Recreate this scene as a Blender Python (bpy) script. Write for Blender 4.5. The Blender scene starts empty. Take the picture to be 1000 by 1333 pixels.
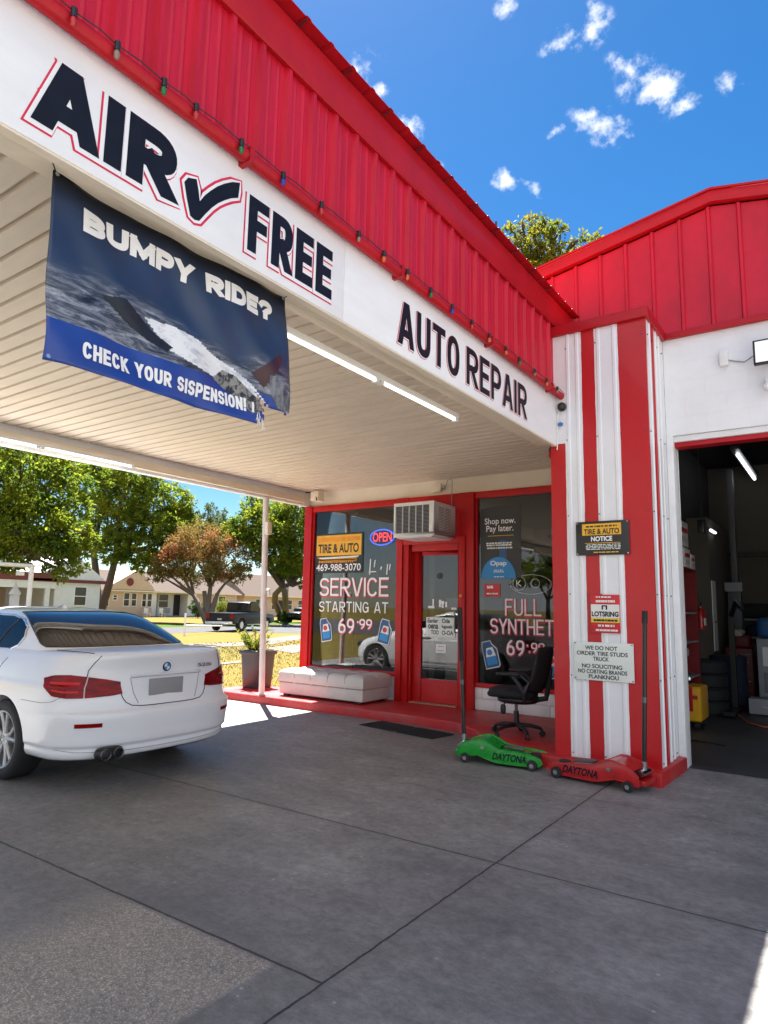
import bpy, bmesh, math, random
import numpy as np
from mathutils import Vector, Matrix
S = bpy.context.scene
COL = S.collection
R = math.radians
rnd = random.Random(7)

# ------------------------------------------------------------------ camera
cam_d = bpy.data.cameras.new('camera'); cam = bpy.data.objects.new('camera', cam_d); COL.objects.link(cam)
cam_d.sensor_fit = 'VERTICAL'; cam_d.sensor_height = 24.0; cam_d.sensor_width = 18.0
cam_d.lens = 864.0 / 1333.0 * 24.0
cam_d.clip_start = 0.05; cam_d.clip_end = 3000
CAM_H = 1.53
RIGHT = Vector((0.8209, 0.5711, 0.0200)); FWD = Vector((-0.5670, 0.8110, 0.1420)); FWD.normalize()
RIGHT = (RIGHT - FWD * RIGHT.dot(FWD)).normalized(); UP = RIGHT.cross(FWD)
M = Matrix((RIGHT, UP, -FWD)).transposed().to_4x4(); M.translation = (0, 0, CAM_H)
cam.matrix_world = M
S.camera = cam
def at(px, py, d):
    """world point seen at photo pixel (px, py) at depth d (used to place far trees and clouds)"""
    return Vector((0, 0, CAM_H)) + (RIGHT * ((px - 500) / 864) + UP * ((666.5 - py) / 864) + FWD) * d

# ------------------------------------------------------------------ world, sun, exposure
SUN = Vector((-0.394, 0.30, 1.0)).normalized()
EL = math.asin(SUN.z)
S.view_settings.view_transform = 'Standard'; S.view_settings.look = 'None'
S.view_settings.exposure = 2.68; S.view_settings.gamma = 1.0
S.view_settings.use_curve_mapping = False
W = bpy.data.worlds.new("World"); S.world = W; W.use_nodes = True
nt = W.node_tree; nt.nodes.clear()
def wn(t, **k):
    n = nt.nodes.new(t)
    for a, b in k.items(): setattr(n, a, b)
    return n
sky = wn('ShaderNodeTexSky', sky_type='NISHITA', sun_disc=False)
sky.sun_elevation = EL; sky.sun_rotation = math.atan2(SUN.x, SUN.y)
sky.altitude = 0; sky.air_density = 1.0; sky.dust_density = 0.2; sky.ozone_density = 3.0
hs = wn('ShaderNodeHueSaturation'); hs.inputs['Saturation'].default_value = 1.36; hs.inputs['Value'].default_value = 0.52
nt.links.new(sky.outputs[0], hs.inputs['Color'])
tc = wn('ShaderNodeTexCoord')
noi = wn('ShaderNodeTexNoise'); noi.inputs['Scale'].default_value = 38; noi.inputs['Detail'].default_value = 9; noi.inputs['Roughness'].default_value = 0.62
nt.links.new(tc.outputs['Generated'], noi.inputs['Vector'])
clouds = [(-.4641,.5849,.6652,40,20,20),(-.4468,.6144,.6503,12,10,0),(-.4315,.6565,.6187,20,18,-40),(-.4163,.6985,.5821,14,10,0),
 (-.2881,.6445,.7083,12,16,-60),(-.2412,.6943,.678,12,26,-60),(-.2088,.7029,.68,20,28,-50),(-.2,.6958,.6898,16,16,-40),
 (-.1775,.7439,.6443,28,11,-25),(-.1524,.7653,.6253,44,30,-20),(-.1233,.7875,.6039,13,22,-60),(-.074,.79,.6087,18,12,-10),
 (-.2155,.7693,.6015,42,21,-15),(-.2706,.7492,.6046,8,15,-70),(-.3399,.7494,.5682,22,15,-20),(-.3127,.7693,.5572,24,9,-30)]
prev = None
for (x, y, z, rx, ry, rot) in clouds:
    c = Vector((x, y, z)).normalized()
    a = RIGHT - c * RIGHT.dot(c); a.normalize(); b = c.cross(a) * -1
    cr, sr = math.cos(R(rot)), math.sin(R(rot))
    t1 = (a * cr + b * sr) / (rx / 1050 * 1.25); t2 = (b * cr - a * sr) / (ry / 1050 * 1.25)
    d1 = wn('ShaderNodeVectorMath', operation='DOT_PRODUCT'); d1.inputs[1].default_value = t1
    d2 = wn('ShaderNodeVectorMath', operation='DOT_PRODUCT'); d2.inputs[1].default_value = t2
    cb = wn('ShaderNodeCombineXYZ'); ln = wn('ShaderNodeVectorMath', operation='LENGTH')
    nt.links.new(tc.outputs['Generated'], d1.inputs[0]); nt.links.new(tc.outputs['Generated'], d2.inputs[0])
    nt.links.new(d1.outputs['Value'], cb.inputs[0]); nt.links.new(d2.outputs['Value'], cb.inputs[1])
    nt.links.new(cb.outputs[0], ln.inputs[0])
    s = wn('ShaderNodeMath', operation='SUBTRACT'); s.inputs[0].default_value = 1.0; nt.links.new(ln.outputs['Value'], s.inputs[1])
    if prev is None: prev = s
    else:
        m = wn('ShaderNodeMath', operation='MAXIMUM'); nt.links.new(prev.outputs[0], m.inputs[0]); nt.links.new(s.outputs[0], m.inputs[1]); prev = m
na = wn('ShaderNodeMath', operation='MULTIPLY_ADD'); na.inputs[1].default_value = 3.6; na.inputs[2].default_value = -1.85
nt.links.new(noi.outputs[0], na.inputs[0])
ad = wn('ShaderNodeMath', operation='ADD'); nt.links.new(prev.outputs[0], ad.inputs[0]); nt.links.new(na.outputs[0], ad.inputs[1])
gate = wn('ShaderNodeMapRange', interpolation_type='SMOOTHSTEP'); gate.inputs['From Min'].default_value = -0.05; gate.inputs['From Max'].default_value = 0.25
nt.links.new(prev.outputs[0], gate.inputs['Value'])
mr = wn('ShaderNodeMapRange', interpolation_type='SMOOTHSTEP'); mr.inputs['From Min'].default_value = 0.1; mr.inputs['From Max'].default_value = 1.42
nt.links.new(ad.outputs[0], mr.inputs['Value'])
mg = wn('ShaderNodeMath', operation='MULTIPLY'); nt.links.new(mr.outputs[0], mg.inputs[0]); nt.links.new(gate.outputs[0], mg.inputs[1])
mx = wn('ShaderNodeMix', data_type='RGBA'); mx.inputs[7].default_value = (4.3, 4.4, 4.6, 1)
nt.links.new(mg.outputs[0], mx.inputs[0]); nt.links.new(hs.outputs[0], mx.inputs[6])
# broad cloud bank added out of view behind the viewer, as neutral fill light
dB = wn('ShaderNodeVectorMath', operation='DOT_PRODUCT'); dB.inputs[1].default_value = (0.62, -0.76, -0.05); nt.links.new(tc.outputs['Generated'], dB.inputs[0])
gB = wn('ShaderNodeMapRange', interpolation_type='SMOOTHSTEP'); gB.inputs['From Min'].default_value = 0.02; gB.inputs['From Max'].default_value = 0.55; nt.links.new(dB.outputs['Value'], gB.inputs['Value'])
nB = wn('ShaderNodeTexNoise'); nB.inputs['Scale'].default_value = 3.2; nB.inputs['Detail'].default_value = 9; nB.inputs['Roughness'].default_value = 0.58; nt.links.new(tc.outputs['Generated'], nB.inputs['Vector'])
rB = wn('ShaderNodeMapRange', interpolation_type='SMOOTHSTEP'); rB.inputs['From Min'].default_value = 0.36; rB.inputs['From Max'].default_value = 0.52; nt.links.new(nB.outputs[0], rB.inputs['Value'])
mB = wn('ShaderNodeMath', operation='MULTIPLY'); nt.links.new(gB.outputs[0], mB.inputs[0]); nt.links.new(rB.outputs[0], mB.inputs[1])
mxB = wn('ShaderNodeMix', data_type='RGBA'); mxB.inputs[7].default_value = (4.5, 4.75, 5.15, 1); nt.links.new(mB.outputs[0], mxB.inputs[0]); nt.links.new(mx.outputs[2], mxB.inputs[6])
bg = wn('ShaderNodeBackground'); bg.inputs['Strength'].default_value = 0.05
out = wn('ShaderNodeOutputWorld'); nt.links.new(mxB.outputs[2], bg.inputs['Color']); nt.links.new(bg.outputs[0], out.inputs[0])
sl = bpy.data.lights.new('sun', 'SUN'); sl.energy = 4.6; sl.angle = R(0.5); sl.color = (1.0, 0.965, 0.91)
so = bpy.data.objects.new('sun', sl); COL.objects.link(so); so.rotation_euler = SUN.to_track_quat('Z', 'Y').to_euler(); so.location = (-20, 15, 40)

# ------------------------------------------------------------------ materials
def nodes(name):
    m = bpy.data.materials.new(name); m.use_nodes = True
    t = m.node_tree; b = t.nodes['Principled BSDF']
    return m, t, b
def mat(name, rgb, rough=0.5, metal=0.0, var=0.12, scale=4.0, bump=0.0, bscale=60.0, coat=0.0, spec=0.5, rgb2=None, vth=(0.35, 0.7), emit=None, estr=0.0, stretch=(1, 1, 1), transl=0.0):
    m, t, b = nodes(name); L = t.links.new
    c = t.nodes.new('ShaderNodeTexCoord'); mp = t.nodes.new('ShaderNodeMapping'); mp.inputs['Scale'].default_value = stretch
    L(c.outputs['Object'], mp.inputs['Vector'])
    n = t.nodes.new('ShaderNodeTexNoise'); n.inputs['Scale'].default_value = scale; n.inputs['Detail'].default_value = 8; n.inputs['Roughness'].default_value = 0.65
    L(mp.outputs[0], n.inputs['Vector'])
    r = t.nodes.new('ShaderNodeValToRGB'); r.color_ramp.elements[0].position = vth[0]; r.color_ramp.elements[1].position = vth[1]
    lo = rgb2 if rgb2 else tuple(x * (1 - var) for x in rgb)
    hi = rgb if rgb2 else tuple(min(1, x * (1 + var * 0.5)) for x in rgb)
    r.color_ramp.elements[0].color = (*lo, 1); r.color_ramp.elements[1].color = (*hi, 1)
    L(n.outputs[0], r.inputs[0]); L(r.outputs[0], b.inputs['Base Color'])
    b.inputs['Roughness'].default_value = rough; b.inputs['Metallic'].default_value = metal
    b.inputs['Specular IOR Level'].default_value = spec
    b.inputs['Coat Weight'].default_value = coat; b.inputs['Coat Roughness'].default_value = 0.04
    if rough > 0.15:
        rr = t.nodes.new('ShaderNodeMapRange'); rr.inputs['To Min'].default_value = rough * 0.8; rr.inputs['To Max'].default_value = min(1, rough * 1.2)
        L(n.outputs[0], rr.inputs['Value']); L(rr.outputs[0], b.inputs['Roughness'])
    if bump:
        n2 = t.nodes.new('ShaderNodeTexNoise'); n2.inputs['Scale'].default_value = bscale; n2.inputs['Detail'].default_value = 6
        L(c.outputs['Object'], n2.inputs['Vector'])
        bp = t.nodes.new('ShaderNodeBump'); bp.inputs['Strength'].default_value = bump; bp.inputs['Distance'].default_value = 0.02
        L(n2.outputs[0], bp.inputs['Height']); L(bp.outputs[0], b.inputs['Normal'])
    if emit:
        b.inputs['Emission Color'].default_value = (*emit, 1); b.inputs['Emission Strength'].default_value = estr
    if transl:
        tr = t.nodes.new('ShaderNodeBsdfTranslucent'); L(r.outputs[0], tr.inputs['Color'])
        ms = t.nodes.new('ShaderNodeMixShader'); ms.inputs[0].default_value = transl
        o = t.nodes['Material Output']; L(b.outputs[0], ms.inputs[1]); L(tr.outputs[0], ms.inputs[2]); L(ms.outputs[0], o.inputs['Surface'])
    return m
def glass(name, tint, refl_ior=1.55, trans=0.8):
    m, t, b = nodes(name); L = t.links.new; t.nodes.remove(b)
    tr = t.nodes.new('ShaderNodeBsdfTransparent'); tr.inputs[0].default_value = (*tint, 1)
    gl = t.nodes.new('ShaderNodeBsdfGlossy'); gl.inputs['Roughness'].default_value = 0.01; gl.inputs['Color'].default_value = (1, 1, 1, 1)
    fr = t.nodes.new('ShaderNodeFresnel'); fr.inputs['IOR'].default_value = refl_ior
    ms = t.nodes.new('ShaderNodeMixShader'); L(fr.outputs[0], ms.inputs[0]); L(tr.outputs[0], ms.inputs[1]); L(gl.outputs[0], ms.inputs[2])
    L(ms.outputs[0], t.nodes['Material Output'].inputs['Surface'])
    return m

RED = (0.62, 0.010, 0.022)
MT = dict(
 red_metal=mat('red_sheet_metal', (0.56, 0.008, 0.032), 0.45, var=0.2, scale=2.5, stretch=(1, 6, 0.6), spec=0.35, bump=.12, bscale=2.2),
 red_trim=mat('red_trim', (0.46, 0.006, 0.014), 0.5, spec=.3, var=0.14, scale=3, coat=0.1),
 red_paint=mat('red_gloss_paint', (0.52, 0.008, 0.010), 0.45, var=0.14, scale=5, bump=0.06, bscale=30, spec=0.35),
 red_floor=mat('worn_red_floor_paint', (0.48, 0.012, 0.014), 0.5, rgb2=(0.40, 0.06, 0.06), vth=(0.36, 0.56), scale=2.2, bump=0.12, bscale=60),
 white_fascia=mat('white_fascia_paint', (0.85, 0.855, 0.87), 0.5, var=0.07, scale=1.6, bump=0.05, bscale=12, stretch=(1, 1, 3)),
 white_paint=mat('white_paint', (0.8, 0.8, 0.8), 0.45, var=0.08, scale=5),
 cream=mat('cream_paint', (0.80, 0.70, 0.55), 0.6, var=0.08, scale=2, bump=0.05),
 ceiling=mat('tan_ceiling_metal', (0.74, 0.64, 0.51), 0.5, var=0.10, scale=1.4, stretch=(1, 5, 1)),
 navy=mat('navy_letter_paint', (0.006, 0.008, 0.018), 0.5, spec=.25, var=0.3, scale=12),
 letter_red=mat('red_letter_paint', (0.72, 0.02, 0.07), 0.5, var=0.2, scale=20),
 black=mat('black_plastic', (0.012, 0.012, 0.014), 0.42, var=0.3, scale=10),
 black_metal=mat('black_painted_steel', (0.015, 0.014, 0.014), 0.35, var=0.3, scale=14),
 rubber=mat('black_rubber', (0.018, 0.018, 0.019), 0.75, var=0.3, scale=20, bump=0.2, bscale=200),
 chrome=mat('brushed_steel', (0.62, 0.62, 0.63), 0.22, 1.0, var=0.1),
 dark_steel=mat('dark_steel', (0.14, 0.14, 0.15), 0.4, 0.8),
 grey=mat('grey_steel_paint', (0.30, 0.31, 0.33), 0.5),
 white=mat('white_enamel', (0.78, 0.77, 0.74), 0.4, var=0.06),
 letter_white=mat('white_window_paint', (0.85, 0.84, 0.84), 0.6, var=0.05, scale=30, emit=None),
 orange=mat('orange_print', (0.85, 0.34, 0.02), 0.5, var=0.2, scale=8),
 amber=mat('amber_print', (0.88, 0.46, 0.03), 0.5, var=0.15, scale=6),
 sign_black=mat('black_sign_panel', (0.02, 0.02, 0.021), 0.35, var=0.2, scale=8),
 sign_white=mat('white_sign_panel', (0.74, 0.77, 0.72), 0.4, var=0.06, scale=6),
 sign_red=mat('red_sign_panel', (0.62, 0.02, 0.03), 0.4, var=0.1),
 yellow=mat('yellow_print', (0.8, 0.6, 0.05), 0.5),
 blue=mat('blue_print', (0.02, 0.26, 0.62), 0.4),
 blue_dark=mat('deep_blue_print', (0.02, 0.09, 0.25), 0.4),
 green_paint=mat('green_jack_paint', (0.010, 0.30, 0.03), 0.28, var=0.2, scale=8, coat=0.3),
 jack_red=mat('red_jack_paint', (0.50, 0.012, 0.014), 0.3, var=0.25, scale=8, coat=0.3),
 ottoman=mat('grey_leatherette', (0.56, 0.53, 0.50), 0.5, var=0.12, scale=3, bump=0.15, bscale=120),
 fabric=mat('black_mesh_fabric', (0.012, 0.013, 0.016), 0.8, var=0.3, scale=40, bump=0.2, bscale=300),
 mat_rubber=mat('rubber_mat', (0.035, 0.035, 0.035), 0.85, var=0.4, scale=60, bump=0.8, bscale=180),
 pot=mat('charcoal_planter', (0.045, 0.042, 0.042), 0.5, var=0.2, scale=6),
 soil=mat('potting_soil', (0.03, 0.02, 0.015), 0.9, var=0.4, scale=40, bump=0.6),
 bark=mat('tree_bark', (0.085, 0.062, 0.048), 0.9, var=0.4, scale=6, bump=0.5, bscale=25, stretch=(4, 4, 1)),
 bark_pale=mat('pale_bark', (0.17, 0.125, 0.10), 0.9, var=0.35, scale=6, bump=0.4, bscale=20, stretch=(4, 4, 1)),
 leaf_green=mat('green_leaves', (0.245, 0.275, 0.022), 0.6, spec=.08, rgb2=(0.070, 0.135, 0.018), vth=(0.38, 0.62), scale=0.9, transl=0.6),
 leaf_dark=mat('dark_green_leaves', (0.10, 0.16, 0.022), 0.6, spec=.12, rgb2=(0.02, 0.06, 0.016), vth=(0.38, 0.66), scale=0.8, transl=0.3),
 leaf_yellow=mat('yellow_green_leaves', (0.25, 0.22, 0.016), 0.6, spec=.12, rgb2=(0.09, 0.14, 0.018), vth=(0.35, 0.65), scale=0.8, transl=0.5),
 leaf_myrtle=mat('turning_leaves', (0.36, 0.135, 0.065), 0.6, spec=.08, rgb2=(0.19, 0.145, 0.035), vth=(0.47, 0.62), scale=0.35, transl=0.45),
 leaf_far=mat('grey_green_leaves', (0.17, 0.21, 0.06), 0.6, spec=.1, rgb2=(0.045, 0.08, 0.04), scale=0.4, transl=0.3),
 stucco_white=mat('white_stucco', (0.72, 0.71, 0.70), 0.8, spec=.03, var=0.06),
 stucco_tan=mat('tan_stucco', (0.60, 0.475, 0.375), 0.8, spec=.03, var=0.08),
 shingle=mat('tan_shingles', (0.092, 0.072, 0.062), 0.85, spec=.03, var=0.2, scale=14, bump=0.3, bscale=30),
 maroon=mat('maroon_fascia', (0.17, 0.03, 0.03), 0.6),
 dark_glass=mat('dark_window_glass', (0.02, 0.024, 0.028), 0.08, var=0.1, spec=0.6),
 interior_wall=mat('interior_wall_paint', (0.62, 0.59, 0.53), 0.7, var=0.06),
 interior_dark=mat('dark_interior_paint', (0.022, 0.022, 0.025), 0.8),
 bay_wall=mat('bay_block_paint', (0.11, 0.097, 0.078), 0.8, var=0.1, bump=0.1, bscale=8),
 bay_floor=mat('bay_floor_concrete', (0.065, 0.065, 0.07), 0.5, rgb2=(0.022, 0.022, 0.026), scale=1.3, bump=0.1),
 carton=mat('printed_carton', (0.62, 0.56, 0.50), 0.7),
 plastic_yellow=mat('yellow_plastic', (0.70, 0.36, 0.012), 0.4),
 navy_cloth=mat('navy_cloth', (0.015, 0.02, 0.045), 0.8),
 window=glass('window_glass', (0.66, 0.67, 0.66), 1.55),
 wire=mat('wire_insulation', (0.02, 0.02, 0.02), 0.5),
 hose=mat('orange_hose', (0.6, 0.14, 0.05), 0.45),
 tube_lit=mat('lit_tube', (0.9, 0.9, 0.9), 0.4, emit=(1, 0.97, 0.92), estr=0.5),
 tube_dim=mat('garage_tube', (0.9, 0.9, 0.9), 0.4, emit=(0.95, 0.98, 1.0), estr=0.6),
 neon_red=mat('neon_red', (0.8, 0.05, 0.06), 0.4, emit=(1, 0.07, 0.09), estr=0.22),
 neon_blue=mat('neon_blue', (0.05, 0.1, 0.6), 0.4, emit=(0.08, 0.16, 0.9), estr=0.2),
 car_white=mat('white_car_paint', (0.84, 0.85, 0.88), 0.35, var=0.015, coat=0.7),
 car_glass=mat('tinted_car_glass', (0.008, 0.009, 0.010), 0.03, var=0.05, spec=0.26),
 car_black=mat('black_car_trim', (0.01, 0.01, 0.01), 0.4),
 lamp_red=mat('red_lamp_lens', (0.30, 0.002, 0.004), 0.10, var=0.6, scale=5, spec=0.22, stretch=(1, 1, 7)),
 lamp_red_dark=mat('dark_red_lamp_lens', (0.24, 0.003, 0.006), 0.16, var=0.5, scale=5, spec=0.3, stretch=(1, 1, 7)),
 alloy=mat('alloy_wheel', (0.50, 0.50, 0.51), 0.38, 0.35, var=0.05),
 cabinet_red=mat('dull_red_enamel', (0.16, 0.008, 0.008), 0.5, var=0.3),
 shelf_red=mat('shelf_red_enamel', (0.22, 0.008, 0.01), 0.45, var=0.2),
 plate=mat('blank_plate', (0.30, 0.30, 0.31), 0.5, var=0.06),
 truck_black=mat('black_truck_paint', (0.006, 0.006, 0.007), 0.3, spec=.3),
)

# ------------------------------------------------------------------ mesh helpers
WM = {}
class MB:
    def __init__(s): s.v = []; s.f = []
    def add(s, vs, fs):
        o = len(s.v); s.v += [tuple(v) for v in vs]; s.f += [tuple(i + o for i in f) for f in fs]; return s
    def box(s, x0, x1, y0, y1, z0, z1):
        return s.add([(x0,y0,z0),(x1,y0,z0),(x1,y1,z0),(x0,y1,z0),(x0,y0,z1),(x1,y0,z1),(x1,y1,z1),(x0,y1,z1)],
                     [(3,2,1,0),(4,5,6,7),(0,1,5,4),(1,2,6,5),(2,3,7,6),(3,0,4,7)])
    def obox(s, c, size, M):
        o = len(s.v); h = [x / 2 for x in size]; s.box(-h[0], h[0], -h[1], h[1], -h[2], h[2])
        for i in range(o, len(s.v)): s.v[i] = tuple(M @ Vector(s.v[i]) + Vector(c))
        return s
    def cyl(s, p0, p1, r0, r1=None, n=14, cap=True):
        p0 = Vector(p0); p1 = Vector(p1); r1 = r0 if r1 is None else r1
        d = (p1 - p0).normalized(); a = d.orthogonal().normalized(); b = d.cross(a)
        vs = [p + (a * math.cos(2*math.pi*i/n) + b * math.sin(2*math.pi*i/n)) * r for p, r in ((p0, r0), (p1, r1)) for i in range(n)]
        fs = [(i, (i+1) % n, n + (i+1) % n, n + i) for i in range(n)]
        if cap: fs += [tuple(range(n))[::-1], tuple(range(n, 2*n))]
        return s.add(vs, fs)
    def tube(s, pts, r, n=8, closed=False):
        pts = [Vector(p) for p in pts]; k = len(pts); rs = r if isinstance(r, (list, tuple)) else [r] * k
        vs = []; a = None
        for i, p in enumerate(pts):
            q0 = pts[(i-1) % k] if closed or i > 0 else p; q1 = pts[(i+1) % k] if closed or i < k-1 else p
            d = (q1 - q0).normalized()
            if a is None: a = d.orthogonal().normalized()
            else:
                a = a - d * a.dot(d)
                a = a.normalized() if a.length > 1e-5 else d.orthogonal().normalized()
            b = d.cross(a)
            vs += [p + (a * math.cos(2*math.pi*j/n) + b * math.sin(2*math.pi*j/n)) * rs[i] for j in range(n)]
        fs = []
        for i in range(k if closed else k-1):
            i2 = (i+1) % k
            fs += [(i*n+j, i*n+(j+1) % n, i2*n+(j+1) % n, i2*n+j) for j in range(n)]
        if not closed: fs += [tuple(range(n))[::-1], tuple(range((k-1)*n, k*n))]
        return s.add(vs, fs)
    def lathe(s, prof, o=(0,0,0), ax='Z', n=28, cap=True):
        o = Vector(o); vs = []
        for r, z in prof:
            for j in range(n):
                c, q = math.cos(2*math.pi*j/n) * r, math.sin(2*math.pi*j/n) * r
                vs.append(o + Vector({'Z': (c, q, z), 'Y': (c, z, q), 'X': (z, c, q)}[ax]))
        k = len(prof)
        fs = [(i*n+j, i*n+(j+1) % n, (i+1)*n+(j+1) % n, (i+1)*n+j) for i in range(k-1) for j in range(n)]
        if cap: fs += [tuple(range(n))[::-1], tuple(range((k-1)*n, k*n))]
        return s.add(vs, fs)
    def prism(s, poly, f, d):
        """poly: list of 2-D points, f maps (a,b)->3-D, d: extrusion vector"""
        n = len(poly); P = [Vector(f(*p)) for p in poly]; d = Vector(d)
        return s.add(P + [p + d for p in P], [tuple(range(n))[::-1], tuple(range(n, 2*n))] + [(i, (i+1) % n, n+(i+1) % n, n+i) for i in range(n)])
    def grid(s, P, cu=False, cv=False):
        a = len(P); b = len(P[0]); vs = [p for row in P for p in row]
        return s.add(vs, [(i*b+j, i*b+(j+1) % b, ((i+1) % a)*b+(j+1) % b, ((i+1) % a)*b+j)
                          for i in range(a if cu else a-1) for j in range(b if cv else b-1)])
    def ball(s, c, r, n=12, sc=(1,1,1)):
        k = n // 2
        P = [[(c[0]+sc[0]*r*math.sin(math.pi*i/k)*math.cos(2*math.pi*j/n), c[1]+sc[1]*r*math.sin(math.pi*i/k)*math.sin(2*math.pi*j/n), c[2]+sc[2]*r*math.cos(math.pi*i/k)) for j in range(n)] for i in range(k+1)]
        return s.grid(P, cv=True)
    def build(s, name, m, parent=None, bev=0.0, smooth=False, seg=2, local=False, angle=35, solid=0.0, fix=True):
        me = bpy.data.meshes.new(name)
        if parent is not None:
            inv = WM[parent].inverted()
            if not local: s.v = [tuple(inv @ Vector(v)) for v in s.v]
            base = None
        elif not local:
            xs, ys, zs = zip(*s.v); base = Vector(((min(xs)+max(xs))/2, (min(ys)+max(ys))/2, min(zs)))
            s.v = [(v[0]-base.x, v[1]-base.y, v[2]-base.z) for v in s.v]
        else: base = Vector((0,0,0))
        me.from_pydata(s.v, [], s.f)
        if bev or fix:
            b = bmesh.new(); b.from_mesh(me)
            if fix:
                bmesh.ops.remove_doubles(b, verts=b.verts, dist=1e-5)
                bmesh.ops.recalc_face_normals(b, faces=b.faces)
            if bev:
                es = [e for e in b.edges if len(e.link_faces) == 2 and e.calc_face_angle(0) > R(28)]
                bmesh.ops.bevel(b, geom=es, offset=bev, segments=seg, profile=0.6, affect='EDGES', clamp_overlap=True)
            b.to_mesh(me); b.free()
        o = bpy.data.objects.new(name, me); COL.objects.link(o); me.materials.append(m)
        if smooth or bev:
            me.shade_smooth(); me.set_sharp_from_angle(angle=R(angle))
        if solid:
            md = o.modifiers.new('solid', 'SOLIDIFY'); md.thickness = solid; md.offset = 0
        if parent is not None: o.parent = parent; WM[o] = WM[parent]
        else: o.location = base; WM[o] = Matrix.Translation(base)
        return o
def tag(o, label, cat, group=None):
    o['label'] = label; o['category'] = cat
    if group: o['group'] = group
    return o
def struct(o, kind='structure'): o['kind'] = kind; return o
def thing(name, label, cat, loc=(0,0,0), rotz=0.0, group=None):
    o = bpy.data.objects.new(name, None); COL.objects.link(o); o.empty_display_size = 0.2
    o.location = loc; o.rotation_euler = (0, 0, rotz); tag(o, label, cat, group)
    WM[o] = Matrix.Translation(Vector(loc)) @ Matrix.Rotation(rotz, 4, 'Z')
    return o
def copy_tree(o, parent=None):
    c = o.copy(); COL.objects.link(c)
    if parent: c.parent = parent
    for ch in [x for x in COL.objects if x.parent == o]: copy_tree(ch, c)
    return c
_TX = {}
def text_geo(s, off=0.0):
    k = (s, off)
    if k not in _TX:
        c = bpy.data.curves.new('lettering', 'FONT'); c.body = s; c.offset = off; c.resolution_u = 5
        o = bpy.data.objects.new('lettering', c); COL.objects.link(o)
        bpy.context.view_layer.update()
        me = bpy.data.meshes.new_from_object(o.evaluated_get(bpy.context.evaluated_depsgraph_get()))
        _TX[k] = ([tuple(v.co[:2]) for v in me.vertices], [tuple(p.vertices) for p in me.polygons])
        bpy.data.objects.remove(o); bpy.data.curves.remove(c); bpy.data.meshes.remove(me)
    return _TX[k]
def letters(mb, s, O, U, V, w, h, off=0.0, dn=0.004, shift=(0, 0), warp=None, shear=0.0):
    """flat lettering s fitted in a w x h box whose lower left corner is O"""
    bv, _ = text_geo(s); xs, ys = zip(*bv); x0, x1, y0, y1 = min(xs), max(xs), min(ys), max(ys)
    vs, fs = text_geo(s, off); O = Vector(O); U = Vector(U); V = Vector(V); N = U.cross(V).normalized()
    P = []
    for x, y in vs:
        a = (x - x0) / (x1 - x0) * w + shift[0]; b = (y - y0) / (y1 - y0) * h + shift[1]
        p = O + U * (a + shear * b) + V * b + N * dn
        P.append(warp(p) if warp else p)
    return mb.add(P, fs)
def lettering(s, O, U, V, w, h, m, parent, off=0.0, dn=0.004, name='painted_lettering', **k):
    loc = k.pop('local', False)
    return letters(MB(), s, O, U, V, w, h, off, dn, **k).build(name, m, parent, fix=False, local=loc)

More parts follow.
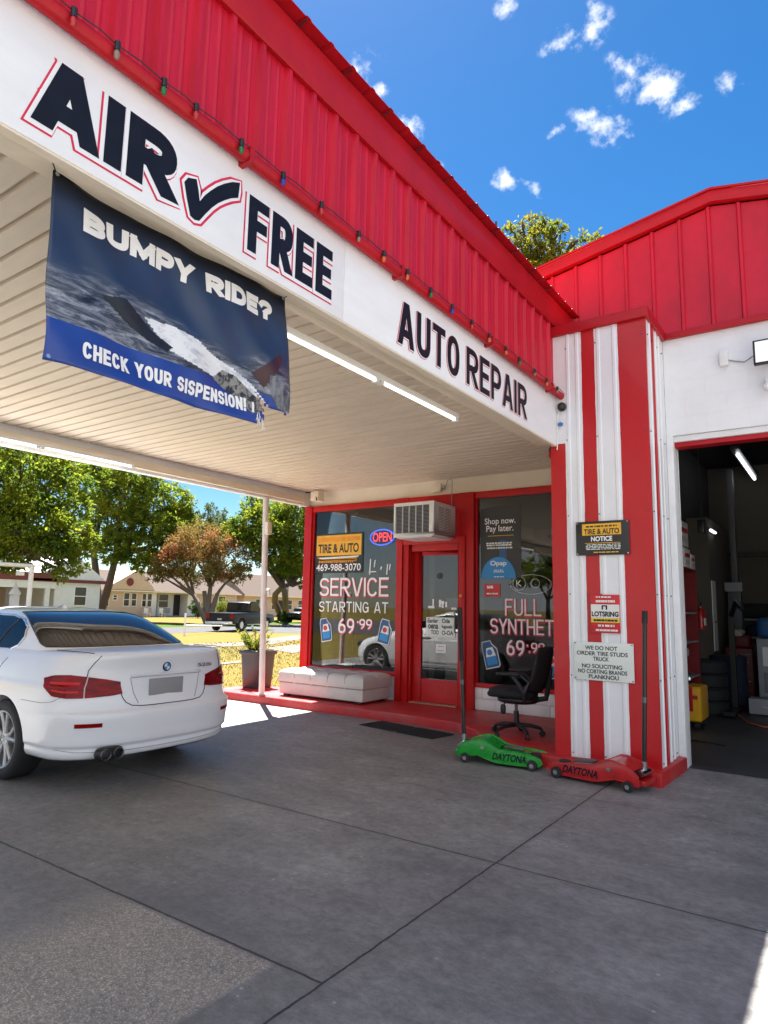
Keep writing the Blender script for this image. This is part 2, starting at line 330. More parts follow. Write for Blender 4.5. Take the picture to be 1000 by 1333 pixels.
# block letters made of painted strokes (each glyph: width, list of strokes in a unit box)
def _arc(cx, cy, rx, ry, a0, a1, n=14, e=.84):
    o = []
    for i in range(n + 1):
        a = R(a0 + (a1 - a0) * i / n); c, q = math.cos(a), math.sin(a)
        o.append((cx + rx * math.copysign(abs(c) ** e, c), cy + ry * math.copysign(abs(q) ** e, q)))
    return o
_bowl = lambda y0, y1, x: [(0, y1), (x, y1)] + _arc(x, (y0+y1)/2, 1-x, (y1-y0)/2, 90, -90)[1:-1] + [(x, y0), (0, y0)]
GLY = {'A': (1.05, [[(0, -.12), (.47, 1.12)], [(1, -.12), (.53, 1.12)], [(.2, .24), (.8, .24)]]), 'I': (.0, [[(.5, 0), (.5, 1)]]), 'R': (.95, [[(0, 0), (0, 1)], _bowl(.46, 1, .5), [(.42, .46), (1.05, -.12)]]),
 'F': (.78, [[(0, 0), (0, 1)], [(0, 1), (1, 1)], [(0, .52), (.86, .52)]]), 'E': (.80, [[(0, 0), (0, 1)], [(0, 1), (1, 1)], [(0, .51), (.88, .51)], [(0, 0), (1, 0)]]),
 'U': (.92, [[(0, 1)] + _arc(.5, .34, .5, .34, 180, 360) + [(1, 1)]]), 'T': (.9, [[(0, 1), (1, 1)], [(.5, 1), (.5, 0)]]), 'O': (.95, [_arc(.5, .5, .5, .5, 0, 360, 36)]),
 'P': (.9, [[(0, 0), (0, 1)], _bowl(.42, 1, .5)]), 'B': (.95, [[(0, 0), (0, 1)], _bowl(.52, 1, .45), _bowl(0, .52, .5)]), 'M': (1.25, [[(0, 0), (0, 1)], [(1, 0), (1, 1)], [(.0, 1.0), (.5, .12)], [(1.0, 1.0), (.5, .12)]]),
 'Y': (.95, [[(-.08, 1.12), (.5, .42)], [(1.08, 1.12), (.5, .42)], [(.5, .45), (.5, 0)]]), 'D': (.95, [[(0, 0), (0, 1)], _bowl(0, 1, .35)]), 'C': (.92, [_arc(.5, .5, .5, .5, 42, 318, 26)]),
 'H': (.92, [[(0, 0), (0, 1)], [(1, 0), (1, 1)], [(0, .5), (1, .5)]]), 'K': (.95, [[(0, 0), (0, 1)], [(.08, .42), (1.05, 1.12)], [(.35, .58), (1.05, -.12)]]), 'N': (.95, [[(0, 0), (0, 1)], [(1, 0), (1, 1)], [(0, 1), (1, 0)]]),
 'V': (1.0, [[(-.03, 1.12), (.47, -.08)], [(1.03, 1.12), (.53, -.08)]]), 'G': (.95, [_arc(.5, .5, .5, .5, 42, 360, 28) , [(1, .46), (.58, .46)], [(1, .5), (1, .08)]]), 'L': (.75, [[(0, 1), (0, 0)], [(0, 0), (1, 0)]]),
 'S': (.88, [_arc(.5, .745, .5, .255, 25, 268, 18) + _arc(.5, .245, .5, .245, 90, -155, 18)]), '!': (.0, [[(.5, 1), (.5, .36)], [(.5, .03), (.5, .0)]]), '?': (.85, [_arc(.5, .72, .5, .28, 160, -70, 18) + [(.5, .30)], [(.5, .03), (.5, 0)]]),
 '6': (.85, [_arc(.5, .29, .5, .29, 0, 360, 26), [(0, .29), (.02, .52), (.2, .78), (.62, 1.0)]]), '9': (.85, [_arc(.5, .71, .5, .29, 0, 360, 26), [(1, .71), (.98, .48), (.8, .22), (.38, 0)]]), '-': (.0, [[(.5, .70), (.5, .74)]]), '.': (.0, [[(.5, .02), (.5, .0)]]), ' ': (.35, [])}
def strokes(mb, s, F, w, h, t, gap=.5, dn=.004, shift=(0, 0), grow=0.0):
    """block lettering of stroke width t filling w x h; F maps (a, b, dn) to a point"""
    tot = sum(GLY[c][0] for c in s); fixed = sum(t for c in s) + gap * t * (len(s) - 1); k = (w - fixed) / max(tot, 1e-6); x = 0; lvl = 0; ht = t / 2 + grow
    for c in s:
        gw = GLY[c][0] * k
        for pl in GLY[c][1]:
            P = [Vector((x + t/2 + p[0] * gw, t/2 + p[1] * (h - t))) for p in pl]; closed = (P[0] - P[-1]).length < 1e-6 and len(P) > 3
            if closed: P = P[:-1]
            n = len(P)
            if not closed:
                if n == 2 and (P[1]-P[0]).length > .2 * h: # subdivide so that warped surfaces are followed
                    P = [P[0].lerp(P[1], q / 6) for q in range(7)]; n = 7
                d0 = (P[1]-P[0]).normalized(); d1 = (P[-1]-P[-2]).normalized(); P[0] = P[0] - d0 * ht; P[-1] = P[-1] + d1 * ht
            vs = []
            for i in range(n):
                a = P[i-1] if (i > 0 or closed) else P[i]; b_ = P[(i+1) % n] if (i < n-1 or closed) else P[i]
                e1 = (P[i]-a).normalized() if (P[i]-a).length > 1e-9 else (b_-P[i]).normalized(); e2 = (b_-P[i]).normalized() if (b_-P[i]).length > 1e-9 else e1
                m_ = Vector((-e1.y - e2.y, e1.x + e2.x)); m_ = m_.normalized() if m_.length > 1e-6 else Vector((-e1.y, e1.x))
                l = ht / max(.45, m_.dot(Vector((-e1.y, e1.x)))) 
                for sg in (1, -1):
                    q = P[i] + m_ * l * sg; hi_, lo_ = h + grow, -grow
                    if not closed and i in (0, n-1) and abs(e1.y) > .25:
                        if q.y > hi_: q = q - e1 * ((q.y - hi_) / e1.y)
                        if q.y < lo_: q = q - e1 * ((q.y - lo_) / e1.y)
                    vs.append(F(q.x + shift[0], min(hi_, max(lo_, q.y)) + shift[1], dn + lvl * .00012))
            mb.add(vs, [(2*i, 2*i+1, 2*((i+1) % n)+1, 2*((i+1) % n)) for i in range(n if closed else n-1)]); lvl = (lvl + 1) % 5
        x += gw + t + gap * t
    return mb
def flatmap(O, U, V, shear=0.0):
    O = Vector(O); U = Vector(U); V = Vector(V); N = U.cross(V).normalized()
    return lambda a, b, dn: O + U * (a + shear * b) + V * b + N * dn
def block_lettering(s, F, w, h, t, m, parent, gap=.5, dn=.004, name='painted_lettering', **k):
    return strokes(MB(), s, F, w, h, t, gap, dn, **k).build(name, m, parent, fix=False)
FX = ((1,0,0), (0,0,1))       # lettering on faces that look towards -Y
FY = ((0,1,0), (0,0,1))       # lettering on faces that look towards +X

# ------------------------------------------------------------------ ground materials
def concrete_mat():
    m, t, b = nodes('forecourt_concrete'); L = t.links.new
    g = t.nodes.new('ShaderNodeNewGeometry'); sp = t.nodes.new('ShaderNodeSeparateXYZ'); L(g.outputs['Position'], sp.inputs[0])
    def math_(op, a, b_=None, c=None):
        n = t.nodes.new('ShaderNodeMath'); n.operation = op
        for i, v in enumerate((a, b_, c)):
            if v is None: continue
            if isinstance(v, (int, float)): n.inputs[i].default_value = v
            else: L(v, n.inputs[i])
        return n.outputs[0]
    def noise(scale, det=6, rough=0.6, st=(1, 1, 1)):
        mp = t.nodes.new('ShaderNodeMapping'); mp.inputs['Scale'].default_value = st; L(g.outputs['Position'], mp.inputs[0])
        n = t.nodes.new('ShaderNodeTexNoise'); n.inputs['Scale'].default_value = scale; n.inputs['Detail'].default_value = det; n.inputs['Roughness'].default_value = rough
        L(mp.outputs[0], n.inputs['Vector']); return n.outputs[0]
    def ramp(v, p0, p1, c0=(0, 0, 0), c1=(1, 1, 1)):
        r = t.nodes.new('ShaderNodeValToRGB'); r.color_ramp.elements[0].position = p0; r.color_ramp.elements[1].position = p1
        r.color_ramp.elements[0].color = (*c0, 1); r.color_ramp.elements[1].color = (*c1, 1); L(v, r.inputs[0]); return r.outputs[0]
    def mix(f, a, b_, bt='MIX'):
        n = t.nodes.new('ShaderNodeMix'); n.data_type = 'RGBA'; n.blend_type = bt
        for i, v in ((0, f), (6, a), (7, b_)):
            if isinstance(v, (int, float)): n.inputs[i].default_value = v
            elif isinstance(v, tuple): n.inputs[i].default_value = (*v, 1)
            else: L(v, n.inputs[i])
        return n.outputs[2]
    big = noise(0.35, 5); mid = noise(1.6, 8, 0.7, (1, 1.6, 1)); fine = noise(14, 8, 0.75); grit = noise(170, 3, 0.6)
    col = mix(ramp(mid, 0.36, 0.66), (0.180, 0.172, 0.165), (0.285, 0.271, 0.257))
    col = mix(math_('MULTIPLY', ramp(big, 0.42, 0.66), 0.8), col, (0.125, 0.121, 0.120))
    col = mix(0.8, col, ramp(fine, 0.3, 0.72, (0.32, 0.32, 0.32), (0.72, 0.72, 0.72)), 'OVERLAY')
    col = mix(0.5, col, ramp(grit, 0.3, 0.7, (0.33, 0.33, 0.33), (0.67, 0.67, 0.67)), 'OVERLAY')
    # traffic stains drawn out along the way cars roll in
    st1 = noise(1.0, 6, .65, (.55, 1.5, 1)); st2 = noise(2.3, 5, .7, (1.4, .5, 1))
    col = mix(math_('MULTIPLY', ramp(st1, 0.5, 0.68), 0.42), col, (0.11, 0.108, 0.11))
    col = mix(math_('MULTIPLY', ramp(st2, 0.58, 0.72), 0.30), col, (0.34, 0.325, 0.305))
    # trowel swirls
    sw = t.nodes.new('ShaderNodeTexNoise'); sw.inputs['Scale'].default_value = 9; sw.inputs['Detail'].default_value = 3; sw.inputs['Distortion'].default_value = 2.6
    mp = t.nodes.new('ShaderNodeMapping'); mp.inputs['Scale'].default_value = (1, 2.2, 1); mp.inputs['Rotation'].default_value = (0, 0, 0.5); L(g.outputs['Position'], mp.inputs[0]); L(mp.outputs[0], sw.inputs[0])
    col = mix(0.35, col, ramp(sw.outputs[0], 0.35, 0.65, (0.36, 0.36, 0.36), (0.64, 0.64, 0.64)), 'OVERLAY')
    # oil drips and pale flecks
    v = t.nodes.new('ShaderNodeTexVoronoi'); v.inputs['Scale'].default_value = 0.9; v.inputs['Randomness'].default_value = 1.0
    wob = t.nodes.new('ShaderNodeVectorMath'); wob.operation = 'MULTIPLY_ADD'; wob.inputs[1].default_value = (0.12, 0.12, 0); nz = t.nodes.new('ShaderNodeTexNoise'); nz.inputs['Scale'].default_value = 7; L(g.outputs['Position'], nz.inputs['Vector']); L(nz.outputs['Color'], wob.inputs[0]); L(g.outputs['Position'], wob.inputs[2])
    L(wob.outputs[0], v.inputs['Vector'])
    col = mix(math_('MULTIPLY', ramp(v.outputs['Distance'], 0.03, 0.075, (1, 1, 1), (0, 0, 0)), 0.55), col, (0.06, 0.06, 0.065))
    v2 = t.nodes.new('ShaderNodeTexVoronoi'); v2.inputs['Scale'].default_value = 7; L(g.outputs['Position'], v2.inputs['Vector'])
    col = mix(math_('MULTIPLY', ramp(v2.outputs['Distance'], 0.035, 0.07, (1, 1, 1), (0, 0, 0)), 0.5), col, (0.55, 0.55, 0.54))
    # exposed aggregate slab
    wn_ = math_('MULTIPLY', math_('SUBTRACT', noise(1.1, 3), 0.5), 0.9)
    x, y = sp.outputs[0], sp.outputs[1]
    mr1 = t.nodes.new('ShaderNodeMapRange'); mr1.inputs['From Min'].default_value = -2.15; mr1.inputs['From Max'].default_value = -2.12; mr1.inputs['To Min'].default_value = 1; mr1.inputs['To Max'].default_value = 0; L(x, mr1.inputs['Value'])
    mr2 = t.nodes.new('ShaderNodeMapRange'); mr2.inputs['From Min'].default_value = 2.27; mr2.inputs['From Max'].default_value = 2.31; mr2.inputs['To Min'].default_value = 1; mr2.inputs['To Max'].default_value = 0; L(y, mr2.inputs['Value'])
    mr3 = t.nodes.new('ShaderNodeMapRange'); mr3.inputs['From Min'].default_value = -3.5; mr3.inputs['From Max'].default_value = -3.05; L(math_('ADD', x, wn_), mr3.inputs['Value'])
    agg = math_('MULTIPLY', math_('MULTIPLY', mr1.outputs[0], mr2.outputs[0]), mr3.outputs[0])
    va = t.nodes.new('ShaderNodeTexVoronoi'); va.inputs['Scale'].default_value = 130; L(g.outputs['Position'], va.inputs['Vector'])
    hsv = t.nodes.new('ShaderNodeSeparateColor'); L(va.outputs['Color'], hsv.inputs[0])
    ac = mix(ramp(hsv.outputs[0], 0.2, 0.85), (0.24, 0.21, 0.18), (0.68, 0.60, 0.51))
    ac = mix(ramp(va.outputs['Distance'], 0.25, 0.6), ac, (0.30, 0.27, 0.235))
    ac = mix(0.7, ac, ramp(noise(38, 4, .7), 0.36, 0.64, (0.30, 0.30, 0.30), (0.70, 0.69, 0.67)), 'OVERLAY')
    ac = mix(0.5, ac, ramp(mid, 0.35, 0.65, (0.35, 0.35, 0.35), (0.65, 0.62, 0.58)), 'OVERLAY')
    col = mix(math_('MULTIPLY', agg, 0.85), col, ac)
    # joints
    jw = math_('MULTIPLY', math_('SUBTRACT', noise(11, 5, .7), 0.5), 0.022)
    def line(c, p, w=0.0052, lo=None):
        d = math_('ABSOLUTE', math_('SUBTRACT', math_('ADD', c, jw), p))
        r = t.nodes.new('ShaderNodeMapRange'); r.inputs['From Min'].default_value = w * 0.6; r.inputs['From Max'].default_value = w * 1.5; r.inputs['To Min'].default_value = 1; r.inputs['To Max'].default_value = 0
        L(d, r.inputs['Value']); o = r.outputs[0]
        if lo is not None: o = math_('MULTIPLY', o, math_('LESS_THAN', lo[0], lo[1]))
        return o
    js = line(x, -1.875)
    for o in (line(y, 3.945), line(y, 2.31, 0.006, (x, -1.875)), line(y, -1.6), line(x, -6.2, 0.006, (y, -1.6)), line(x, 3.2)):
        js = math_('MAXIMUM', js, o)
    faint = math_('MULTIPLY', line(y, 5.72, 0.006), ramp(noise(3.5, 4), 0.42, 0.52))
    halo = line(x, -1.875, 0.03); halo = math_('MAXIMUM', halo, line(y, 3.945, 0.03))
    col = mix(math_('MULTIPLY', halo, 0.25), col, (0.13, 0.125, 0.12))
    col = mix(math_('MULTIPLY', math_('MAXIMUM', js, math_('MULTIPLY', faint, 0.5)), 0.93), col, (0.018, 0.017, 0.017))
    L(col, b.inputs['Base Color'])
    rr = t.nodes.new('ShaderNodeMapRange'); rr.inputs['To Min'].default_value = 0.42; rr.inputs['To Max'].default_value = 0.78; L(mid, rr.inputs['Value']); L(rr.outputs[0], b.inputs['Roughness'])
    hgt = math_('ADD', math_('MULTIPLY', grit, 0.12), math_('MULTIPLY', math_('MULTIPLY', va.outputs['Distance'], agg), -0.5))
    hgt = math_('ADD', hgt, math_('MULTIPLY', fine, 0.16)); hgt = math_('SUBTRACT', hgt, math_('MULTIPLY', js, 0.9))
    bp = t.nodes.new('ShaderNodeBump'); bp.inputs['Strength'].default_value = 0.5; bp.inputs['Distance'].default_value = 0.012; L(hgt, bp.inputs['Height']); L(bp.outputs[0], b.inputs['Normal'])
    return m
M_CONC = concrete_mat()
M_LAWN = mat('dry_lawn', (0.145, 0.102, 0.030), 0.9, spec=.03, rgb2=(0.112, 0.094, 0.025), vth=(0.38, 0.6), scale=0.35, bump=0.8, bscale=12)
M_GREEN = mat('tree_shaded_lawn', (0.06, 0.095, 0.016), 0.9, spec=.03, rgb2=(0.035, 0.065, 0.012), scale=0.8, bump=0.8, bscale=12)  # green lawn strip, shade under the trees put into its darker colour
M_ROAD = mat('street_asphalt', (0.085, 0.085, 0.09), 0.8, spec=.03, var=0.2, scale=1.2, bump=0.2, bscale=60)
M_PATH = mat('path_concrete', (0.17, 0.15, 0.13), 0.8, spec=.03, var=0.12, scale=2)

def sheet(name, poly, z, m, z0=None):
    b = MB(); n = len(poly); b.add([(x, y, z) for x, y in poly], [tuple(range(n))])
    return struct(b.build(name, m, fix=False))
sheet('ground', [(-900, -900), (900, -900), (900, 900), (-900, 900)], -0.02, M_LAWN)
sheet('forecourt', [(-12.5, -13), (14, -13), (14, 16), (-7.7, 16), (-7.7, 8.3), (-12.5, 8.3)], 0.0, M_CONC)
sheet('road', [(-90, -46), (90, -46), (90, -13), (-90, -13)], -0.012, M_ROAD)
sheet('side_street', [(-28.2, -15), (-28.2, 19), (-29.2, 25.2), (-25.4, 28.6), (-25, 40), (-34, 80), (-46, 80), (-37.5, 42), (-35.8, 30.5), (-35.5, -15)], -0.014, M_ROAD)
sheet('front_path', [(-20.9, 15.5), (-20.9, 17.4), (-20.6, 19.2), (-21.8, 21.8), (-23.6, 25.9), (-22.4, 26.4), (-20.3, 22.0), (-18.9, 19.6), (-18.8, 15.5)], -0.008, M_PATH)
sheet('cross_path', [(-17.4, 17.6), (-18.3, 20.4), (-15.4, 17.6), (-15.0, 16.4)], -0.006, M_PATH)
sheet('short_path', [(-13.7, 11.6), (-13.9, 13.2), (-13.5, 13.2), (-13.3, 11.6)], -0.004, M_PATH)
sheet('verge', [(-41.5, 12), (-36.1, 12), (-36.3, 30.5), (-38, 41), (-43, 60), (-46, 60), (-41.5, 36)], -0.010, M_GREEN)
# grass tufts by the platform (uncountable)
g = MB(); rg = random.Random(3)
for i in range(15000):
    u = rg.random() ** 1.5; x = -8.95 - u * 12; y = 8.4 + rg.random() * 14
    if y > 9.2 + (-8.9 - x) * 1.25 + 4: continue
    h = 0.008 + rg.random() * 0.028; a = rg.random() * 6.28; w = 0.006 + 0.004 * u * 4
    dx, dy = math.cos(a) * w, math.sin(a) * w; lx, ly = rg.uniform(-.03, .03), rg.uniform(-.03, .03)
    g.add([(x - dx, y - dy, -.022), (x + dx, y + dy, -.022), (x + lx, y + ly, h)], [(0, 1, 2)])
o = g.build('grass', mat('grass_blades', (0.135, 0.098, 0.026), 0.8, spec=.03, rgb2=(0.09, 0.09, 0.02), scale=1.2, transl=0.3), fix=False); o['kind'] = 'stuff'
tag(o, 'short dry yellow-green grass on the lawn beyond the red platform', 'grass')

# ------------------------------------------------------------------ canopy
can = thing('canopy', 'red metal canopy with white AIR FREE fascia over the forecourt', 'canopy', (-5.1, 3, 0))
FXP = -2.42                                  # outer face of the fascia
MB().box(-2.465, FXP, -4.0, 2.985, 3.25, 3.82).box(-2.465, FXP, 2.987, 6.655, 3.25, 3.82).build('fascia_board', MT['white_fascia'], can, bev=0.004)
MB().box(-2.47, -2.425, -4.0, 6.60, 3.240, 3.2495).build('fascia_drip_edge', MT['cream'], can)
b = MB(); pr = []; y = -4.0
while y < 8.79:                              # pan ceiling, one standing groove every 15 cm
    pr += [(y, 3.5), (y + 0.118, 3.5), (y + 0.124, 3.528), (y + 0.144, 3.528)]; y += 0.15
    pr += [(y, 3.5)] if y >= 8.79 else []
pr = [(min(p[0], 8.795), p[1]) for p in pr]
b.grid([[(x, p[0], p[1]) for p in pr] for x in (-7.72, -2.466)]); b.build('ceiling_panel', MT['ceiling'], can, fix=False)
MB().box(-7.84, -7.74, -4.0, 8.78, 3.262, 3.9).build('eave_beam', MT['white_fascia'], can, bev=0.004)
MB().box(-7.735, -7.66, -4.0, 8.6, 3.30, 3.40).build('eave_angle', MT['cream'], can, bev=0.004)
MB().box(-2.70, -2.63, -4.0, 6.9, 3.36, 3.498).box(-2.74, -2.59, -4.0, 6.9, 3.345, 3.36).build('ceiling_beam', MT['cream'], can)
MB().box(-7.84, -2.54, -4.05, -4.0, 3.25, 4.86).build('front_fascia', MT['white_fascia'], can)
def ribbed(y0, y1, z0, z1, x, step, off=0.0, h=0.028):
    """vertical rib profile across Y in plane x (ribs stand out to +X)"""
    P = []; y = y0 + off
    pts = [(y0, 0)]
    while y < y1 - 0.05:
        pts += [(y - .026, 0), (y - .012, h), (y + .012, h), (y + .026, 0)]
        for q in (0.33, 0.66): pts += [(y + step*q - .014, 0), (y + step*q, h * .16), (y + step*q + .014, 0)]
        y += step
    pts = [p for p in pts if y0 <= p[0] <= y1] + [(y1, 0)]
    return pts
b = MB(); pts = ribbed(-4.0, 7.22, 3.8, 4.6, -2.44, 0.2125, 0.09)
b.grid([[(-2.462 + d, y, z) for y, d in pts] for z in (3.80, 4.62)]); b.build('metal_cladding', MT['red_metal'], can, fix=False)
MB().box(-2.56, -2.466, -4.0, 7.22, 3.83, 4.84).build('parapet_core', MT['red_trim'], can)
b = MB(); b.prism([(-2.465, 4.585), (-2.425, 4.575), (-2.415, 4.60), (-2.405, 4.85), (-2.465, 4.86)], lambda a, c: (a, -4.0, c), (0, 11.23, 0)); b.build('eave_trim', MT['red_trim'], can, bev=0.004)
b = MB(); pts = []; y = -4.0                  # corrugated roof sheet, its cut edge shows along the eave
while y < 7.23:
    pts += [(y, 4.868), (y + .085, 4.868), (y + .1, 4.880), (y + .125, 4.880), (y + .14, 4.868)]; y += 0.2125
b.grid([[(x, p[0], p[1] + dz) for p in pts] for x, dz in ((-2.335, 0.0), (-2.5, 0.012), (-5.2, 0.10), (-7.9, 0.0))]); b.build('roof_sheet', MT['red_trim'], can, fix=False, solid=0.004)
b = MB(); y = -3.9
while y < 7.2:
    b.cyl((-2.338, y, 4.860), (-2.40, y, 4.850), 0.0045, n=6); y += 0.2125 * 2
b.build('roof_screws', MT['rubber'], can)
MB().box(-7.9, -7.84, -4.0, 8.0, 3.9, 4.86).build('far_parapet', MT['red_metal'], can)
b = MB(); b.tube([(-2.375, -4, 3.785), (-2.375, 6.70, 3.785)], 0.036, n=14); b.build('conduit', MT['red_trim'], can, smooth=True)
y = -3.5
while y < 6.7: MB().box(-2.42, -2.335, y, y + .03, 3.745, 3.826).build('conduit_strap', MT['red_trim'], can); y += 1.4
b = MB(); b.tube([(-7.75, 7.80, 0.12), (-7.75, 7.70, 3.27)], 0.047, n=16); b.lathe([(.09, .121), (.09, .135), (.05, .14)], (-7.75, 7.80, 0)); b.build('support_post', mat('pale_pink_post', (0.70, 0.60, 0.57), 0.5, var=0.1), can, smooth=True)
MB().box(-7.71, -7.64, 7.66, 7.76, 2.66, 2.86).build('junction_box', MT['cream'], can, bev=0.01)
b = MB(); b.tube([(-7.70, 7.75, 1.78), (-7.62, 7.73, 1.77), (-7.60, 7.72, 1.68)], 0.02); b.build('hose_hook', MT['white'], can, smooth=True)
MB().box(-7.45, -7.28, 8.45, 8.62, 3.30, 3.46).build('speaker_box', MT['cream'], can, bev=0.015)
b = MB(); b.tube([(-7.6, 8.5, 3.47), (-7.35, 8.48, 3.44), (-7.3, 8.44, 3.3)], 0.012); b.build('cable', MT['wire'], can, smooth=True)
# painted words on the fascia
for s, y0, y1, z0, z1, t, gp in (("AIR", 1.085, 1.735, 3.332, 3.635, .082, .28), ("FREE", 2.185, 2.865, 3.332, 3.638, .062, .42), ("AUTO", 3.58, 4.46, 3.325, 3.645, .058, .55), ("REPAIR", 4.58, 5.81, 3.328, 3.645, .054, .55)):
    F_ = flatmap((FXP, y0, z0), *FY); big = s in ("AIR", "FREE"); g = .016 if big else .004
    block_lettering(s, F_, y1 - y0, z1 - z0, t, MT['letter_red'], can, gp, .0012, 'red_outline_lettering', shift=(-.012, -.014) if big else (-.009, -.010), grow=g)
    block_lettering(s, F_, y1 - y0, z1 - z0, t, MT['white_fascia'], can, gp, .0022, 'white_outline_lettering', shift=(-.008 if big else -.004, -.010 if big else -.008), grow=g - .005 if big else .001)
    block_lettering(s, F_, y1 - y0, z1 - z0, t, MT['navy'], can, gp, .0034)
CK = [(1.78, 3.472), (1.80, 3.505), (1.848, 3.525), (1.862, 3.48), (1.874, 3.425), (1.900, 3.470), (1.933, 3.513), (1.972, 3.558), (2.015, 3.598), (2.065, 3.636), (2.115, 3.660), (2.112, 3.615), (2.108, 3.573), (2.062, 3.545), (2.021, 3.511), (1.983, 3.475), (1.948, 3.433), (1.91, 3.378), (1.878, 3.327), (1.85, 3.318), (1.825, 3.326), (1.80, 3.40)]
cc = (sum(p[0] for p in CK) / len(CK), sum(p[1] for p in CK) / len(CK))
def grow(poly, d):
    n = len(poly); o = []
    for i in range(n):
        a, p, c = Vector(poly[i-1]), Vector(poly[i]), Vector(poly[(i+1) % n])
        e1 = (p - a).normalized(); e2 = (c - p).normalized(); nn = Vector((-e1.y - e2.y, e1.x + e2.x)).normalized()
        o.append(tuple(p + nn * d))
    return o
def flat(poly, m, name, par, x, up=None):
    b = MB(); n = len(poly); b.add([(x, p[0], p[1]) for p in poly], [tuple(range(n))]); return b.build(name, m, par, fix=False)
flat(grow(CK, .026), MT['letter_red'], 'red_outline_check_mark', can, FXP + .0015)
flat(grow(CK, .014), MT['white_fascia'], 'white_outline_check_mark', can, FXP + .0025)
flat(CK, MT['navy'], 'painted_check_mark', can, FXP + .004)

# ------------------------------------------------------------------ striped pillar
pil = thing('striped_pillar', 'red and white striped metal-clad pillar between shop window and garage bay', 'pillar', (-2.0, 7.0, 0.12))
def stripe_mat():
    m, t, b = nodes('painted_stripes'); L = t.links.new
    c = t.nodes.new('ShaderNodeTexCoord'); sp = t.nodes.new('ShaderNodeSeparateXYZ')
    n = t.nodes.new('ShaderNodeTexNoise'); n.inputs['Scale'].default_value = 5; n.inputs['Detail'].default_value = 5
    ma = t.nodes.new('ShaderNodeVectorMath'); ma.operation = 'MULTIPLY_ADD'; ma.inputs[1].default_value = (.012, .012, 0); L(n.outputs['Color'], ma.inputs[0]); L(c.outputs['Object'], ma.inputs[2]); L(c.outputs['Object'], n.inputs['Vector'])
    L(ma.outputs[0], sp.inputs[0])
    def ramp(src, lo, hi, stops):
        mr = t.nodes.new('ShaderNodeMapRange'); mr.inputs['From Min'].default_value = lo; mr.inputs['From Max'].default_value = hi; L(src, mr.inputs['Value'])
        r = t.nodes.new('ShaderNodeValToRGB'); r.color_ramp.interpolation = 'CONSTANT'; e = r.color_ramp.elements
        while len(e) < len(stops): e.new(0.5)
        for k, (p, cl) in enumerate(stops): e[k].position = (p - lo) / (hi - lo); e[k].color = (*cl, 1)
        L(mr.outputs[0], r.inputs[0]); return r.outputs[0]
    Wt = (0.80, 0.80, 0.82); Rd = (0.50, 0.008, 0.012)
    fr = ramp(sp.outputs[0], -.52, .52, [(-.52, Rd), (-.335, Wt), (-.150, Rd), (-.010, Wt), (.228, Rd)])
    sd = ramp(sp.outputs[1], -.40, .45, [(-.40, Rd), (-.325, Wt), (-.185, Rd), (-.03, Wt)])
    s2 = t.nodes.new('ShaderNodeSeparateXYZ'); g = t.nodes.new('ShaderNodeNewGeometry'); L(c.outputs['Object'], s2.inputs[0])
    gt = t.nodes.new('ShaderNodeMath'); gt.operation = 'GREATER_THAN'; gt.inputs[1].default_value = 0.484; L(s2.outputs[0], gt.inputs[0])
    mx = t.nodes.new('ShaderNodeMix'); mx.data_type = 'RGBA'; L(gt.outputs[0], mx.inputs[0])
    g2_ = t.nodes.new('ShaderNodeMath'); g2_.operation = 'GREATER_THAN'; g2_.inputs[1].default_value = 3.15; L(s2.outputs[2], g2_.inputs[0])
    g3_ = t.nodes.new('ShaderNodeMath'); g3_.operation = 'LESS_THAN'; g3_.inputs[1].default_value = -.30; L(sp.outputs[0], g3_.inputs[0])
    g4_ = t.nodes.new('ShaderNodeMath'); g4_.operation = 'MULTIPLY'; L(g2_.outputs[0], g4_.inputs[0]); L(g3_.outputs[0], g4_.inputs[1])
    mw_ = t.nodes.new('ShaderNodeMix'); mw_.data_type = 'RGBA'; mw_.inputs[7].default_value = (.80, .78, .79, 1); L(g4_.outputs[0], mw_.inputs[0]); L(fr, mw_.inputs[6]); L(mw_.outputs[2], mx.inputs[6]); L(sd, mx.inputs[7])
    # scuffs
    n2 = t.nodes.new('ShaderNodeTexNoise'); n2.inputs['Scale'].default_value = 3; n2.inputs['Detail'].default_value = 9; n2.inputs['Roughness'].default_value = .7; mp = t.nodes.new('ShaderNodeMapping'); mp.inputs['Scale'].default_value = (1.2, 1.2, .7); L(c.outputs['Object'], mp.inputs[0]); L(mp.outputs[0], n2.inputs['Vector'])
    r2 = t.nodes.new('ShaderNodeValToRGB'); r2.color_ramp.elements[0].position = .3; r2.color_ramp.elements[1].position = .6; r2.color_ramp.elements[0].color = (.86, .85, .85, 1); L(n2.outputs[0], r2.inputs[0])
    m2 = t.nodes.new('ShaderNodeMix'); m2.data_type = 'RGBA'; m2.blend_type = 'MULTIPLY'; m2.inputs[0].default_value = .55; L(mx.outputs[2], m2.inputs[6]); L(r2.outputs[0], m2.inputs[7])
    L(m2.outputs[2], b.inputs['Base Color']); b.inputs['Roughness'].default_value = .36; b.inputs['Coat Weight'].default_value = .1
    n3 = t.nodes.new('ShaderNodeTexNoise'); n3.inputs['Scale'].default_value = 2.2; n3.inputs['Detail'].default_value = 2; L(c.outputs['Object'], n3.inputs['Vector'])
    bp = t.nodes.new('ShaderNodeBump'); bp.inputs['Strength'].default_value = .25; bp.inputs['Distance'].default_value = .03; L(n3.outputs[0], bp.inputs['Height']); L(bp.outputs[0], b.inputs['Normal'])
    return m
def clad(y, xs):       # ribs along a face: list of (pos, height)
    o = []
    for p in xs: o += [(p - .020, 0), (p - .012, .009), (p + .012, .009), (p + .020, 0)]
    return o
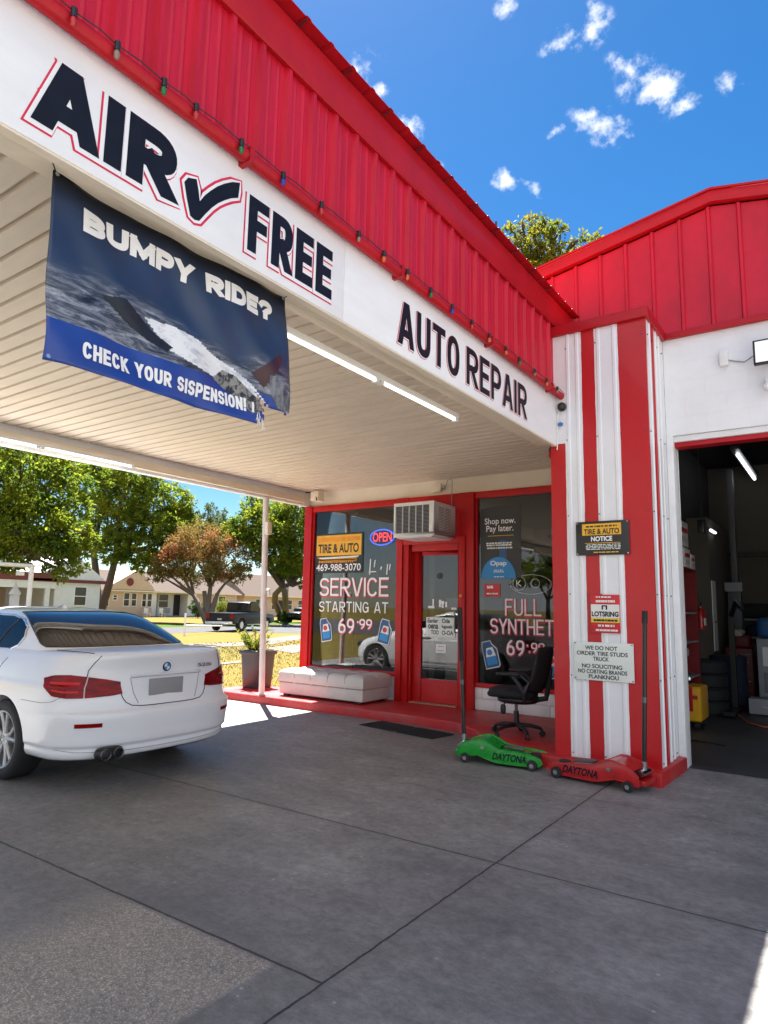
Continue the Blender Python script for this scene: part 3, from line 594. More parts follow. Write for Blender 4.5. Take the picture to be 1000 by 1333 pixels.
prof = [(-2.5, 6.64)] + [(x, 6.64 - d) for x, d in clad(0, (-2.30, -2.20, -1.975, -1.815))] + [(-1.5, 6.64)]
prof += [(-1.5 + d, y) for y, d in clad(0, (6.80, 6.93, 7.06, 7.2))] + [(-1.5, 7.40), (-2.5, 7.40)]
b = MB(); zs = [0.12, 1.0, 2.0, 3.0, 4.0, 4.465]; rz = random.Random(5)
b.grid([[(x, y, z) for x, y in prof] for z in zs], cv=True); b.build('cladding', stripe_mat(), pil, fix=True)
MB().box(-2.57, -1.465, 6.595, 7.37, 4.455, 4.56).build('pillar_cap', MT['red_trim'], pil, bev=0.006)
b = MB()
for z in (0.16, 0.9, 1.7, 2.5, 3.3, 4.3):
    for x in (-2.33, -2.155, -2.016, -1.777, -1.55): b.cyl((x + .012, 6.64, z), (x + .012, 6.630, z), .007, n=6)
    for y in (6.7, 6.9, 7.1, 7.3): b.cyl((-1.5, y, z), (-1.49, y, z), .007, n=6)
b.build('cladding_screw', MT['dark_steel'], pil)

# ------------------------------------------------------------------ platform
poly = [(-8.85, 8.30), (-8.85, 7.68), (-4.75, 7.68), (-4.15, 7.60), (-3.72, 7.30), (-3.42, 6.86), (-3.0, 6.56), (-2.5, 6.50), (-1.46, 6.44), (-1.42, 7.36), (-1.55, 7.40), (-2.45, 7.9), (-2.45, 8.74), (-7.79, 8.74), (-8.35, 8.74)]
b = MB(); b.prism(poly, lambda x, y: (x, y, -.01), (0, 0, .13)); struct(b.build('platform', MT['red_floor'], bev=.018, seg=3))

# ------------------------------------------------------------------ storefront
sf = thing('storefront', 'red-framed shop front with two painted windows and a glass door', 'shop front', (-5.2, 8.8, 0))
MB().box(-7.8, -2.45, 8.80, 8.92, 3.262, 3.56).build('header_wall', MT['cream'], sf)
b = MB().box(-7.8, -7.64, 8.72, 8.92, .02, 3.26).box(-7.64, -5.83, 8.74, 8.86, 3.155, 3.255).box(-7.64, -5.83, 8.74, 8.86, .475, .535)
b.box(-7.64, -7.61, 8.76, 8.84, .536, 3.154).box(-5.86, -5.83, 8.76, 8.84, .536, 3.154); b.build('left_window_frame', MT['red_paint'], sf, bev=.006)
b = MB().box(-4.47, -2.45, 8.74, 8.86, 3.155, 3.255).box(-4.47, -2.45, 8.74, 8.86, .43, .49).box(-4.47, -4.44, 8.76, 8.84, .49, 3.154); b.build('right_window_frame', MT['red_paint'], sf, bev=.006)
b = MB().box(-5.83, -5.60, 8.70, 8.92, .12, 3.254).box(-4.715, -4.47, 8.70, 8.92, .12, 3.254).box(-5.60, -4.715, 8.705, 8.92, 2.56, 3.25); b.build('door_surround', MT['red_paint'], sf, bev=.006)
b = MB().box(-5.80, -5.70, 8.672, 8.70, .125, 2.60).box(-4.70, -4.60, 8.672, 8.70, .125, 2.60).box(-5.70, -4.70, 8.672, 8.705, 2.50, 2.60); b.build('door_casing', MT['red_paint'], sf, bev=.005)
b = MB().box(-5.60, -5.565, 8.74, 8.9, .121, 2.559).box(-4.75, -4.715, 8.74, 8.9, .121, 2.559).box(-5.565, -4.75, 8.74, 8.9, 2.40, 2.559); b.build('door_jamb', MT['red_paint'], sf, bev=.004)
dr = MB().box(-5.562, -5.41, 8.80, 8.84, .135, 2.395).box(-4.78, -4.753, 8.80, 8.84, .135, 2.395).box(-5.41, -4.78, 8.80, 8.84, 2.335, 2.395).box(-5.41, -4.78, 8.80, 8.84, .135, .475).build('glass_door', MT['red_paint'], sf, bev=.005)
MB().box(-5.41, -4.78, 8.815, 8.823, .475, 2.335).build('door_glass', MT['window'], dr)
b = MB(); b.tube([(-4.80, 8.80, 1.18), (-4.80, 8.74, 1.18), (-4.80, 8.74, 1.48), (-4.80, 8.80, 1.48)], .012); b.build('door_handle', MT['dark_steel'], dr, smooth=True)
MB().cyl((-4.66, 8.672, 1.72), (-4.66, 8.655, 1.72), .022).build('door_bell', MT['orange'], sf)
MB().box(-5.56, -4.75, 8.70, 8.86, .118, .134).build('threshold', mat('worn_wood', (.4, .25, .15), .7), sf)
gl = MB().box(-7.61, -5.86, 8.795, 8.803, .536, 3.154).build('left_window_glass', MT['window'], sf)
gr = MB().box(-4.44, -2.45, 8.795, 8.803, .491, 3.154).build('right_window_glass', MT['window'], sf)
MB().box(-6.735, -6.725, 8.804, 8.83, .54, 3.15).build('glass_joint', MT['dark_steel'], sf)
MB().box(-7.64, -5.83, 8.78, 8.92, .02, .474).build('left_base_wall', MT['white_paint'], sf)
b = MB()
for r_, z0 in ((0, .121), (1, .275)):
    xs = [-4.555, -4.16, -3.76, -3.36, -2.96, -2.5] if r_ == 0 else [-4.555, -4.36, -3.96, -3.56, -3.16, -2.5]
    for i in range(len(xs) - 1): b.box(xs[i] + .002, xs[i+1] - .002, 8.75, 8.92, z0, z0 + .15)
b.build('right_base_wall', MT['white_paint'], sf, bev=.006)
# painted sale lettering on the glass
def glass_text(s, x0, x1, z0, z1, par, t, gap=.8, red=True, y=8.795):
    F_ = flatmap((x0, y, z0), *FX)
    if red: block_lettering(s, F_, x1 - x0, z1 - z0, t, MT['letter_red'], par, gap, .0012, 'red_shadow_lettering', shift=(.004, -.010), grow=.009)
    block_lettering(s, F_, x1 - x0, z1 - z0, t, MT['letter_white'], par, gap, .0024)
glass_text("SERVICE", -7.46, -6.03, 1.70, 2.005, gl, .036)
glass_text("STARTING AT", -7.46, -6.03, 1.435, 1.61, gl, .022, 1.1, False)
glass_text("69", -7.03, -6.70, 1.09, 1.335, gl, .034); glass_text("-99", -6.64, -6.34, 1.17, 1.335, gl, .025)
glass_text("FULL", -4.02, -3.48, 1.45, 1.685, gr, .024, .9); glass_text("SYNTHETIC", -4.25, -3.13, 1.195, 1.405, gr, .024, .7)
glass_text("69", -4.0, -3.735, .90, 1.115, gr, .028); glass_text("-.99", -3.70, -3.44, .955, 1.09, gr, .018)
b = MB(); rr_ = random.Random(4)
for x, z, h in ((-6.42, 2.05, .26), (-6.33, 2.17, .12), (-6.2, 2.13, .05), (-6.08, 2.05, .17), (-6.03, 2.12, .10)): b.add([(x, 8.793, z), (x + .02, 8.793, z), (x + .035, 8.793, z + h), (x + .015, 8.793, z + h)], [(0, 1, 2, 3)])
b.add([(-6.43, 8.793, 2.085), (-6.28, 8.793, 2.095), (-6.28, 8.793, 2.11), (-6.43, 8.793, 2.10)], [(0, 1, 2, 3)]); b.build('worn_lettering', MT['letter_white'], gl, fix=False)
b = MB()
for x0, x1, z0, z1 in ((-5.30, -5.19, 1.53, 1.565), (-5.225, -5.20, 1.565, 1.67), (-5.11, -5.07, 1.55, 1.66), (-5.07, -5.02, 1.60, 1.64), (-5.06, -5.03, 1.54, 1.60), (-5.0, -4.97, 1.55, 1.63), (-4.90, -4.81, 1.515, 1.545)): b.box(x0, x1, 8.811, 8.8145, z0, z1)
b.build('worn_lettering', MT['letter_white'], dr, fix=False)
b = MB()
for cx, r1 in ((-3.80, .095), (-3.56, .06)): b.tube([(cx + r1 * math.cos(t * .2618), 8.792, 1.90 + r1 * math.sin(t * .2618)) for t in range(24)], .0032, n=5, closed=True)
b.tube([(-3.63 + .30 * math.cos(t * .2094), 8.792, 1.885 + .135 * math.sin(t * .2094)) for t in range(30)], .003, n=5, closed=True)
b.build('painted_ovals', MT['letter_white'], gr, fix=False)
lettering("K", (-3.845, 8.795, 1.86), *FX, .08, .08, MT['letter_white'], gr)
# shop box and interior shell
MB().box(-7.8, -7.68, 8.93, 13.9, 0, 3.6).build('side_wall', MT['stucco_tan'], sf)
MB().box(-7.8, -2.4, 13.9, 14.0, 0, 3.6).build('back_wall', MT['interior_wall'], sf)
MB().box(-7.67, -2.45, 8.94, 13.89, 3.30, 3.34).build('shop_ceiling', MT['interior_wall'], sf)
MB().box(-7.67, -2.45, 8.94, 13.89, .10, .13).build('shop_floor', mat('shop_floor_tile', (.22, .20, .18), .4), sf)
MB().box(-5.75, -5.65, 9.6, 13.89, .131, 3.299).build('partition_wall', MT['interior_wall'], sf)
MB().box(-8.0, -2.56, 7.9, 14.1, 3.72, 3.80).build('shop_roof', MT['red_trim'], sf)

# ------------------------------------------------------------------ service bay
bay = thing('service_bay', 'white block garage bay with red metal gable and open dark doorway', 'garage', (0.5, 7.5, 0))
GY = 7.40
blk = mat('white_painted_block', (.80, .80, .81), .6, var=.06, scale=3)
t = blk.node_tree; bs = t.nodes['Principled BSDF']; br = t.nodes.new('ShaderNodeTexBrick'); br.inputs['Scale'].default_value = 1.0
br.inputs['Brick Width'].default_value = .4; br.inputs['Row Height'].default_value = .2; br.inputs['Mortar Size'].default_value = .004; br.inputs['Mortar Smooth'].default_value = .6
for k in ('Color1', 'Color2'): br.inputs[k].default_value = (1, 1, 1, 1)
br.inputs['Mortar'].default_value = (0, 0, 0, 1)
cx = t.nodes.new('ShaderNodeTexCoord'); sx = t.nodes.new('ShaderNodeSeparateXYZ'); cb = t.nodes.new('ShaderNodeCombineXYZ'); t.links.new(cx.outputs['Object'], sx.inputs[0]); t.links.new(sx.outputs[0], cb.inputs[0]); t.links.new(sx.outputs[2], cb.inputs[1]); t.links.new(cb.outputs[0], br.inputs['Vector'])
bp = t.nodes.new('ShaderNodeBump'); bp.inputs['Strength'].default_value = .35; bp.inputs['Distance'].default_value = .01; t.links.new(br.outputs['Color'], bp.inputs['Height']); t.links.new(bp.outputs[0], bs.inputs['Normal'])
MB().box(-1.498, 4.2, GY, GY + .2, 3.40, 4.505).box(2.7, 4.2, GY, GY + .2, 0, 3.398).build('front_wall', blk, bay)
MB().box(-1.498, -1.43, GY - .02, GY + .22, 0.0, 3.398).box(-1.43, 2.7, GY + .02, GY + .22, 3.335, 3.398).box(2.62, 2.698, GY - .02, GY + .22, 0, 3.33).build('door_trim', MT['white_paint'], bay, bev=.006)
MB().box(-1.43, 2.62, GY + .05, GY + .2, 3.285, 3.333).build('door_header', MT['red_trim'], bay)
PK, PZ, EZL, EZR, XL, XR = -0.94, 5.86, 4.95, 4.82, -6.0, 4.25
slope = lambda x: PZ - (PK - x) * .178 if x < PK else PZ - (x - PK) * .205
b = MB(); xs = [(XL, 0)]; x = XL + .1
while x < XR - .05:
    xs += [(x - .026, 0), (x - .012, .026), (x + .012, .026), (x + .026, 0), (x + .145, 0)]; x += .2895
xs = sorted(set(xs + [(PK, 0)] + [(XR, 0)]))
b.grid([[(x, GY - .03 - d, 4.512) for x, d in xs], [(x, GY - .03 - d, slope(x)) for x, d in xs]]); b.build('gable_cladding', MT['red_metal'], bay, fix=False)
MB().box(XL, XR, GY - .028, GY + .17, 4.51, 4.9).build('gable_core', MT['red_trim'], bay)
MB().box(-1.47, XR, GY - .062, GY - .002, 4.47, 4.53).build('base_trim', MT['red_trim'], bay, bev=.005)
b = MB()
for x0, x1 in ((XL - .1, PK), (PK, XR + .1)):
    b.prism([(x0, slope(x0) + .02), (x1, slope(x1) + .02), (x1, slope(x1) + .15), (x0, slope(x0) + .15)], lambda a, c: (a, GY - .10, c), (0, .08, 0))
b.build('rake_trim', MT['red_trim'], bay, bev=.006)
b = MB()
for x0, x1 in ((XL - .1, PK), (PK, XR + .1)):
    b.prism([(x0, slope(x0) + .152), (x1, slope(x1) + .152), (x1, slope(x1) + .175), (x0, slope(x0) + .175)], lambda a, c: (a, GY - .12, c), (0, 8.3, 0))
b.build('bay_roof', MT['red_trim'], bay)
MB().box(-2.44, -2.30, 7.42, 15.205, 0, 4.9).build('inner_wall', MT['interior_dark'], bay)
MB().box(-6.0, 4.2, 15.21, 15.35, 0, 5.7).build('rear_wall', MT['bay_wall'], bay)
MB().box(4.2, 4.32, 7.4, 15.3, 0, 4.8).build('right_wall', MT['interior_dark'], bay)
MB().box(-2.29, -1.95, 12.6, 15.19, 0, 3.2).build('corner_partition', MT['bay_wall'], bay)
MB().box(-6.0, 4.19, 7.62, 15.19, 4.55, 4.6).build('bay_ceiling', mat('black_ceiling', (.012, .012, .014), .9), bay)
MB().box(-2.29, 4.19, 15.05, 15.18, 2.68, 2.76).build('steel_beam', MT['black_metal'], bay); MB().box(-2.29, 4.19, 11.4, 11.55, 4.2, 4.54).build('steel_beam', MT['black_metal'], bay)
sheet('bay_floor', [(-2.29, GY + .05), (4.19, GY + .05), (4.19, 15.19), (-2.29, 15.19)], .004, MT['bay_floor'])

# ------------------------------------------------------------------ banner
BT = [Vector((-2.60, 1.265, 3.295)), Vector((-2.60, 2.668, 3.318)), Vector((-2.60, 1.297, 2.486)), Vector((-2.60, 2.735, 2.515))]
def BP(u, v, dn=0.0):
    p = BT[0] * (1-u) * v + BT[1] * u * v + BT[2] * (1-u) * (1-v) + BT[3] * u * (1-v)
    w = .022 * math.sin(7*u + 3*v) * (1 - v * .7) + .008 * math.sin(17*u - 6*v + 1) + .014 * (1-v) * math.sin(9*v + 11*u) + .004 * math.sin(31*u + 13*v)
    p.z -= .02 * math.sin(math.pi * u) * v * v
    return p + Vector((w + dn, 0, 0))
ban = thing('banner', 'torn dark blue BUMPY RIDE vinyl banner hanging under the canopy', 'banner', (-2.6, 2.0, 2.486))
def inside(p, poly):
    c = False; n = len(poly)
    for i in range(n):
        (x0, y0), (x1, y1) = poly[i], poly[i-1]
        if (y0 > p[1]) != (y1 > p[1]) and p[0] < (x1-x0) * (p[1]-y0) / (y1-y0) + x0: c = not c
    return c
TEAR = [(.825, -.1), (.835, .01), (.868, .05), (.862, .11), (.815, .225), (.865, .165), (.90, .14), (1.02, .128), (1.02, -.1)]
bm_, t, bs = nodes('banner_print'); L = t.links.new
uvn = t.nodes.new('ShaderNodeUVMap'); sp = t.nodes.new('ShaderNodeSeparateXYZ'); L(uvn.outputs[0], sp.inputs[0])
mp = t.nodes.new('ShaderNodeMapping'); mp.inputs['Scale'].default_value = (3, 9, 1); mp.inputs['Rotation'].default_value = (0, 0, -.35); L(uvn.outputs[0], mp.inputs[0])
n1 = t.nodes.new('ShaderNodeTexNoise'); n1.inputs['Scale'].default_value = 2.6; n1.inputs['Detail'].default_value = 10; n1.inputs['Roughness'].default_value = .75; n1.inputs['Distortion'].default_value = .8; L(mp.outputs[0], n1.inputs[0])
n2 = t.nodes.new('ShaderNodeTexNoise'); n2.inputs['Scale'].default_value = 3.2; n2.inputs['Detail'].default_value = 4; L(uvn.outputs[0], n2.inputs[0])
def rp(v, stops, interp='LINEAR'):
    r = t.nodes.new('ShaderNodeValToRGB'); r.color_ramp.interpolation = interp; e = r.color_ramp.elements
    while len(e) < len(stops): e.new(.5)
    for k, (p, c) in enumerate(stops): e[k].position = p; e[k].color = (*c, 1)
    L(v, r.inputs[0]); return r.outputs[0]
def mxc(f, a, b_):
    n = t.nodes.new('ShaderNodeMix'); n.data_type = 'RGBA'
    for i, v in ((0, f), (6, a), (7, b_)):
        if isinstance(v, tuple): n.inputs[i].default_value = (*v, 1)
        else: L(v, n.inputs[i])
    return n.outputs[2]
night = mxc(n2.outputs[0], (.010, .018, .045), (.034, .062, .14))
rock = rp(n1.outputs[0], [(.36, (.010, .012, .02)), (.47, (.06, .07, .10)), (.56, (.22, .24, .28)), (.68, (.5, .52, .55))])
w2 = t.nodes.new('ShaderNodeMath'); w2.operation = 'MULTIPLY_ADD'; w2.inputs[1].default_value = .30; L(n2.outputs[0], w2.inputs[0]); L(sp.outputs[1], w2.inputs[2])
w3 = t.nodes.new('ShaderNodeMath'); w3.operation = 'MULTIPLY_ADD'; w3.inputs[1].default_value = .12; L(sp.outputs[0], w3.inputs[0]); L(w2.outputs[0], w3.inputs[2])
rm = rp(w3.outputs[0], [(.60, (1, 1, 1)), (.72, (0, 0, 0))])
col = mxc(rm, night, rock)
top = rp(sp.outputs[1], [(.86, (0, 0, 0)), (.97, (1, 1, 1))]); col = mxc(top, col, (.006, .007, .012))
band = rp(sp.outputs[1], [(.0, (1, 1, 1)), (.222, (0, 0, 0))], 'CONSTANT'); bandc = mxc(n2.outputs[0], (.012, .035, .20), (.022, .075, .36)); col = mxc(band, col, bandc)
L(col, bs.inputs['Base Color']); bs.inputs['Roughness'].default_value = .32
nu, nv = 84, 50; vs = [BP(i / nu, j / nv) for i in range(nu+1) for j in range(nv+1)]
fs = [(i*(nv+1)+j, (i+1)*(nv+1)+j, (i+1)*(nv+1)+j+1, i*(nv+1)+j+1) for i in range(nu) for j in range(nv) if not inside(((i+.5)/nu + .008*math.sin(j*2.1), (j+.5)/nv + .012*math.sin(i*3.3)), TEAR)]
b = MB(); b.add(vs, fs); cl = b.build('banner_cloth', bm_, ban, smooth=True, fix=False, solid=.002)
me = cl.data; uvl = me.uv_layers.new(name='UVMap')
for lp in me.loops:
    k = lp.vertex_index; uvl.data[lp.index].uv = (k // (nv+1) / nu, k % (nv+1) / nv)
def banner_poly(poly, m, dn, name='printed_shape'):
    from mathutils.geometry import tessellate_polygon
    # dense triangles so that the print follows the folds of the cloth
    b = MB(); us = [p[0] for p in poly]; vv = [p[1] for p in poly]; n = 46
    du = (max(us)-min(us)) / n; dv = (max(vv)-min(vv)) / n
    for i in range(n):
        for j in range(n):
            u, v = min(us) + i*du, min(vv) + j*dv
            if inside((u+du/2, v+dv/2), poly) and not inside((u+du/2, v+dv/2), TEAR):
                b.add([BP(u, v, dn), BP(u+du, v, dn), BP(u+du, v+dv, dn), BP(u, v+dv, dn)], [(0, 1, 2, 3)])
    return b.build(name, m, cl, fix=True, smooth=True)
M_PW = mat('print_white', (.78, .79, .80), .35, rgb2=(.42, .45, .50), vth=(.34, .52), scale=9, stretch=(1, 1, 2))
banner_poly([(.33, .435), (.37, .445), (.45, .452), (.55, .43), (.62, .375), (.72, .33), (.80, .265), (.875, .165), (.865, .135), (.80, .155), (.74, .225), (.66, .215), (.60, .235), (.50, .26), (.43, .29), (.40, .34), (.37, .37)], M_PW, .003)
banner_poly([(.17, .45), (.25, .485), (.36, .37), (.44, .315), (.42, .275), (.34, .30), (.25, .36)], mat('print_charcoal', (.016, .018, .024), .35, var=.4, scale=14), .0035)
banner_poly([(.62, .22), (.67, .30), (.73, .285), (.80, .20), (.87, .15), (.86, .10), (.80, .06), (.74, .13), (.68, .17)], mat('print_tread', (.26, .25, .22), .35, rgb2=(.02, .022, .03), vth=(.46, .54), scale=30), .004)
banner_poly([(.80, .34), (.95, .55), (.96, .50), (.86, .26)], mat('print_maroon', (.06, .018, .022), .35, var=.3, scale=10), .003)
banner_poly([(.88, .36), (.93, .36), (.995, .26), (.995, .14), (.94, .15), (.89, .25)], mat('print_dust', (.20, .21, .24), .35, rgb2=(.03, .035, .06), vth=(.42, .6), scale=22, stretch=(1, 1, .4)), .0034)
def banner_text(s, u0, u1, v0, v1, t, gap):
    w, h = (u1-u0) * 1.41, (v1-v0) * .81
    return block_lettering(s, lambda a, b, dn: BP(u0 + a / 1.41, v0 + b / .81, dn), w, h, t, MT['letter_white'], cl, gap, .005, 'banner_lettering')
banner_text("BUMPY RIDE?", .104, .914, .765, .898, .033, .2)
banner_text("CHECK YOUR SISPENSION!", .106, .772, .062, .150, .0155, .36)
banner_text("I", .80, .812, .07, .14, .015, .3)
b = MB()
for u, v in ((.012, .985), (.988, .985), (.012, .02), (.985, .14)): b.lathe([(.004, 0), (.009, 0), (.009, .003), (.004, .003)], BP(u, v, .002), 'X', 12)
b.build('eyelet', MT['chrome'], ban)
b = MB(); b.tube([BP(.012, .985), (-2.6, 1.25, 3.36), (-2.6, 1.25, 3.49)], .003, 5); b.tube([BP(.988, .985), (-2.6, 2.70, 3.35), (-2.63, 2.72, 3.42)], .003, 5); b.build('hanging_cord', MT['wire'], ban)
b = MB(); rf = random.Random(8)
for i in range(9):
    u = .825 + .035 * rf.random(); p = BP(u, .01 + rf.random() * .08, .002); b.tube([p, p + Vector((.004, rf.uniform(-.01, .02), -.03 * rf.random() - .02)), p + Vector((.008, rf.uniform(-.02, .03), -.04 - .03 * rf.random()))], .0016, 4)
b.build('frayed_threads', MT['letter_white'], ban)

# ------------------------------------------------------------------ lamps under the canopy
def tube_light(label, x, y0, y1, z, n, grp='tube lights under the canopy'):
    r = thing('tube_light', label, 'light', (x, (y0+y1)/2, z), 0, grp)
    MB().box(x-.026, x+.026, y0, y1, z+.030, z+.075).build('lamp_housing', MT['white'], r, bev=.006)
    l = (y1-y0) / n
    for k in range(n):
        MB().cyl((x, y0+k*l+.05, z+.022), (x, y0+(k+1)*l-.05, z+.016), .0115, n=12).build('lamp_tube', MT['tube_lit'], r, smooth=True)
        MB().box(x-.018, x+.018, y0+k*l+.01, y0+k*l+.05, z-.002, z+.032).box(x-.018, x+.018, y0+(k+1)*l-.05, y0+(k+1)*l-.01, z-.002, z+.032).build('lamp_holder', MT['white'], r)
    return r
tube_light('long white tube light under the canopy behind the AUTO lettering', -2.80, 1.45, 5.12, 3.19, 3)
tube_light('white tube light along the far outer edge of the canopy over the car', -7.60, -1.1, 5.12, 3.27, 5)

# ------------------------------------------------------------------ string lights
def bulb_mat(n, c, e): return mat(n, c, .25, var=.1, spec=.6, emit=c, estr=e)
BM_ = dict(r=bulb_mat('red_bulb', (.45, .015, .015), .01), g=bulb_mat('green_bulb', (.01, .13, .03), .01), b=bulb_mat('blue_bulb', (.01, .035, .3), .01), o=bulb_mat('orange_bulb', (.55, .11, .015), .01), c=bulb_mat('clear_bulb', (.25, .17, .13), .01))
stl = thing('string_lights', 'string of coloured bulbs clipped along the top of the white fascia', 'string lights', (-2.35, 3.7, 3.7))
b = MB(); ys = [-1.5, -.6, .3, .9, 1.157, 1.345, 1.575, 1.751, 2.031, 2.33, 2.643, 2.998, 3.267, 3.548, 3.86, 4.174, 4.496, 4.81, 5.139, 5.433, 5.789, 6.1, 6.392]
cs = "rgbo" + "rcgrgbrcoogbroogcoc"
b.tube([q for i, y in enumerate(ys) for q in ((-2.336, y, 3.808), (-2.34, y + .12, 3.822))] + [(-2.336, 6.65, 3.80), (-2.36, 6.67, 3.70)], .0028, 6); b.build('wire', MT['wire'], stl, smooth=True)
for y, c in zip(ys, cs):
    s_ = .5 if c == 'c' and y > 2.7 else .6
    p = Vector((-2.325, y, 3.785)); bl = MB()
    prof = [(.004, -.088), (.012, -.083), (.019, -.068), (.022, -.05), (.019, -.032), (.013, -.018), (.012, -.012)]
    bl.lathe([(r * s_, z * s_) for r, z in prof], p, 'Z', 12)
    o = bl.build('bulb', BM_[c], stl, smooth=True)
    MB().cyl(p + Vector((0, 0, -.014)), p + Vector((0, 0, .026)), .0125, n=10).build('bulb_socket', MT['black'], o, smooth=True)
st2 = thing('string_lights', 'short loose end of string lights hanging under the canopy corner by the pillar', 'string lights', (-2.7, 7.2, 3.2))
b = MB(); b.tube([(-2.62, 6.95, 3.36), (-2.66, 7.05, 3.30), (-2.62, 7.3, 3.14), (-2.56, 7.6, 3.08), (-2.52, 7.75, 3.18), (-2.52, 7.75, 3.40)], .005, 6); b.tube([(-2.66, 7.05, 3.30), (-2.60, 7.35, 3.26), (-2.54, 7.7, 3.24)], .005, 6); b.build('wire', MT['wire'], st2, smooth=True)
for p, c in (((-2.66, 7.05, 3.31), 'r'), ((-2.60, 7.42, 3.14), 'o')):
    o = MB().lathe([(.004, -.088), (.012, -.083), (.019, -.068), (.022, -.05), (.019, -.032), (.013, -.018)], p, 'Z', 12).build('bulb', BM_[c], st2, smooth=True)
    MB().cyl(Vector(p) + Vector((0, 0, -.02)), Vector(p) + Vector((0, 0, .03)), .015, n=10).build('bulb_socket', MT['black'], o, smooth=True)
MB().cyl((-2.52, 7.75, 3.12), (-2.52, 7.75, 3.22), .02, n=10).build('wire_plug', MT['black'], st2)

# ------------------------------------------------------------------ camera, flood light on the wall
c = thing('security_camera', 'small black security camera at the corner of the fascia and pillar', 'camera', (-2.37, 6.63, 3.66))
MB().cyl((-2.42, 6.64, 3.665), (-2.375, 6.62, 3.665), .035, n=16).build('mount', MT['white'], c, smooth=True)
b = MB(); b.ball((-2.36, 6.61, 3.66), .048, 16); b.build('camera_head', MT['black'], c, smooth=True)
MB().cyl((-2.345, 6.57, 3.65), (-2.34, 6.56, 3.648), .02, n=14).build('lens', MT['dark_glass'], c)
b = MB(); b.tube([(-2.40, 6.63, 3.64), (-2.412, 6.60, 3.5), (-2.41, 6.61, 3.35), (-2.415, 6.60, 3.20)], .006, 6); b.build('cable', MT['white'], c, smooth=True)
b = MB(); b.tube([(-2.405, 6.60, 3.47), (-2.38, 6.62, 3.48), (-2.36, 6.63, 3.475)], .014, 8); b.ball((-2.38, 6.62, 3.478), .022, 8); tag(b.build('cable_clip', mat('blue_plastic', (.03, .16, .5), .4), smooth=True), 'small blue plastic cable clip on the fascia end below the camera', 'clip')
fl = thing('flood_light', 'black framed flood light on the white block wall above the garage door', 'flood light', (-.50, 7.38, 4.09))
MB().box(-.625, -.34, 7.20, 7.255, 3.965, 4.215).build('housing', MT['black_metal'], fl, bev=.008)
MB().box(-.605, -.36, 7.193, 7.199, 3.985, 4.195).build('lens', mat('frosted_lens', (.82, .82, .80), .25, emit=(1, 1, .98), estr=.06), fl)
MB().box(-.52, -.44, 7.255, 7.40, 4.06, 4.12).build('bracket', MT['black_metal'], fl)
b = MB(); b.tube([(-.62, 7.30, 4.10), (-.72, 7.37, 4.07), (-.80, 7.385, 4.10), (-.88, 7.385, 4.13)], .007, 6); b.build('cable', MT['grey'], fl, smooth=True)
tag(MB().box(-.945, -.865, 7.345, 7.40, 4.065, 4.225).build('junction_box', MT['white'], bev=.008), 'small white junction box on the block wall left of the flood light', 'electrical box')
s_ = thing('motion_sensor', 'white motion sensor on the block wall below the flood light', 'sensor', (-.52, 7.38, 3.75))
MB().box(-.545, -.49, 7.34, 7.40, 3.76, 3.86).build('base', MT['white'], s_, bev=.006); b = MB(); b.ball((-.52, 7.31, 3.76), .05, 12); b.build('sensor_head', MT['white'], s_, smooth=True)

# ------------------------------------------------------------------ signs on the pillar
SGY = 6.622
def sign(name, label, x0, x1, z0, z1, m, y=SGY, th=.006):
    r = thing(name, label, 'sign', ((x0+x1)/2, y, z0)); MB().box(x0, x1, y - th, y, z0, z1).build('panel', m, r, bev=.0015); return r
def bars(par, m, x0, x1, zs, y, h=.009, seed=1, name='fine_print', gap=.012):
    b = MB(); q = random.Random(seed)
    for z in zs:
        x = x0 + q.uniform(0, .02)
        while x < x1 - .01:
            w = q.uniform(.012, .05); e = min(x + w, x1); b.add([(x, y, z), (e, y, z), (e, y, z + h), (x, y, z + h)], [(0, 1, 2, 3)]); x = e + gap * q.uniform(.4, 1)
    return b.build(name, m, par, fix=False)
Y2 = SGY - .006
s1 = sign('notice_sign', 'black TIRE & AUTO NOTICE sign on the pillar, highest of the three', -2.24, -1.715, 2.085, 2.425, MT['sign_black'])
MB().box(-2.175, -1.79, Y2 - .002, Y2, 2.285, 2.40).build('orange_panel', MT['amber'], s1)
lettering("TIRE & AUTO", (-2.155, Y2 - .002, 2.295), *FX, .345, .052, MT['sign_black'], s1, .03, .002)
bars(s1, MT['sign_black'], -2.14, -1.83, [2.365], Y2 - .004, .016, 3)
lettering("NOTICE", (-2.085, Y2, 2.225), *FX, .205, .045, MT['letter_white'], s1, .04, .002)
MB().box(-2.15, -1.80, Y2 - .002, Y2, 2.203, 2.208).build('orange_rule', MT['amber'], s1)
bars(s1, MT['sign_white'], -2.145, -1.80, [2.185, 2.17, 2.155, 2.14], Y2 - .002, .008, 5); bars(s1, MT['amber'], -2.08, -1.82, [2.108], Y2 - .002, .010, 6)
b = MB()
for x in (-2.225, -1.73):
    for z in (2.10, 2.41): b.cyl((x, Y2, z), (x, Y2 - .004, z), .007, n=8)
b.build('sign_screw', MT['chrome'], s1)
s2 = sign('notice_sign', 'narrow red, white and yellow LOTSRING notice on the pillar, middle of three', -2.11, -1.825, 1.325, 1.695, MT['sign_red'])
MB().box(-2.105, -1.83, Y2 - .0015, Y2, 1.47, 1.60).build('white_panel', MT['white'], s2); MB().box(-2.105, -1.83, Y2 - .0015, Y2, 1.425, 1.468).build('yellow_panel', MT['yellow'], s2)
lettering("LOTSRING", (-2.095, Y2 - .0015, 1.485), *FX, .255, .045, MT['navy'], s2, .04, .002)
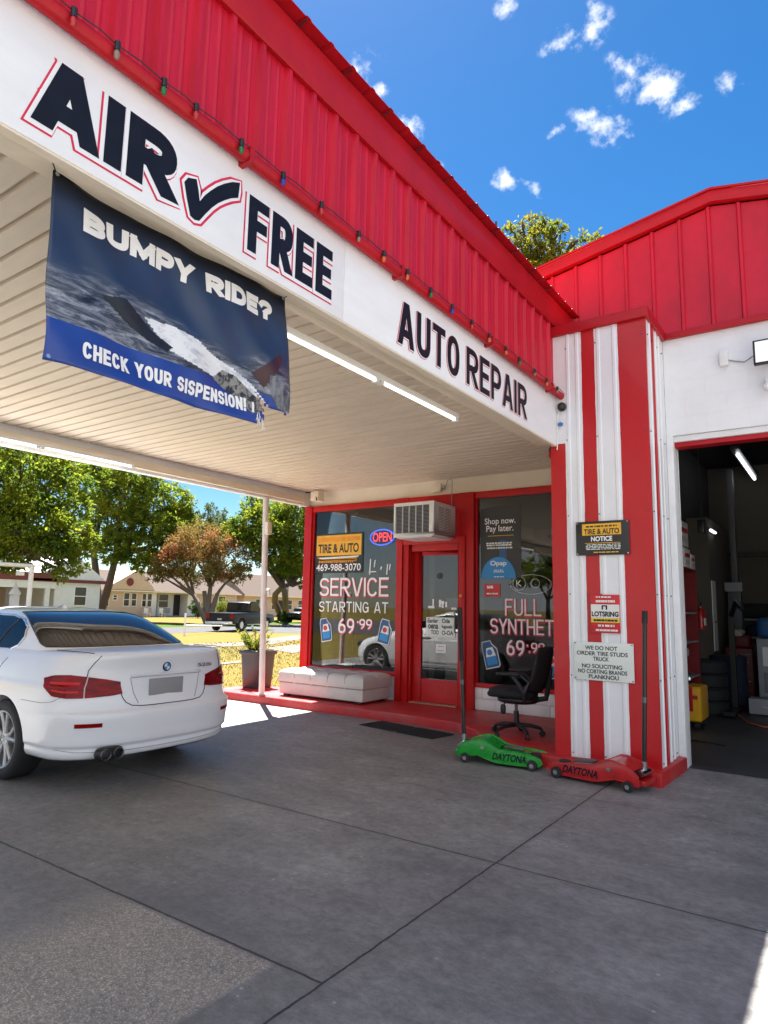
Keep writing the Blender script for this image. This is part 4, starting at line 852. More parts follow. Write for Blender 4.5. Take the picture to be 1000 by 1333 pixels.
b = MB(); b.add([(-2.0, Y2-.003, 1.55), (-1.985, Y2-.003, 1.55), (-1.985, Y2-.003, 1.58), (-1.96, Y2-.003, 1.58), (-1.96, Y2-.003, 1.55), (-1.945, Y2-.003, 1.55), (-1.945, Y2-.003, 1.592), (-2.0, Y2-.003, 1.592)], [(0,1,2,7), (7,2,3,6), (3,4,5,6)]); b.build('printed_mark', MT['navy'], s2, fix=False)
bars(s2, MT['white'], -2.06, -1.90, [1.665], Y2 - .002, .015, 7); bars(s2, MT['white'], -2.06, -1.87, [1.62], Y2 - .002, .022, 8, gap=.004); bars(s2, MT['sign_black'], -2.09, -1.84, [1.436], Y2 - .003, .02, 9, gap=.006); bars(s2, MT['white'], -2.05, -1.88, [1.385], Y2 - .002, .02, 10); bars(s2, MT['white'], -2.07, -1.84, [1.342], Y2 - .002, .018, 11, gap=.005)
s3 = sign('notice_sign', 'pale rectangular WE DO NOT sign with black lettering, lowest on the pillar', -2.285, -1.71, .868, 1.232, MT['sign_white'])
for s, x0, x1, z in (("WE DO NOT", -2.17, -1.86, 1.160), ("ORDER TIRE STUDS", -2.255, -1.765, 1.106), ("TRUCK", -2.095, -1.945, 1.055), ("NO SOLICITING", -2.205, -1.82, .985), ("NO COBTING BRANDS", -2.245, -1.775, .934), ("PLANKNOU", -2.14, -1.855, .885)):
    lettering(s, (x0, Y2, z), *FX, x1 - x0, .037, MT['sign_black'], s3, .022, .002)
b = MB()
for x in (-2.272, -1.723):
    for z in (.882, 1.218): b.cyl((x, Y2, z), (x, Y2 - .004, z), .007, n=8)
b.build('sign_screw', MT['dark_steel'], s3)

# ------------------------------------------------------------------ signs and stickers in the windows
wy = 8.792
ts = thing('window_sign', 'black and orange TIRE & AUTO sign with phone number in the left window', 'sign', (-7.06, wy, 2.09))
MB().box(-7.58, -6.55, wy - .006, wy, 2.09, 2.765).build('panel', MT['sign_black'], ts); MB().box(-7.555, -6.585, wy - .008, wy - .006, 2.385, 2.735).build('orange_panel', MT['amber'], ts)
MB().box(-7.52, -6.62, wy - .0095, wy - .008, 2.625, 2.70).build('upper_strip', MT['orange'], ts)
lettering("TIRE & AUTO", (-7.51, wy - .008, 2.435), *FX, .87, .145, MT['sign_black'], ts, .03, .002)
lettering("469-988-3070", (-7.545, wy - .006, 2.125), *FX, .955, .115, MT['letter_white'], ts, .012, .002)
b = MB(); b.add([(-7.54, wy-.009, 2.355), (-6.62, wy-.009, 2.375), (-6.66, wy-.009, 2.345), (-7.40, wy-.009, 2.325)], [(0,1,2,3)]); b.build('white_swash', MT['sign_white'], ts, fix=False)
bars(ts, MT['orange'], -7.50, -6.68, [2.285, 2.30], wy - .0085, .04, 13, gap=.004); bars(ts, MT['orange'], -7.5, -6.75, [2.262], wy - .008, .02, 14, gap=.02)
on = thing('neon_sign', 'red and blue oval OPEN neon sign in the left window', 'neon sign', (-6.17, wy, 2.55))
b = MB(); b.tube([(-6.165 + .235*math.cos(k*.196), wy - .012, 2.655 + .125*math.sin(k*.196)) for k in range(32)], .011, 8, closed=True); b.build('blue_tube', MT['neon_blue'], on, smooth=True)
MB().prism([(.225*math.cos(k*.196), .115*math.sin(k*.196)) for k in range(32)], lambda a, c: (-6.165 + a, wy - .004, 2.655 + c), (0, .003, 0)).build('backing', mat('neon_backing', (.05, .06, .14), .5), on)
lettering("OPEN", (-6.35, wy - .004, 2.585), *FX, .37, .145, MT['neon_red'], on, .012, .008, 'red_letters')
def bottle(label, x, z, rot, seed, red_first):
    r = thing('bottle_sticker', label, 'sticker', (x, wy, z)); M2 = Matrix.Rotation(rot, 4, 'Y')
    def pt(a, c, d): return Vector((x, wy - d, z)) + (M2 @ Vector((a, 0, c)))
    def pl(poly, m, d, name): MB().prism(poly, lambda a, c: pt(a, c, d), (0, .001, 0)).build(name, m, r)
    pl([(-.11, -.19), (.10, -.19), (.125, -.16), (.125, .07), (.06, .15), (.05, .2), (-.09, .2), (-.11, .13)], MT['sign_white'], .001, 'sticker_sheet')
    pl([(-.10, -.175), (.095, -.175), (.112, -.15), (.112, .06), (.05, .14), (.04, .188), (-.08, .188), (-.10, .12)], MT['blue_dark'], .0025, 'bottle_print')
    pl([(-.07, -.14), (.085, -.14), (.085, -.03), (-.07, -.03)], MT['blue'], .004, 'label_print')
    pl([(-.07, -.025), (.085, -.025), (.06, .10), (-.04, .10)], MT['white'], .004, 'label_print')
    pl([(.042*math.cos(k*.4488), .035 + .042*math.sin(k*.4488)) for k in range(14)], MT['sign_red' if red_first else 'blue'], .0055, 'label_dot')
bottle('blue oil bottle sticker at lower left of the left window', -7.30, 1.13, R(-10), 1, True)
bottle('blue oil bottle sticker at lower right of the left window', -6.09, 1.14, R(12), 2, True)
bottle('blue oil bottle sticker at lower left of the right window', -4.25, .89, R(-14), 3, False)
bottle('blue oil bottle sticker behind the office chair in the right window', -3.36, .83, R(20), 4, True)
po = thing('poster', 'dark grey Shop now Pay later poster in the right window', 'poster', (-4.08, wy, 1.98))
MB().prism([(-4.40, 1.98), (-3.77, 1.98), (-3.77, 3.0), (-3.95, 3.022), (-4.2, 3.02), (-4.40, 2.99)], lambda a, c: (a, wy - .003, c), (0, .002, 0)).build('panel', mat('poster_grey', (.025, .025, .027), .4), po)
lettering("Shop now.", (-4.33, wy - .003, 2.735), *FX, .48, .115, MT['letter_white'], po, .01, .002); lettering("Pay later.", (-4.305, wy - .003, 2.625), *FX, .425, .115, MT['letter_white'], po, .01, .002)
MB().box(-4.28, -3.88, wy - .005, wy - .003, 2.585, 2.592).build('rule', MT['amber'], po); bars(po, MT['sign_white'], -4.31, -3.9, [2.47, 2.44, 2.40], wy - .005, .022, 21)
MB().box(-4.10, -3.99, wy - .0045, wy - .003, 2.20, 2.52).build('blue_stripe', MT['blue_dark'], po)
bs_ = thing('half_round_sticker', 'bright blue half-round sticker in the right window below the poster', 'sticker', (-4.12, wy, 1.97))
MB().prism([(.27*math.cos(k*math.pi/20), .31*math.sin(k*math.pi/20)) for k in range(21)], lambda a, c: (-4.12 + a, wy - .007, 1.97 + c), (0, .002, 0)).build('panel', MT['blue'], bs_)
lettering("Opap", (-4.24, wy - .007, 2.14), *FX, .25, .085, MT['letter_white'], bs_, .02, .002); bars(bs_, MT['letter_white'], -4.20, -4.03, [2.085, 2.06, 1.99], wy - .009, .012, 23)
rs = thing('square_sticker', 'small red square sticker in the right window below the blue one', 'sticker', (-4.215, wy, 1.71))
MB().box(-4.34, -4.09, wy - .003, wy - .001, 1.71, 1.895).build('panel', MT['sign_red'], rs); bars(rs, MT['letter_white'], -4.31, -4.2, [1.83, 1.85], wy - .005, .02, 24); bars(rs, MT['letter_white'], -4.31, -4.11, [1.745], wy - .005, .02, 25)
ds = thing('door_sign', 'white printed sign with black lettering taped inside the glass door', 'sign', (-5.08, 8.81, 1.11))
MB().box(-5.33, -4.83, 8.806, 8.812, 1.11, 1.395).build('panel', MT['sign_white'], ds)
for s, x0, x1, z in (("Eanlar", -5.30, -5.12, 1.315), ("Ode", -5.05, -4.92, 1.315), ("oena", -5.29, -5.12, 1.225), ("kguak", -5.05, -4.87, 1.225), ("TOO", -5.24, -5.11, 1.14), ("O-OA", -5.05, -4.86, 1.14)): lettering(s, (x0, 8.806, z), *FX, x1 - x0, .06, MT['sign_black'], ds, .03, .002)
cd = thing('notice_card', 'small square white card on the glass door below the printed sign', 'sign', (-5.07, 8.81, .87))
MB().box(-5.155, -4.985, 8.808, 8.812, .87, 1.0).build('panel', MT['white'], cd); bars(cd, MT['grey'], -5.13, -5.02, [.90, .96], 8.806, .012, 31)
o = MB().lathe([(.022, 0), (.045, 0), (.045, .004), (.022, .004)], (-5.10, 8.807, 2.02), 'Y', 18).build('round_sticker', MT['sign_black']); tag(o, 'small round black ring sticker high on the glass door', 'sticker')

# ------------------------------------------------------------------ air conditioner
ac = thing('air_conditioner', 'boxy white window air conditioner sticking out above the door', 'air conditioner', (-5.12, 8.45, 2.56))
ax0, ax1, ay0, az0, az1 = -5.46, -4.78, 8.07, 2.555, 3.05
b = MB().box(ax0, ax1, ay0 + .03, 8.70, az1 - .02, az1).box(ax0, ax1, ay0 + .03, 8.70, az0, az0 + .02).box(ax0, ax0 + .015, ay0 + .03, 8.70, az0 + .02, az1 - .02).box(ax1 - .015, ax1, ay0 + .03, 8.70, az0 + .02, az1 - .02)
b.build('casing', MT['white'], ac, bev=.004)
b = MB().box(ax0 - .004, ax1 + .004, ay0, ay0 + .03, az1 - .045, az1 + .004).box(ax0 - .004, ax1 + .004, ay0, ay0 + .03, az0 - .004, az0 + .05).box(ax0 - .004, ax0 + .03, ay0, ay0 + .03, az0 + .05, az1 - .045).box(ax1 - .075, ax1 + .004, ay0, ay0 + .03, az0 + .05, az1 - .045)
for k in range(1, 5): x = ax0 + .03 + k * .115; b.box(x - .005, x + .005, ay0 + .004, ay0 + .03, az0 + .05, az1 - .045)
b.build('front_grille', MT['white'], ac, bev=.003)
b = MB()
for k in range(21): z = az0 + .06 + k * .0195; b.box(ax0 + .03, ax1 - .075, ay0 + .012, ay0 + .026, z, z + .006)
b.build('louvre', MT['grey'], ac)
MB().box(ax0 + .02, ax1 - .02, ay0 + .034, ay0 + .06, az0 + .03, az1 - .03).build('condenser_coil', MT['rubber'], ac)
for y0, y1 in ((ay0 + .15, ay0 + .30), (ay0 + .33, ay0 + .49)):
    MB().box(ax1 + .0005, ax1 + .002, y0, y1, az0 + .08, az1 - .06).build('side_vent', mat('vent_shadow_grey', (.16, .16, .155), .7), ac)
    b = MB()
    for k in range(16): z = az0 + .09 + k * .0225; b.box(ax1 + .002, ax1 + .006, y0, y1, z, z + .012)
    b.build('side_louvre', MT['white'], ac)
MB().box(ax0 + .02, ax1 - .06, ay0 + .05, 8.69, az0 - .016, az0 - .001).build('support_tray', MT['white_paint'], ac)
ob = thing('outlet_box', 'white electrical outlet box with a looped cable above the air conditioner', 'outlet box', (-5.12, 8.79, 3.32))
MB().box(-5.22, -5.06, 8.74, 8.80, 3.31, 3.44).build('box', MT['cream'], ob, bev=.008)
b = MB(); b.tube([(-5.0, 8.76, 3.33), (-4.95, 8.74, 3.42), (-4.93, 8.73, 3.47), (-4.86, 8.72, 3.49), (-4.82, 8.68, 3.44), (-4.82, 8.66, 3.05)], .006, 6); b.tube([(-5.06, 8.77, 3.36), (-5.0, 8.75, 3.34), (-4.98, 8.75, 3.40)], .012, 6); b.build('cable', MT['grey'], ob, smooth=True)

# ------------------------------------------------------------------ ottoman
ot = thing('ottoman', 'wide pale grey tufted ottoman on the red platform under the left window', 'ottoman', (-6.7, 8.30, .12))
ox0, ox1, oy0, oy1 = -7.52, -5.87, 7.95, 8.66
b = MB().box(ox0, ox1, oy0, oy1, .155, .335); b.build('base', MT['ottoman'], ot, bev=.025, seg=3)
n1_, n2_ = 80, 36; P = []
def cush(u, v):
    s = 0
    for k in range(1, 5): s = max(s, math.exp(-((u - k / 5) * 1.65 / .011) ** 2))
    s = max(s, math.exp(-((v - .5) * .71 / .011) ** 2))
    for k in range(1, 5): s = max(s, 1.3 * math.exp(-(((u - k/5) * 1.65) ** 2 + ((v - .5) * .71) ** 2) / .03 ** 2))
    pu = abs(math.sin(math.pi * 5 * u)) ** .5; pv = abs(math.sin(math.pi * 2 * v)) ** .5
    return .020 * pu * pv - .020 * s
ring = []
for i in range(n1_ + 1):
    row = []
    for j in range(n2_ + 1):
        u, v = i / n1_, j / n2_; ex = max(abs(2*u-1) ** 26, abs(2*v-1) ** 14)
        row.append((ox0 - .008 + u * (ox1 - ox0 + .016), oy0 - .008 + v * (oy1 - oy0 + .016), .520 + cush(u, v) - .035 * ex))
    P.append(row)
b = MB(); b.grid(P)
edge = [P[i][0] for i in range(n1_)] + [P[n1_][j] for j in range(n2_)] + [P[i][n2_] for i in range(n1_, 0, -1)] + [P[0][j] for j in range(n2_, 0, -1)]
cxm, cym = (ox0 + ox1) / 2, (oy0 + oy1) / 2
lo = [[(x + (.006 if x > cxm else -.006) * k, y + (.006 if y > cym else -.006) * k, z + dz) for x, y, z in edge] for k, dz in ((0, 0), (.8, -.03), (1, -.08), (.6, -.14), (0, -.148))]
b.grid(lo, cv=True); b.build('cushion', MT['ottoman'], ot, smooth=True, angle=60)
b = MB()
for k in range(1, 5): b.tube([Vector(P[k * n1_ // 5][j]) + Vector((0, 0, .001)) for j in range(0, n2_ + 1)] , .0026, 5)
b.tube([Vector(P[i][n2_ // 2]) + Vector((0, 0, .001)) for i in range(0, n1_ + 1)], .0026, 5)
for k in range(1, 5): x_ = P[k * n1_ // 5][0][0]; b.tube([(x_, oy0 - .008, .485), (x_, oy0 - .0145, .45), (x_, oy0 - .0145, .42), (x_, oy0 - .010, .38)], .0026, 5)
b.build('stitching', mat('grey_thread', (.25, .235, .22), .8), ot, fix=False)
b = MB(); b.tube([(ox0, oy0 - .004, .338), (ox1, oy0 - .004, .338), (ox1 + .002, oy1, .338), (ox0, oy1, .338)], .006, 6, closed=True); b.build('piping', mat('dark_piping', (.12, .115, .11), .6), ot)
for x in (ox0 + .1, ox1 - .12):
    for y in (oy0 + .08, oy1 - .08): MB().box(x - .05, x + .05, y - .035, y + .035, .119, .156).build('foot', MT['black'], ot, bev=.005)

# ------------------------------------------------------------------ planter
pp = thing('potted_plant', 'square charcoal planter with a small leafy plant at the platform end', 'potted plant', (-8.53, 8.40, .12))
b = MB(); px_, py_ = -8.48, 8.41
def sq(h, z, r=.25):
    o = []
    for k in range(32):
        a = 2*math.pi*k/32; c, s = math.cos(a), math.sin(a); e = .36
        o.append((px_ + h * math.copysign(abs(c) ** e, c), py_ + h * math.copysign(abs(s) ** e, s), z))
    return o
b.grid([sq(.02, .125), sq(.185, .12), sq(.193, .13), sq(.228, .66), sq(.23, .68), sq(.258, .688), sq(.264, .70), sq(.264, .745), sq(.258, .753), sq(.23, .753), sq(.222, .74), sq(.215, .66)], cv=True); b.build('pot', MT['pot'], pp, smooth=True, angle=50)
b = MB(); b.add(sq(.217, .68), [tuple(range(32))]); b.build('soil', MT['soil'], pp, fix=False)
b = MB(); st = MB(); ra = random.Random(12)
for k in range(34):
    a = ra.random() * 6.28; tl = .22 + .22 * ra.random(); lean = .10 + .22 * ra.random(); bx, by = px_ - .05 + ra.uniform(-.06, .06), py_ - .05 + ra.uniform(-.06, .06)
    pts = [Vector((bx + math.cos(a) * lean * s * s, by + math.sin(a) * lean * s * s, .68 + tl * s)) for s in (0, .35, .7, 1)]
    st.tube(pts, [.005, .004, .003, .002], 5)
    for q in range(16):
        s = .3 + .7 * q / 15; p = pts[0].lerp(pts[3], s); d = Vector((ra.uniform(-1, 1), ra.uniform(-1, 1), ra.uniform(.1, 1))).normalized(); w = d.cross(Vector((ra.uniform(-1, 1), ra.uniform(-1, 1), 1))).normalized(); l = .05 + .05 * ra.random()
        b.add([p, p + d * l * .5 + w * l * .17, p + d * l, p + d * l * .5 - w * l * .17], [(0, 1, 2, 3)])
st.build('stem', MT['leaf_dark'], pp); b.build('foliage', MT['leaf_yellow'], pp, fix=False)

# ------------------------------------------------------------------ door mats
for k, (x, lab) in enumerate(((-5.03, 'black rubber door mat, left of two, in front of the red platform'), (-4.40, 'black rubber door mat, right of two, in front of the red platform'))):
    r = thing('door_mat', lab, 'mat', (x, 7.36 - k * .10, .002), R(-9), 'rubber mats by the step')
    b = MB().box(-.30, .30, -.215, .215, 0, .010); b.build('mat_base', MT['mat_rubber'], r, bev=.004, local=True)
    b = MB()
    for i in range(18): x_ = -.28 + i * .0325; b.box(x_, x_ + .014, -.2, .2, .0105, .016)
    b.build('ribbing', MT['mat_rubber'], r, local=True)

# ------------------------------------------------------------------ office chair
def superell(mb, c, s, e1=.5, e2=.5, M=None, n=28, k=16):
    P = []; c = Vector(c); M = M or Matrix.Identity(3)
    f = lambda w, e: math.copysign(abs(w) ** e, w)
    for i in range(k + 1):
        v = -math.pi/2 + math.pi * i / k
        P.append([c + M @ Vector((s[0] * f(math.cos(v), e1) * f(math.cos(2*math.pi*j/n), e2), s[1] * f(math.cos(v), e1) * f(math.sin(2*math.pi*j/n), e2), s[2] * f(math.sin(v), e1))) for j in range(n)])
    return mb.grid(P, cv=True)
def office_chair(label, loc, rotz, simple=False):
    r = thing('office_chair', label, 'chair', loc, rotz)
    b = MB(); superell(b, (-.03, 0, .475), (.265, .255, .052), .55, .55, Matrix.Rotation(R(3), 3, 'Y')); superell(b, (-.20, 0, .462), (.10, .235, .045), .8, .5); b.build('seat', MT['fabric'], r, smooth=True, local=True, angle=70)
    b = MB(); superell(b, (.03, 0, .405), (.235, .215, .055), .8, .7); b.build('seat_shell', MT['black'], r, smooth=True, local=True, angle=70)
    Mb = Matrix.Rotation(R(14), 3, 'Y'); P = []
    for i in range(25):
        t_ = i / 24; z = .50 + .50 * t_; hw = .225 * (1 - abs(2*t_ - 1) ** 5 * .35); row = []
        for j in range(25):
            u = 2 * j / 24 - 1; x = .235 + .13 * t_ + .03 * math.sin(t_ * 3.1) - .045 * (1 - u * u) * (-1) - .075 * u * u
            row.append((x, hw * u, z - .03 * u * u * (t_ - .5)))
        P.append(row)
    b = MB(); b.grid(P); b.build('backrest', MT['fabric'], r, smooth=True, local=True, solid=.035, angle=70)
    b = MB(); b.tube([(.20, 0, .40), (.34, 0, .43), (.365, 0, .55), (.40, 0, .78)], [.03, .032, .03, .02], 10); b.build('back_support', MT['black'], r, smooth=True, local=True)
    for s in (-1, 1):
        b = MB(); superell(b, (-.02, s * .285, .70), (.135, .042, .02), .6, .6); b.build('armrest', MT['black'], r, smooth=True, local=True)
        b = MB(); b.tube([(.14, s*.20, .40), (.16, s*.27, .42), (.16, s*.295, .50), (.10, s*.29, .60), (.02, s*.285, .69)], [.022, .024, .026, .026, .02], 10); b.tube([(.16, s*.295, .50), (.21, s*.28, .62), (.12, s*.285, .69)], [.024, .02, .018], 10); b.build('arm_frame', MT['black'], r, smooth=True, local=True)
    MB().cyl((0, 0, .10), (0, 0, .27), .034, .03, 18).build('gas_column', MT['black'], r, smooth=True, local=True)
    MB().cyl((0, 0, .26), (0, 0, .37), .018, n=14).build('gas_lift', MT['dark_steel'], r, smooth=True, local=True)
    b = MB(); b.tube([(-.08, -.05, .37), (-.10, -.13, .36), (-.105, -.15, .34)], .008); superell(b, (-.11, -.16, .30), (.03, .03, .055), .6, .8); b.build('tilt_knob', MT['black'], r, smooth=True, local=True)
    for k in range(5):
        a = R(72 * k + 20); d = Vector((math.cos(a), math.sin(a), 0))
        b = MB(); b.tube([d * .03 + Vector((0, 0, .115)), d * .16 + Vector((0, 0, .112)), d * .265 + Vector((0, 0, .085)), d * .29 + Vector((0, 0, .062))], [.026, .022, .018, .015], 10); b.build('base_arm', MT['black'], r, smooth=True, local=True)
        b = MB(); q = d * .29; w = Vector((-d.y, d.x, 0)).lerp(d, .35).normalized()
        for s in (-1, 1): b.cyl(q + w * s * .006 + Vector((0, 0, .028)), q + w * s * .026 + Vector((0, 0, .028)), .028, n=14)
        b.build('caster', MT['black'], r, smooth=True, local=True)
    return r
office_chair('black mesh office chair on the red platform by the pillar', (-3.21, 7.31, .12), R(10))

# ------------------------------------------------------------------ floor jacks
def floor_jack(label, loc, rotz, m, grip, scale=1.0):
    r = thing('floor_jack', label, 'floor jack', loc, rotz, 'trolley jacks in front of the platform')
    prof = [(-.035, .06), (-.03, .14), (.02, .185), (.10, .215), (.19, .238), (.25, .236), (.31, .205), (.38, .170), (.47, .152), (.62, .142), (.76, .134), (.815, .112), (.83, .075), (.80, .045), (.74, .035), (.50, .032), (.36, .035), (.27, .058), (.18, .085), (.08, .075), (.03, .055)]
    for s in (-1, 1):
        b = MB(); b.prism(prof, lambda a, c: (a, s * .155 - (.008 if s > 0 else 0), c), (0, .008, 0)); pl = b.build('side_plate', m, r, local=True, bev=.002)
        b = MB(); b.tube([(a, s * .158, c) for a, c in prof], .006, 6, closed=True); b.build('plate_flange', m, pl, local=True, smooth=True)
        if s < 0: lettering("DAYTONA", (.335, -.1555, .062), (1,0,0), (0,0,1), .335, .062, MT['navy'], pl, .035, .0015, shear=.25, local=True)
        else: lettering("DAYTONA", (.675, .1555, .062), (-1,0,0), (0,0,1), .335, .062, MT['navy'], pl, .035, .0015, shear=.25, local=True)
        MB().cyl((.23, s * .156, .16), (.23, s * .168, .16), .018, n=12).build('pivot_bolt', MT['chrome'], pl, local=True)
    b = MB()
    dp = [(.02, .18), (.10, .21), (.19, .232), (.25, .23), (.31, .20), (.38, .166)]
    b.grid([[(a, s, c - .004) for a, c in dp] for s in (-.146, .146)]); b.build('rear_cover', m, r, local=True, solid=.006)
    b = MB(); b.prism([(.36, .10), (.40, .145), (.70, .125), (.76, .09), (.70, .06), (.40, .06)], lambda a, c: (a, -.065, c), (0, .13, 0)); b.build('lift_arm', m, r, local=True, bev=.006)
    b = MB().box(.30, .80, -.146, .146, .036, .045); b.build('belly_plate', m, r, local=True)
    b = MB(); b.lathe([(.03, .095), (.055, .10), (.055, .128), (.048, .134), (.02, .130)], (.73, 0, 0), 'Z', 20); b.build('saddle', MT['rubber'], r, local=True, smooth=True)
    b = MB(); b.cyl((.42, -.02, .17), (.62, -.02, .155), .014, n=8); b.cyl((.42, .05, .168), (.62, .05, .153), .010, n=8); b.build('return_spring', MT['dark_steel'], r, local=True, smooth=True)
    for x, w, rad in ((.055, .03, .047), (.735, .035, .050)):
        for s in (-1, 1):
            y = s * (.178 if x < .5 else .168)
            wh = MB().lathe([(.012, -w/2), (rad*.95, -w/2), (rad, -w/2+.006), (rad, w/2-.006), (rad*.95, w/2), (.012, w/2)], (x, y, rad), 'Y', 22).build('wheel', MT['rubber'], r, local=True, smooth=True)
            MB().lathe([(.004, -w/2-.004), (rad*.42, -w/2-.004), (rad*.42, w/2+.004), (.004, w/2+.004)], (x, y, rad), 'Y', 14).build('wheel_hub', MT['chrome'], wh, local=True, smooth=True)
    b = MB(); b.cyl((-.02, -.09, .15), (-.02, .09, .15), .032, n=16); b.build('handle_socket', MT['chrome'], r, local=True, smooth=True)
    top = Vector((-.075, 0, 1.545)); base = Vector((-.02, 0, .14))
    hd = MB().cyl(base, top, .020, n=14).build('handle', MT['black_metal'], r, local=True, smooth=True)
    MB().cyl(base + (top-base)*.005, base + (top-base)*.075, .024, n=14).build('handle_sleeve', MT['chrome'], hd, local=True, smooth=True)
    MB().cyl(base + (top-base)*.43, base + (top-base)*.465, .0225, n=14).build('handle_joint', MT['dark_steel'], hd, local=True, smooth=True)
    MB().cyl(base + (top-base)*(.60 if grip else .92), top, .025, n=14).build('handle_grip', MT['rubber'], hd, local=True, smooth=True)
    b = MB().box(-.075, .0, -.12, .12, .06, .10); b.build('rear_axle', m, r, local=True, bev=.006)
    return r
floor_jack('green steel floor jack with a tall black handle, left of two', (-3.36, 6.375, .0), R(7), MT['green_paint'], True)
floor_jack('red steel floor jack with a tall black handle beside the pillar', (-1.585, 6.275, .0), R(172), MT['jack_red'], False)

# ------------------------------------------------------------------ white car (local: rear bumper at x=0, nose towards -x, near side y<0)
car = thing('parked_car', 'white four-door sedan parked under the canopy with its tail to the viewer', 'car', (-4.99, 3.93, 0))
def interp(keys, z):
    zs = [k[0] for k in keys]; i = max(0, min(len(keys) - 2, sum(1 for q in zs if q <= z) - 1)); n = len(keys)
    z0, z1 = zs[i], zs[i+1]; t = min(1, max(0, (z - z0) / (z1 - z0))); o = []
    for c in range(1, len(keys[0])):
        p0, p1 = keys[i][c], keys[i+1][c]
        d = (p1 - p0) / (z1 - z0)
        m0 = (p1 - keys[i-1][c]) / (z1 - zs[i-1]) if i > 0 else d
        m1 = (keys[i+2][c] - p0) / (zs[i+2] - z0) if i + 2 < n else d
        h = z1 - z0; t2, t3 = t*t, t*t*t
        o.append((2*t3-3*t2+1)*p0 + (t3-2*t2+t)*h*m0 + (-2*t3+3*t2)*p1 + (t3-t2)*h*m1)
    return o
#        z    xr     w     L    xf
BODY = [(.225, -.30, .78, .42, -4.62), (.25, -.10, .86, .48, -4.78), (.29, -.05, .897, .52, -4.86), (.335, -.046, .903, .53, -4.88), (.35, -.044, .905, .53, -4.88), (.362, -.024, .914, .53, -4.89), (.46, -.012, .922, .53, -4.90), (.56, -.002, .928, .53, -4.89),
        (.612, -.004, .929, .53, -4.87), (.622, -.012, .929, .53, -4.87), (.632, -.048, .929, .53, -4.86), (.645, -.058, .929, .53, -4.85), (.70, -.078, .929, .53, -4.80), (.78, -.095, .928, .52, -4.66), (.83, -.100, .926, .52, -4.50), (.855, -.102, .915, .52, -4.40), (.91, -.104, .902, .52, -4.15),
        (.97, -.098, .882, .52, -3.95), (1.02, -.084, .855, .52, -3.75), (1.06, -.070, .825, .52, -3.62), (1.082, -.072, .80, .50, -3.58), (1.094, -.095, .775, .48, -3.56), (1.10, -.15, .74, .46, -3.55)]
GH = [(1.00, -.55, .815, .30, -3.66), (1.10, -.69, .775, .30, -3.46), (1.20, -.89, .735, .30, -3.20), (1.30, -1.11, .685, .30, -2.96), (1.37, -1.29, .635, .30, -2.80), (1.41, -1.45, .59, .32, -2.68), (1.437, -1.68, .53, .36, -2.58), (1.455, -1.98, .42, .36, -2.50), (1.463, -2.26, .24, .2, -2.44)]
NB = 2.7
def ring(keys, z, nb, k=22):
    xr, w, L_, xf = interp(keys, z); o = []
    for i in range(k + 1):
        th = -math.pi/2 + math.pi * i / k
        o.append((xr - L_ + L_ * max(0, math.cos(th)) ** (2/nb), w * math.copysign(abs(math.sin(th)) ** (2/nb), math.sin(th)), z))
    xa = xr - L_; Lf = L_ * 1.3
    for i in range(1, 9): o.append((xa + (xf + Lf - xa) * i / 9, w, z))
    for i in range(k + 1):
        th = math.pi/2 - math.pi * i / k
        o.append((xf + Lf - Lf * max(0, math.cos(th)) ** (2/nb), w * math.copysign(abs(math.sin(th)) ** (2/nb), math.sin(th)), z))
    for i in range(1, 9): o.append((xf + Lf + (xa - xf - Lf) * i / 9, -w, z))
    return o
def surf(keys, t, z, nb=NB, off=0.0):
    xr, w, L_, xf = interp(keys, z); s = 1 if t >= 0 else -1; a = abs(t)
    if a <= 1:
        th = a * math.pi / 2; x = xr - L_ + L_ * max(0, math.cos(th)) ** (2/nb); y = w * math.sin(th) ** (2/nb)
        nx, ny = max(0.0, math.cos(th)) ** (2 - 2/nb) / L_, max(0.0, math.sin(th)) ** (2 - 2/nb) / w; l = math.hypot(nx, ny); nx /= l; ny /= l
    else: x = xr - L_ - (a - 1); y = w; nx, ny = 0, 1
    return Vector((x + nx * off, s * (y + ny * off), z))
def zl(a, b, n): return [a + (b - a) * i / (n - 1) for i in range(n)]
b = MB(); rings = [ring(BODY, z, NB) for z in zl(.225, 1.10, 76)]
for k, (s, dz) in enumerate(((.9, .006), (.7, .012), (.35, .017), (.05, .018))):
    rings.append([((p[0] + 1.9) * s - 1.9, p[1] * s, 1.10 + dz) for p in rings[75]])
b.grid(rings, cv=True); n0 = len(rings[0]); b.add(rings[-1], [tuple(range(n0))]); b.add(rings[0], [tuple(range(n0))[::-1]])
body = b.build('body', MT['car_white'], car, local=True, smooth=True, angle=42)
cut = MB()
for x in (-1.115, -4.085):
    for s in (-1, 1): cut.cyl((x, s * .60, .335), (x, s * 1.2, .335), .375, n=48)
co = cut.build('wheel_arch_cutter', MT['car_black'], car, local=True)
md = body.modifiers.new('arch', 'BOOLEAN'); md.object = co; md.operation = 'DIFFERENCE'; md.solver = 'EXACT'
bpy.context.view_layer.update()
me = bpy.data.meshes.new_from_object(body.evaluated_get(bpy.context.evaluated_depsgraph_get()))
body.modifiers.clear(); body.data = me; bpy.data.objects.remove(co); me.name = 'body'
me.shade_smooth(); me.set_sharp_from_angle(angle=R(42))
b = MB(); gr_ = [ring(GH, z, 3.2) for z in zl(1.00, 1.463, 44)]; b.grid(gr_, cv=True); b.add(gr_[-1], [tuple(range(len(gr_[-1])))]); roof = b.build('roof', MT['car_white'], car, local=True, smooth=True, angle=60)
